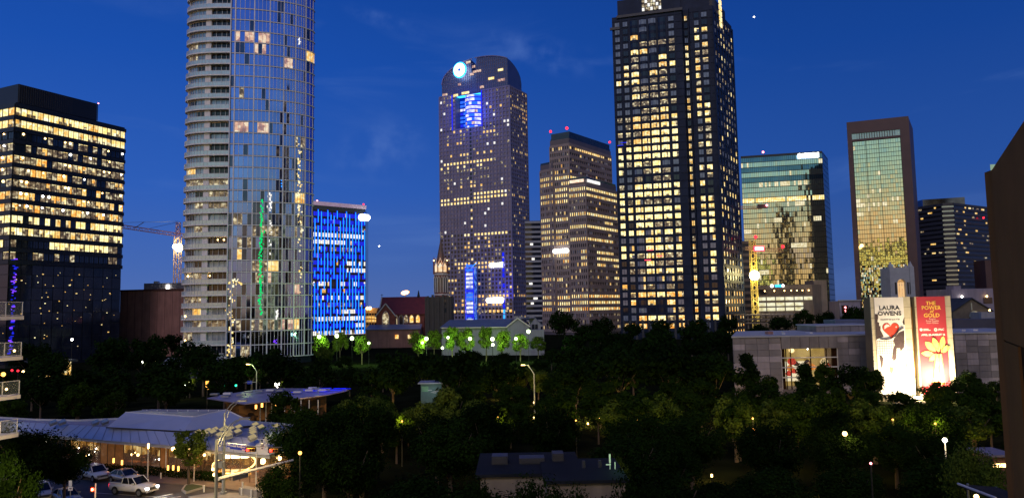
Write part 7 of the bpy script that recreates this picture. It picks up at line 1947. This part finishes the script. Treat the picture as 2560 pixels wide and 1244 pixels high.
# ================================================================== near wall at the right edge
def near_wall():
    A, B = V(P(2476, 700, 20).x, 20, 0), V(P(2476, 700, 20).x-3.2, 12.6, 0)
    A = V(P(2508, 747, 20).x, 20, 0); B = V(P(2640, 745, 13).x, 13, 0)
    t = thing('near_wall', 'close brown concrete wall filling the right edge of the view', 'wall', (A.x, A.y, 0))
    zt = P(2476, 425, 20).z; u = (B-A); l = u.length; u.normalize(); n = V(-u.y, u.x, 0)
    n = n if n.x < 0 or n.y < 0 else -n
    mb = MB(); th = 2.5; out = V(-u.y, u.x, 0); out = out if out.x > 0 else -out
    mb.prism([tuple((A+u*.02)[:2]), tuple(B[:2]), tuple((B+out*th)[:2]), tuple((A+out*th)[:2])], 0, zt-.05); mb.build('core', 'near_wall_dark', t)
    H = [0, 5.2, 10.4, 15.9, zt]
    inn = -out
    for i in range(4):
        for j, (f0, f1) in enumerate(((0, .36), (.36, 1))):
            if j == 1 and i in (1, 2): continue
            a, b = A+u*(l*f0), A+u*(l*f1); mb = MB()
            mb.box((a+b)/2+inn*.03+V(0,0,(H[i]+H[i+1])/2), u*((l*(f1-f0))/2-.015), inn*.03, V(0,0,(H[i+1]-H[i])/2-.02)); mb.build('concrete_panel', 'near_wall', t)
    mb = MB(); mb.prism([tuple(A[:2]), tuple((A+inn*.06)[:2]), tuple((A+inn*.06+V(.1,.3,0))[:2]), tuple((A+V(0,.4,0))[:2])], 0, zt); mb.build('edge_return', 'near_wall', t)
    la = lamp('balcony_lamp', (6.0, 11.5, 7.5), 420, (1, .62, .28), .3, parent=t)  # unseen lamp placed below the view to warm the wall
near_wall()
# ================================================================== trees
def crown_mesh(name, mname, seed, n, leaf, rx, rz, clumps, kind='round'):
    """leaf-sized faces in clumps through the crown's volume; origin at the crown's foot"""
    r = random.Random(seed); mb = MB(); cs = []
    for k in range(clumps):
        while True:
            a, b, c = r.uniform(-1, 1), r.uniform(-1, 1), r.uniform(-1, 1)
            if .25 < a*a+b*b+c*c < 1: break
        if kind == 'cone': s = 1-.75*(c+1)/2; a *= s; b *= s
        cs.append((a*rx*.82, b*rx*.82, (c*.82+1)*rz, r.uniform(.20, .42)*rx))
    for k in range(n):
        cx, cy, cz, cr = r.choice(cs)
        th, ph = r.uniform(0, 2*math.pi), math.acos(r.uniform(-1, 1)); rr = cr*r.uniform(.45, 1.12)
        p = V(cx+rr*math.sin(ph)*math.cos(th), cy+rr*math.sin(ph)*math.sin(th), cz+rr*.8*math.cos(ph))
        nrm = V(math.sin(ph)*math.cos(th), math.sin(ph)*math.sin(th), math.cos(ph)+.5)+V(r.gauss(0, .6), r.gauss(0, .6), r.gauss(0, .6)); nrm.normalize()
        u = nrm.orthogonal().normalized(); u = Matrix.Rotation(r.uniform(0, 6.28), 3, nrm) @ u; v = nrm.cross(u)
        s = leaf*r.uniform(.6, 1.3); mb.quad(p-u*s*.5, p+v*s*.28, p+u*s*.5, p-v*s*.28)
    return mb.mesh(name, mname, (0, 0, 0))[0]
def trunk_mesh(name, seed, h, rx, r0=.16):
    r = random.Random(seed); mb = MB(); mb.tube((0, 0, 0), (0, 0, h), r0, r0*.7, 7)
    for k in range(7):
        a = r.uniform(0, 6.28); e = V(math.cos(a)*rx*.6, math.sin(a)*rx*.6, h+rx*r.uniform(.5, 1.1)); m = V(math.cos(a)*rx*.2, math.sin(a)*rx*.2, h+rx*.2)
        mb.tube((0, 0, h*r.uniform(.75, 1)), m, r0*.5, r0*.35, 5); mb.tube(m, e, r0*.35, r0*.12, 4)
    return mb.mesh(name, 'bark', (0, 0, 0))[0]
CR = {}
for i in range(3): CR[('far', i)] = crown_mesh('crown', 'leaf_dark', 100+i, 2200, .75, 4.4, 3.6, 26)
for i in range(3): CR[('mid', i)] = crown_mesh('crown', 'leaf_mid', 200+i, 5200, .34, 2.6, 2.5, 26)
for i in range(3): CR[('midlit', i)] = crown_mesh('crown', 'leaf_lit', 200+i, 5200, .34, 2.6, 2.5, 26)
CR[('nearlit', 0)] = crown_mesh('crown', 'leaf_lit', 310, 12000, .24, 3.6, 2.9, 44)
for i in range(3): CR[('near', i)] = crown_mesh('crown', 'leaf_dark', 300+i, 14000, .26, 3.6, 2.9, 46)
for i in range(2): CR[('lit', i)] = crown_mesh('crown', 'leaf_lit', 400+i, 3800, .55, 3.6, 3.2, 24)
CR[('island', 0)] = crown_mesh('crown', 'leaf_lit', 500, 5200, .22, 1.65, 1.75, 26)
CR[('cypress', 0)] = crown_mesh('crown', 'leaf_dark', 600, 5200, .5, 3.2, 4.6, 40, 'cone')
TH = {'far': 3.0, 'mid': 2.2, 'midlit': 2.2, 'nearlit': 2.6, 'near': 2.6, 'lit': 3.0, 'island': 1.6, 'cypress': 1.6}
TK = {k: trunk_mesh('trunk', 50+i, TH[k]+.6, {'far': 4, 'mid': 2.4, 'midlit': 2.4, 'nearlit': 3.4, 'near': 3.4, 'lit': 3.3, 'island': 1.4, 'cypress': 2}[k], .13 if k in ('mid', 'island') else .24) for i, k in enumerate(TH)}
NT = 0
def tree(kind, x, y, label, s=1.0, sz=1.0, group=None, v=None, name='tree'):
    global NT; NT += 1
    v = rnd.randrange(sum(1 for k in CR if k[0] == kind)) if v is None else v
    t = thing(name, label, 'tree', (x, y, 0), group); t.rotation_euler = (0, 0, rnd.uniform(0, 6.28)); t.scale = (s, s, s*sz)
    for nm, me, z in (('trunk', TK[kind], 0), ('crown', CR[(kind, v)], TH[kind])):
        o = bpy.data.objects.new(nm, me); COL.objects.link(o); o.parent = t; o.location = (0, 0, z)
    return t
def pxof(x, y, z=3):
    v = CM.transposed() @ (V(x, y, z)-V(0, 0, CAMZ)); return 1280+v.x/-v.z*FPX, 622-v.y/-v.z*FPX
# --- scattered woodland in rows
Z_FAR = ('dark unlit tree in the black belt of trees between the towers and the park', 'dark trees of the far belt')
Z_MID = ('dark rounded park tree in the black middle of the park', 'dark trees in the middle of the park')
Z_NEAR = ('large dark leafy tree in the unlit foreground along the bottom of the view', 'large dark foreground trees')
Z_LEFT = ('dark tree behind the restaurant pavilion at the foot of the dark office block', 'dark trees behind the pavilion')
def blocked(px, y, x, yy):
    # no tree on the street, the pavilions, the museum and the other buildings
    if yy < 100 and px < 655 and yy > 30: return True
    if 100 <= yy < 125 and 490 < px < 905: return True
    if 100 < yy < 108 and 560 < px < 700: return True
    if 118 < yy < 172 and px > 1795: return True
    if 180 < yy < 270 and 395 < px < 800: return True
    if 185 < yy < 400 and px < 60: return True
    if 190 < yy < 235 and 60 < px < 200: return True
    if yy > 240 and px < 320: return True
    return False
rows = [(44, 6.2, 'near'), (52, 6.4, 'near'), (61, 6.6, 'near'), (70, 6.2, 'near'), (82, 6.0, 'mid'), (92, 5.6, 'mid'), (103, 6.4, 'mid'), (116, 8.5, 'far'), (132, 9, 'far'), (150, 9.5, 'far'), (170, 10, 'far'), (195, 11, 'far'), (225, 11, 'far'), (262, 13, 'far')]
for (yy, sp, kind) in rows:
    half = .74*yy; x = -half
    while x < half:
        jx, jy = x+rnd.uniform(-.3, .3)*sp, yy+rnd.uniform(-.35, .35)*(8 if yy < 100 else 14); x += sp
        px, py = pxof(jx, jy)
        if blocked(px, py, jx, jy): continue
        if yy < 56 and px < 820: continue
        if yy < 75 and px < 730: continue
        if yy < 70 and 1150 < px < 1720 and rnd.random() < .55: continue
        if yy < 66 and px > 2380: continue
        if px > 2440 and yy < 60: continue
        if kind == 'far' and yy > 200 and 770 < px < 1400: continue
        below = next(nm for lim, nm in ((310, 'dark glass office block'), (470, 'windowless brown block'), (790, 'curved tower'), (930, 'blue LED building'), (1095, 'brick church'), (1330, 'arched tower'), (1550, 'stepped tan tower'), (1700, "black tower's left half"), (1860, "black tower's right half"), (2170, 'mirrored tower'), (2400, 'floodlit banner wall'), (9999, 'dark banded tower')) if px < lim)
        how = 'large dark leafy foreground tree at the bottom' if kind == 'near' else 'dark rounded park tree in the nearer rows' if yy < 95 else 'dark rounded park tree in the farther rows' if yy < 110 else 'dark unlit tree in the front of the tree belt' if yy < 140 else 'dark unlit tree in the middle of the tree belt' if yy < 180 else 'dark unlit tree in the back of the tree belt'
        lb_ = how+', below the '+below; z_ = (lb_, lb_)
        z_old = Z_LEFT if px < 640 else Z_NEAR if kind == 'near' else Z_MID if yy < 125 else Z_FAR
        s = rnd.uniform(.80, 1.12)
        if kind == 'far' and yy > 140 and 740 < px < 1420: s *= .62
        if kind == 'near': s *= .84 if px > 1750 else .92
        if yy in (116, 132) and px > 1800: s *= .72
        if yy == 132 or yy == 150: s *= .9
        tree(kind, jx, jy, z_[0], s, rnd.uniform(.85, 1.05)*(.78 if kind == 'near' and yy < 60 else 1), z_[1])
# --- trees that stand out in the photograph
def tp(kind, px, pytop, d, label, s=1.0, sz=1.0, group=None, v=None):
    p = P(px, pytop, d); full = (TH[kind]+2*{'far': 3.6, 'mid': 2.5, 'midlit': 2.5, 'nearlit': 2.9, 'near': 2.9, 'lit': 3.2, 'island': 1.75, 'cypress': 4.6}[kind]*.93)
    sz2 = p.z/full/s if sz is None else sz
    return tree(kind, p.x, d, label, s, sz2, group, v)
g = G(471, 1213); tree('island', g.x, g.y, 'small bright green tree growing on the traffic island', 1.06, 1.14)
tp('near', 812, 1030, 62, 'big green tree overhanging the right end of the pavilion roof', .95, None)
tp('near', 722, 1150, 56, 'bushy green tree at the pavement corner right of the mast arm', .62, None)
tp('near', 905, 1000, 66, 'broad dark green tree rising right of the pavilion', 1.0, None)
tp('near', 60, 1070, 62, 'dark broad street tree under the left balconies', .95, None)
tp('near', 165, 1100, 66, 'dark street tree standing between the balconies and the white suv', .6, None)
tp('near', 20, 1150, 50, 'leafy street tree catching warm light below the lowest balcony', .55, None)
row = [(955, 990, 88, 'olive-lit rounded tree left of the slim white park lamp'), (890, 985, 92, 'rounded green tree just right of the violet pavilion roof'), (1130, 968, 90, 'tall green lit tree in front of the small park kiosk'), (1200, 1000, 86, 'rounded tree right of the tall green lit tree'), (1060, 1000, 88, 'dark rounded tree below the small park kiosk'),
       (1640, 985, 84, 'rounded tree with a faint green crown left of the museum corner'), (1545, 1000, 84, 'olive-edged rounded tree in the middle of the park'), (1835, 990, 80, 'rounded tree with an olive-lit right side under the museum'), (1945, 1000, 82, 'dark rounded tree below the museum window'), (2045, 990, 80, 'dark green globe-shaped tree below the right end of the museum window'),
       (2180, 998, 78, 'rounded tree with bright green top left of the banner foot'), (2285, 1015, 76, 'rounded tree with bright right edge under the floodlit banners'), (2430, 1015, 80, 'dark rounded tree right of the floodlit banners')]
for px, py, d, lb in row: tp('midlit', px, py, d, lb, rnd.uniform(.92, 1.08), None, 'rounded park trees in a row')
for px, py, d, lb in ((1865, 880, 124, 'tall feathery conifer in front of the left end of the museum'), (2010, 905, 122, 'dark pointed tree in front of the golden museum window'), (2055, 900, 121, 'dark bushy tree before the right side of the golden window'), (2175, 915, 120, 'dark tree touching the left foot of the banner wall'), (2425, 925, 121, 'dark tree right of the foot of the banner wall'), (2490, 950, 120, 'dark tree between the banner wall and the near brown wall'), (2345, 968, 118, 'low lit bush-like tree at the right foot of the banner wall'), (1925, 935, 122, 'small sparse tree against the museum wall left of its window')):
    tp('cypress' if px in (1865, 2010) else 'mid', px, py, d, lb, .8 if px not in (1925, 2345) else .55, None)
# green-lit trees by the lamps, under the arched tower
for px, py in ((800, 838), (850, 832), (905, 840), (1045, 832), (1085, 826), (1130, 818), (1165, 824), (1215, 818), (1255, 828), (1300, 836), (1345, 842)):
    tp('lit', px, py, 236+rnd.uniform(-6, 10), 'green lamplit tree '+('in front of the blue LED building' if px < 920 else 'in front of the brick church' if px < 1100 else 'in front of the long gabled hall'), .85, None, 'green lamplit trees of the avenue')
tp('lit', 812, 868, 205, 'orange-brown lamplit tree right of the foot of the curved tower', .75, None)
for px, py, d, s in ((1410, 778, 300, 1.5), (1500, 795, 300, 1.35), (1455, 812, 290, 1.1), (1580, 808, 300, 1.0), (1650, 800, 300, 1.1), (1740, 798, 300, 1.1), (1820, 790, 300, 1.0), (1950, 792, 300, 1.2), (2010, 775, 310, 1.1), (2065, 780, 310, 1.1), (2135, 768, 250, 1.0), (1890, 812, 280, .9), (430, 838, 270, 1.3), (370, 880, 260, 1.2), (2390, 812, 240, .9)):
    tp('far', px, py, d, 'dark tree on the skyline at the foot of the downtown towers', s, None, 'dark trees at the foot of the towers')
tp('lit', 615, 918, 165, 'bright green lamplit tree behind the violet pavilion', .9, None); tp('lit', 650, 925, 160, 'smaller green lamplit tree next to the crossing lamp post', .7, None)
tp('lit', 475, 945, 150, 'yellow-green lamplit tree by the glaring street lamp', .55, None); tp('lit', 705, 950, 150, 'small yellow-green tree round the lamp behind the violet roof', .5, None)
tp('lit', 1310, 918, 138, 'yellow-green lamplit tree behind the tall curved park lamp', .8, None); tp('lit', 1345, 930, 134, 'yellow-green tree right of the tall curved park lamp', .6, None)
for px, py, dd, lb, s_ in ((1195, 1205, 38, 'dark bushy treetop left of the tan rooftop wall', .5), (1350, 1198, 38, 'dark bushy treetop across the middle of the tan rooftop wall', .62), (1590, 1195, 38, 'dark treetop right of the thin rooftop mast', .6), (1445, 1222, 37, 'small dark treetop in front of the low rooftop corner', .4)): tp('near', px, py, dd, lb, s_, None)
tp('nearlit', 2440, 1120, 46, 'low yellow-lit tree above the canopy at the bottom right', .55, None)
tp('nearlit', 1540, 1150, 52, 'bright green lamplit bush behind the small roof mast', .28, None)

# low planting: fallen light on shrubs, one mass nobody could count
def shrubs(name, label, spots, mname, seed, leaf=.3):
    r = random.Random(seed); mb = MB()
    for (x, y, rad, h, n) in spots:
        for k in range(n):
            a, q = r.uniform(0, 6.28), math.sqrt(r.random())*rad; p = V(x+math.cos(a)*q, y+math.sin(a)*q, r.uniform(.1, h))
            u = V(r.gauss(0, 1), r.gauss(0, 1), r.gauss(0, 1)).normalized(); v = u.orthogonal().normalized(); s = leaf*r.uniform(.6, 1.3)
            mb.quad(p-u*s*.5, p+v*s*.3, p+u*s*.5, p-v*s*.3)
    o = mb.build(name, mname, kind='stuff'); tag(o, label, 'shrubs'); return o
sp = []
for px, py, rad in ((1240, 1062, 2.5), (1275, 1055, 2.5), (1330, 1050, 3), (1470, 1062, 2.2), (1540, 1080, 2.5), (1580, 1088, 2.2), (1690, 1075, 2.5), (1700, 1092, 2), (990, 1075, 2), (975, 1090, 1.5), (1770, 1095, 2)):
    g = G(px, py+12); sp.append((g.x, g.y, rad, 1.8, 260))
shrubs('shrubs', 'low shrubs catching warm path light in the middle of the park', sp, 'leaf_lit', 5)

# ================================================================== park lamps and little lights
def park_lamp(px, py, d, label, m, e, col, r0=.28, pole=True, group=None, off=(0, -.8, 0), cat='lamp', name='park_lamp', pm='black_paint'):
    p = P(px, py, d); t = thing(name, label, cat, (p.x, p.y, 0), group)
    mb = MB(); mb.tube((p.x, p.y, 0), (p.x, p.y, p.z-r0*.8), .07, .05, 6); mb.build('pole', pm, t)
    mb = MB(); mb.ball(p, r0, 10, sz=1.05); mb.build('lamp_globe', m, t)
    mb = MB(); mb.tube(p+V(0,0,r0*.95), p+V(0,0,r0*1.15), r0*.5, r0*.2, 8); mb.build('lamp_cap', pm, t)
    if e: lamp('globe_light', p+V(*off), e, col, .2, parent=t)
    return t
Gd = ((798, 841, 1), (842, 839, 1), (880, 845, 1), (922, 857, .7), (1066, 846, 1), (1056, 856, .6), (1106, 869, .7), (1120, 843, .7), (1175, 846, .9), (1231, 847, 1), (1232, 861, .8), (1290, 846, .8), (1321, 828, 1))
for k, (px, py, s) in enumerate(Gd):
    park_lamp(px, py, 226, 'glaring greenish-white lamp '+('in front of the blue LED building' if px < 900 else 'in front of the brick church' if px < 1100 else 'in front of the long gabled hall'), 'lamp_green', 3200*s, (.55, 1, .25), .58*s, group='greenish lamps of the avenue', off=(0, 2.6, -.5), name='street_lamp')
park_lamp(2112, 1083, 62, 'bright warm park lamp below the trees left of the post lamp', 'lamp_warm', 220, (1, .6, .25), .20)
park_lamp(2362, 1099, 56, 'post lamp with a bright globe on a white post, right of centre below the banners', 'lamp_white', 130, (1, .75, .35), .17, pm='white_pole')
park_lamp(1885, 1073, 66, 'small orange park lamp under the rounded trees', 'lamp_amber', 120, (1, .5, .12), .14)
park_lamp(2177, 1157, 48, 'small pink-white low lamp in the dark foreground', 'lamp_pink', 5, (1, .5, .6), .08)
park_lamp(750, 1131, 55, 'small orange lamp seen between leaves right of the pavilion', 'lamp_amber', 12, (1, .45, .12), .14)
park_lamp(467, 958, 150, 'glaring yellow street lamp among trees left of the traffic lights', 'lamp_white', 420, (1, .85, .35), .6, off=(.5, -1.5, .6), name='street_lamp')
park_lamp(693, 961, 148, 'glaring yellow-white street lamp behind the violet pavilion roof', 'lamp_white', 420, (1, .85, .35), .55, off=(0, -1.5, .6), name='street_lamp')
park_lamp(8, 935, 120, 'orange lamp glow at the left edge beyond the balconies', 'lamp_amber', 90, (1, .6, .2), .35)
park_lamp(1650, 850, 220, 'small cold white lamp in the dark tree belt', 'lamp_white', 60, (.7, 1, .9), .25)
park_lamp(180, 848, 240, 'cold white lamp in front of the dark office block', 'lamp_white', 60, (.8, 1, .95), .38)
park_lamp(140, 900, 200, 'white lamp above the lit glass lobby', 'lamp_white', 40, (1, .95, .9), .3)
# path glows: warm bollard lights under the trees, some added unseen to light foliage
for k, (px, py, e) in enumerate(((1240, 1050, 60), (1275, 1045, 60), (1335, 1040, 80), (1335, 1000, 60), (1470, 1055, 30), (1545, 1072, 60), (1585, 1080, 40), (1690, 1068, 50), (985, 1068, 35), (1160, 1078, 30), (915, 1140, 20), (2010, 1000, 60), (2450, 1165, 40), (1850, 1030, 50), (2310, 1065, 60), (2200, 1060, 45), (1560, 1030, 50), (1150, 1030, 60), (950, 1040, 45), (1655, 1030, 40), (1130, 1020, 80), (1195, 1040, 70), (1830, 1045, 80), (1880, 1040, 60), (2185, 1040, 70), (2330, 1075, 80), (945, 1045, 50), (1600, 1045, 40), (2420, 1150, 60), (2100, 1230, 50), (1730, 1085, 40), (1240, 985, 50), (1500, 1040, 40), (870, 1120, 40), (800, 1150, 40), (1780, 1190, 30), (1960, 1160, 30))):
    g = G(px, py+14); t = thing('path_light', 'small warm path light hidden among the park trees', 'path light', g, 'warm path lights')
    mb = MB(); mb.tube(g, g+V(0,0,.5), .06, n=6); mb.build('post', 'black_paint', t)
    mb = MB(); mb.tube(g+V(0,0,.5), g+V(0,0,.75), .10, .09, 8); mb.build('light_head', 'lamp_warm', t)
    lamp('path_glow', g+V(0, 0, 1.2), e*9, (1, .62, .14), .15, parent=t)
for px, py, d, e, lb in ((1005, 1052, 84, 500, 'globe path lamp right of the olive-lit rounded tree'), (1245, 1040, 84, 650, 'globe path lamp right of the tall green lit tree'), (1168, 1050, 83, 400, 'globe path lamp between the two tall trees below the kiosk'), (1592, 1050, 80, 350, 'globe path lamp right of the olive-edged rounded tree'), (1882, 1045, 76, 650, 'globe path lamp beside the olive-lit tree under the museum'), (2232, 1048, 74, 550, 'globe path lamp left of the floodlit foot of the banner wall'), (2338, 1058, 72, 420, 'globe path lamp right of the tree under the banners'), (1698, 1060, 80, 260, 'globe path lamp left of the museum trees'), (1440, 1050, 84, 300, 'globe path lamp amid the dark middle of the park'), (2100, 1062, 76, 260, 'globe path lamp below the museum window trees')):
    park_lamp(px, py, d-3.2, lb, 'lamp_amber', e, (1, .68, .12), .09, name='path_lamp', cat='lamp', off=(0, -.3, .2))  # unseen globe lamps added to light the sides of the tree crowns
# tall curved lamps
def tall_lamp(px, ytop, ybot, d, label, dirn, e, col):
    b, tp_ = P(px, ybot, d), P(px, ytop, d); t = thing('street_lamp', label, 'street lamp', (b.x, d, 0))
    z = tp_.z; mb = MB(); mb.tube((b.x, d, 0), (b.x, d, z-1.4), .11, .09, 8); mb.tube((b.x, d, z-1.4), (b.x+dirn*.9, d, z), .08, .06, 6); mb.tube((b.x+dirn*.9, d, z), (b.x+dirn*1.6, d, z+.08), .06, .05, 6); mb.build('pole', 'white_lit_pole', t)
    mb = MB(); mb.box((b.x+dirn*1.75, d, z+.05), (.3, 0, 0), (0, .12, 0), (0, 0, .06)); mb.build('luminaire', 'lamp_warm', t)
    lamp('luminaire_lamp', (b.x+dirn*1.7, d-.6, z-.3), e, col, .2, parent=t)
mat('white_lit_pole', (.35, .36, .3), .6, emit=(1, 1, .7), es=.02)  # lamp light on the pole put in as faint emission
tall_lamp(641, 910, 960, 146, 'tall pale street lamp with a bent arm over the traffic lights', -1, 500, (.75, 1, .35))
tall_lamp(1336, 912, 985, 118, 'tall pale lamp with a bent arm beside the yellow-green tree', -1, 160, (1, .95, .4))
# far traffic lights (green) on an arm
def far_signals():
    d = 140; t = thing('traffic_signal_pole', 'far white mast arm with two green traffic lights behind the violet pavilion', 'traffic signal', (P(641, 960, d).x, d, 0))
    a, b = P(641, 954, d), P(580, 957, d); mb = MB(); mb.tube((a.x, d, 0), a, .1, n=6); mb.tube(a, b, .08, .05, 6); mb.build('mast_arm', 'white_lit_pole', t)
    for px in (564, 590):
        p = P(px, 961, d); mb = MB(); mb.box(p+V(0,.1,0), V(.2,0,0), V(0,.1,0), V(0,0,.4)); sg = mb.build('signal_housing', 'black_paint', t)
        mb = MB(); mb.ball(p-V(0,.1,.1), .22, 8); mb.build('green_light', 'signal_green', sg)
    p = P(624, 955, d); mb = MB(); mb.box(p, V(.45,0,0), V(0,.05,0), V(0,0,.3)); mb.build('street_name_sign', 'sign_blue', t)
    d = 130; p = P(518, 962, d); t = thing('yellow_post_light', 'orange glowing panel on a dark post among trees left of the green signals', 'light', (p.x, d, 0))
    mb = MB(); mb.tube((p.x, d, 0), (p.x, d, p.z+1.4), .1, n=6); mb.build('post', 'black_paint', t)
    mb = MB(); mb.box(p, V(.25,0,0), V(0,.1,0), V(0,0,.75)); mb.build('panel', 'orange_sign', t)
far_signals()
def kiosk():
    d = 112; p0, p1 = P(1052, 965, d), P(1104, 965, d); t = thing('park_kiosk', 'small park kiosk with teal mural and pale roof in the dark trees', 'kiosk', ((p0.x+p1.x)/2, d, 0))
    z1 = P(1080, 958, d).z
    mb = MB(); mb.abox(p0.x, p1.x, d, d+3, 0, z1); mb.build('wall', 'kiosk_teal', t)
    mb = MB(); mb.abox(P(1054, 965, d).x, P(1071, 965, d).x, d-.03, d, P(1060, 978, d).z, P(1060, 965, d).z); mb.build('mural', 'kiosk_green', t)
    r = cityrand(2)
    for k in range(7):
        a = P(1074+r.random()*26, 968+r.random()*14, d-.05); mb = MB(); mb.box(a, V(.25+.2*r.random(), 0, .1*r.gauss(0, 1)), V(0,.01,0), V(0,0,.06)); mb.build('mural_stroke', 'stone_grey', t)
    mb = MB(); mb.abox(p0.x-.4, p1.x+.2, d-.5, d+3.3, z1, z1+.18); mb.build('roof', 'pale_siding', t)
    lamp('kiosk_lamp', ((p0.x+p1.x)/2, d-2.2, 5), 60, (.6, 1, .95), .2, parent=t)
mat('kiosk_teal', (.05, .10, .11), .6, 0, .2, 1); mat('kiosk_green', (.10, .22, .14), .6, 0, .2, 1)
kiosk()
def near_roofs():
    """tan-walled low roof at the bottom centre, and the lit weather mast on it"""
    t = thing('low_rooftop', 'low rooftop with tan lit wall half hidden by trees at the bottom centre', 'building', G(1350, 1230))
    a, b = P(1205, 1190, 46), P(1440, 1196, 46); e, f = P(1390, 1208, 42), P(1560, 1214, 42); z = a.z
    mb = MB(); mb.prism([(a.x, 44), (b.x, 44), (b.x, 50), (a.x, 50)], 0, P(1260, 1190, 44).z); mb.build('wall', 'tan_lit_wall', t)
    mb = MB(); mb.prism([(b.x-2, 41.5), (f.x, 41.5), (f.x, 47), (b.x-2, 47)], 0, P(1500, 1205, 41.5).z); mb.build('front_wall', 'tan_lit_wall', t)
    zz_ = P(1260, 1190, 44).z; mb = MB(); mb.abox(a.x-.3, b.x+.3, 43.8, 50.2, zz_, zz_+.18); mb.build('roof', 'roof_membrane', t)
    z2 = P(1500, 1205, 41.5).z; mb = MB(); mb.abox(b.x-2.2, f.x+.2, 41.3, 47.2, z2, z2+.18); mb.build('front_roof', 'roof_membrane', t)
    lamp('wall_wash', (P(1290, 1230, 41).x, 41, 3), 9, (1, .7, .35), .2, parent=t); lamp('wall_wash', (P(1500, 1230, 39).x, 39, 2.5), 8, (1, .7, .4), .2, parent=t)
    for px, w_, h_ in ((1250, .5, .5), (1330, .8, .35), (1395, .35, .6)):
        q = P(px, 1180, 47); mb = MB(); mb.abox(q.x-w_, q.x+w_, 46.5, 47.6, zz_+.18, zz_+.18+h_); mb.abox(q.x-w_*.8, q.x+w_*.8, 46.45, 46.5, zz_+.25, zz_+.1+h_); mb.build('roof_unit', 'dark_precast', t)
    for px in (1460, 1500):
        q = P(px, 1200, 44.5); mb = MB(); mb.tube((q.x, 44.5, z2+.18), (q.x, 44.5, z2+.6), .1, n=8); mb.build('vent_pipe', 'dark_precast', t)
    d = 44; c = P(1526, 1200, d); t = thing('roof_mast', 'thin white rooftop mast on a triangular frame, lit green', 'mast', (c.x, d, z2))
    top = P(1524, 1136, d); mb = MB(); mb.tube((c.x, d, z2), (c.x, d, top.z), .025, n=5); mb.build('pole', 'mast_white', t)
    mb = MB(); 
    for s in (-1, 1): mb.tube((c.x+s*.35, d, z2+.1), (c.x, d, c.z+.45), .03, n=5)
    mb.tube((c.x-.35, d, z2+.15), (c.x+.75, d, z2+.15), .03, n=5); mb.tube((c.x+.3, d, z2+.15), (c.x+.3, d, z2+.6), .03, n=5); mb.build('frame', 'mast_white', t)
    mb = MB(); mb.box((c.x, d, top.z-.2), (.05, 0, 0), (0, .02, 0), (0, 0, .25)); mb.build('vane', 'mast_white', t)
    mb = MB(); mb.box((c.x-.1, d, P(1526, 1160, d).z), (.14, 0, 0), (0, .03, 0), (0, 0, .03)); mb.build('sensor_arm', 'mast_white', t)
    lamp('green_lamp', (c.x+.5, d-.6, z2+.8), 9, (.35, 1, .4), .1, parent=t)
mat('tan_lit_wall', (.20, .16, .12), .8, 0, .15, 1, dirt=.2); mat('mast_white', (.7, .75, .6), .5, emit=(.6, 1, .5), es=.12)  # mast_white: green light on the mast put in as emission
near_roofs()
def corner_canopy():
    t = thing('terrace_canopy', 'slanting dark canopy edge with a lit lamp at the bottom right corner', 'canopy', (P(2450, 1220, 38).x, 38, 0))
    a, b, c, d = P(2395, 1208, 38), P(2490, 1244, 33), P(2560, 1240, 35), P(2490, 1216, 42)
    mb = MB(); mb.slab([a, b, c, d], .12); mb.build('roof', 'roof_membrane', t)
    mb = MB(); mb.tube(a, b, .06, n=5); mb.build('edge', 'white_metal', t)
    mb = MB(); mb.tube((a.x+.5, a.y, 0), (a.x+.5, a.y, a.z), .06, n=6); mb.tube((d.x, d.y, 0), (d.x, d.y, d.z), .06, n=6); mb.build('post', 'galvanized', t)
    mb = MB(); mb.ball(P(2441, 1240, 36.5), .12, 8); mb.build('lamp', 'lamp_warm', t)
    lamp('canopy_light', P(2430, 1225, 36)-V(0, 1, 0), 60, (1, .55, .18), .15, parent=t)
    t = thing('lit_kiosk', 'little kiosk with a glowing orange slot right of the yellow-lit tree', 'kiosk', (P(2500, 1165, 50).x, 50, 0))
    p, q = P(2482, 1150, 50), P(2525, 1150, 50); mb = MB(); mb.abox(p.x, q.x, 50, 52, 0, P(2500, 1150, 50).z+.3); mb.build('wall', 'brown_granite', t)
    mb = MB(); mb.abox(p.x, q.x-.2, 49.9, 50, P(2500, 1166, 50).z, P(2500, 1158, 50).z); mb.build('lit_slot', 'lamp_warm', t)
    mb = MB(); mb.abox(p.x-.3, q.x+.3, 49.6, 52.3, P(2500, 1150, 50).z+.3, P(2500, 1150, 50).z+.45); mb.build('roof', 'pale_mauve', t)
corner_canopy()
# tiny lights of far cars and windows in the belt at the left
def car_lights():
    for px, py, m, lb in ((30, 925, 'tail_red', 'red tail light glow of a far car left of the glass lobby'), (45, 926, 'tail_red', 'second far red tail light, nearer the glass lobby'), (58, 928, 'lamp_warm', 'warm headlight of a far car beside the glass lobby'), (355, 905, 'lamp_white', 'tiny white light in the trees under the windowless brown block'), (388, 902, 'lamp_warm', 'warm light strip by the podium of the curved tower')):
        p = P(px, py, 170); t = thing('far_light', lb, 'light', (p.x, p.y, 0)); mb = MB(); mb.tube((p.x, p.y, 0), (p.x, p.y, p.z), .05, n=5); mb.build('post', 'black_paint', t); mb = MB(); mb.ball(p, .28, 8); mb.build('light', m, t)
car_lights()
star = []
for px, py, r_ , lb in ((1885, 43, 5.5, 'bright evening star high to the right of the black granite tower'), (948, 615, 4.5, 'faint evening star low between the LED building and the arched tower')):
    p = P(px, py, 5200); mb = MB(); mb.ball(p, r_, 8); o = mb.build('evening_star', 'lamp_white'); tag(o, lb, 'star')
print('trees', NT, 'objects', len(bpy.data.objects))
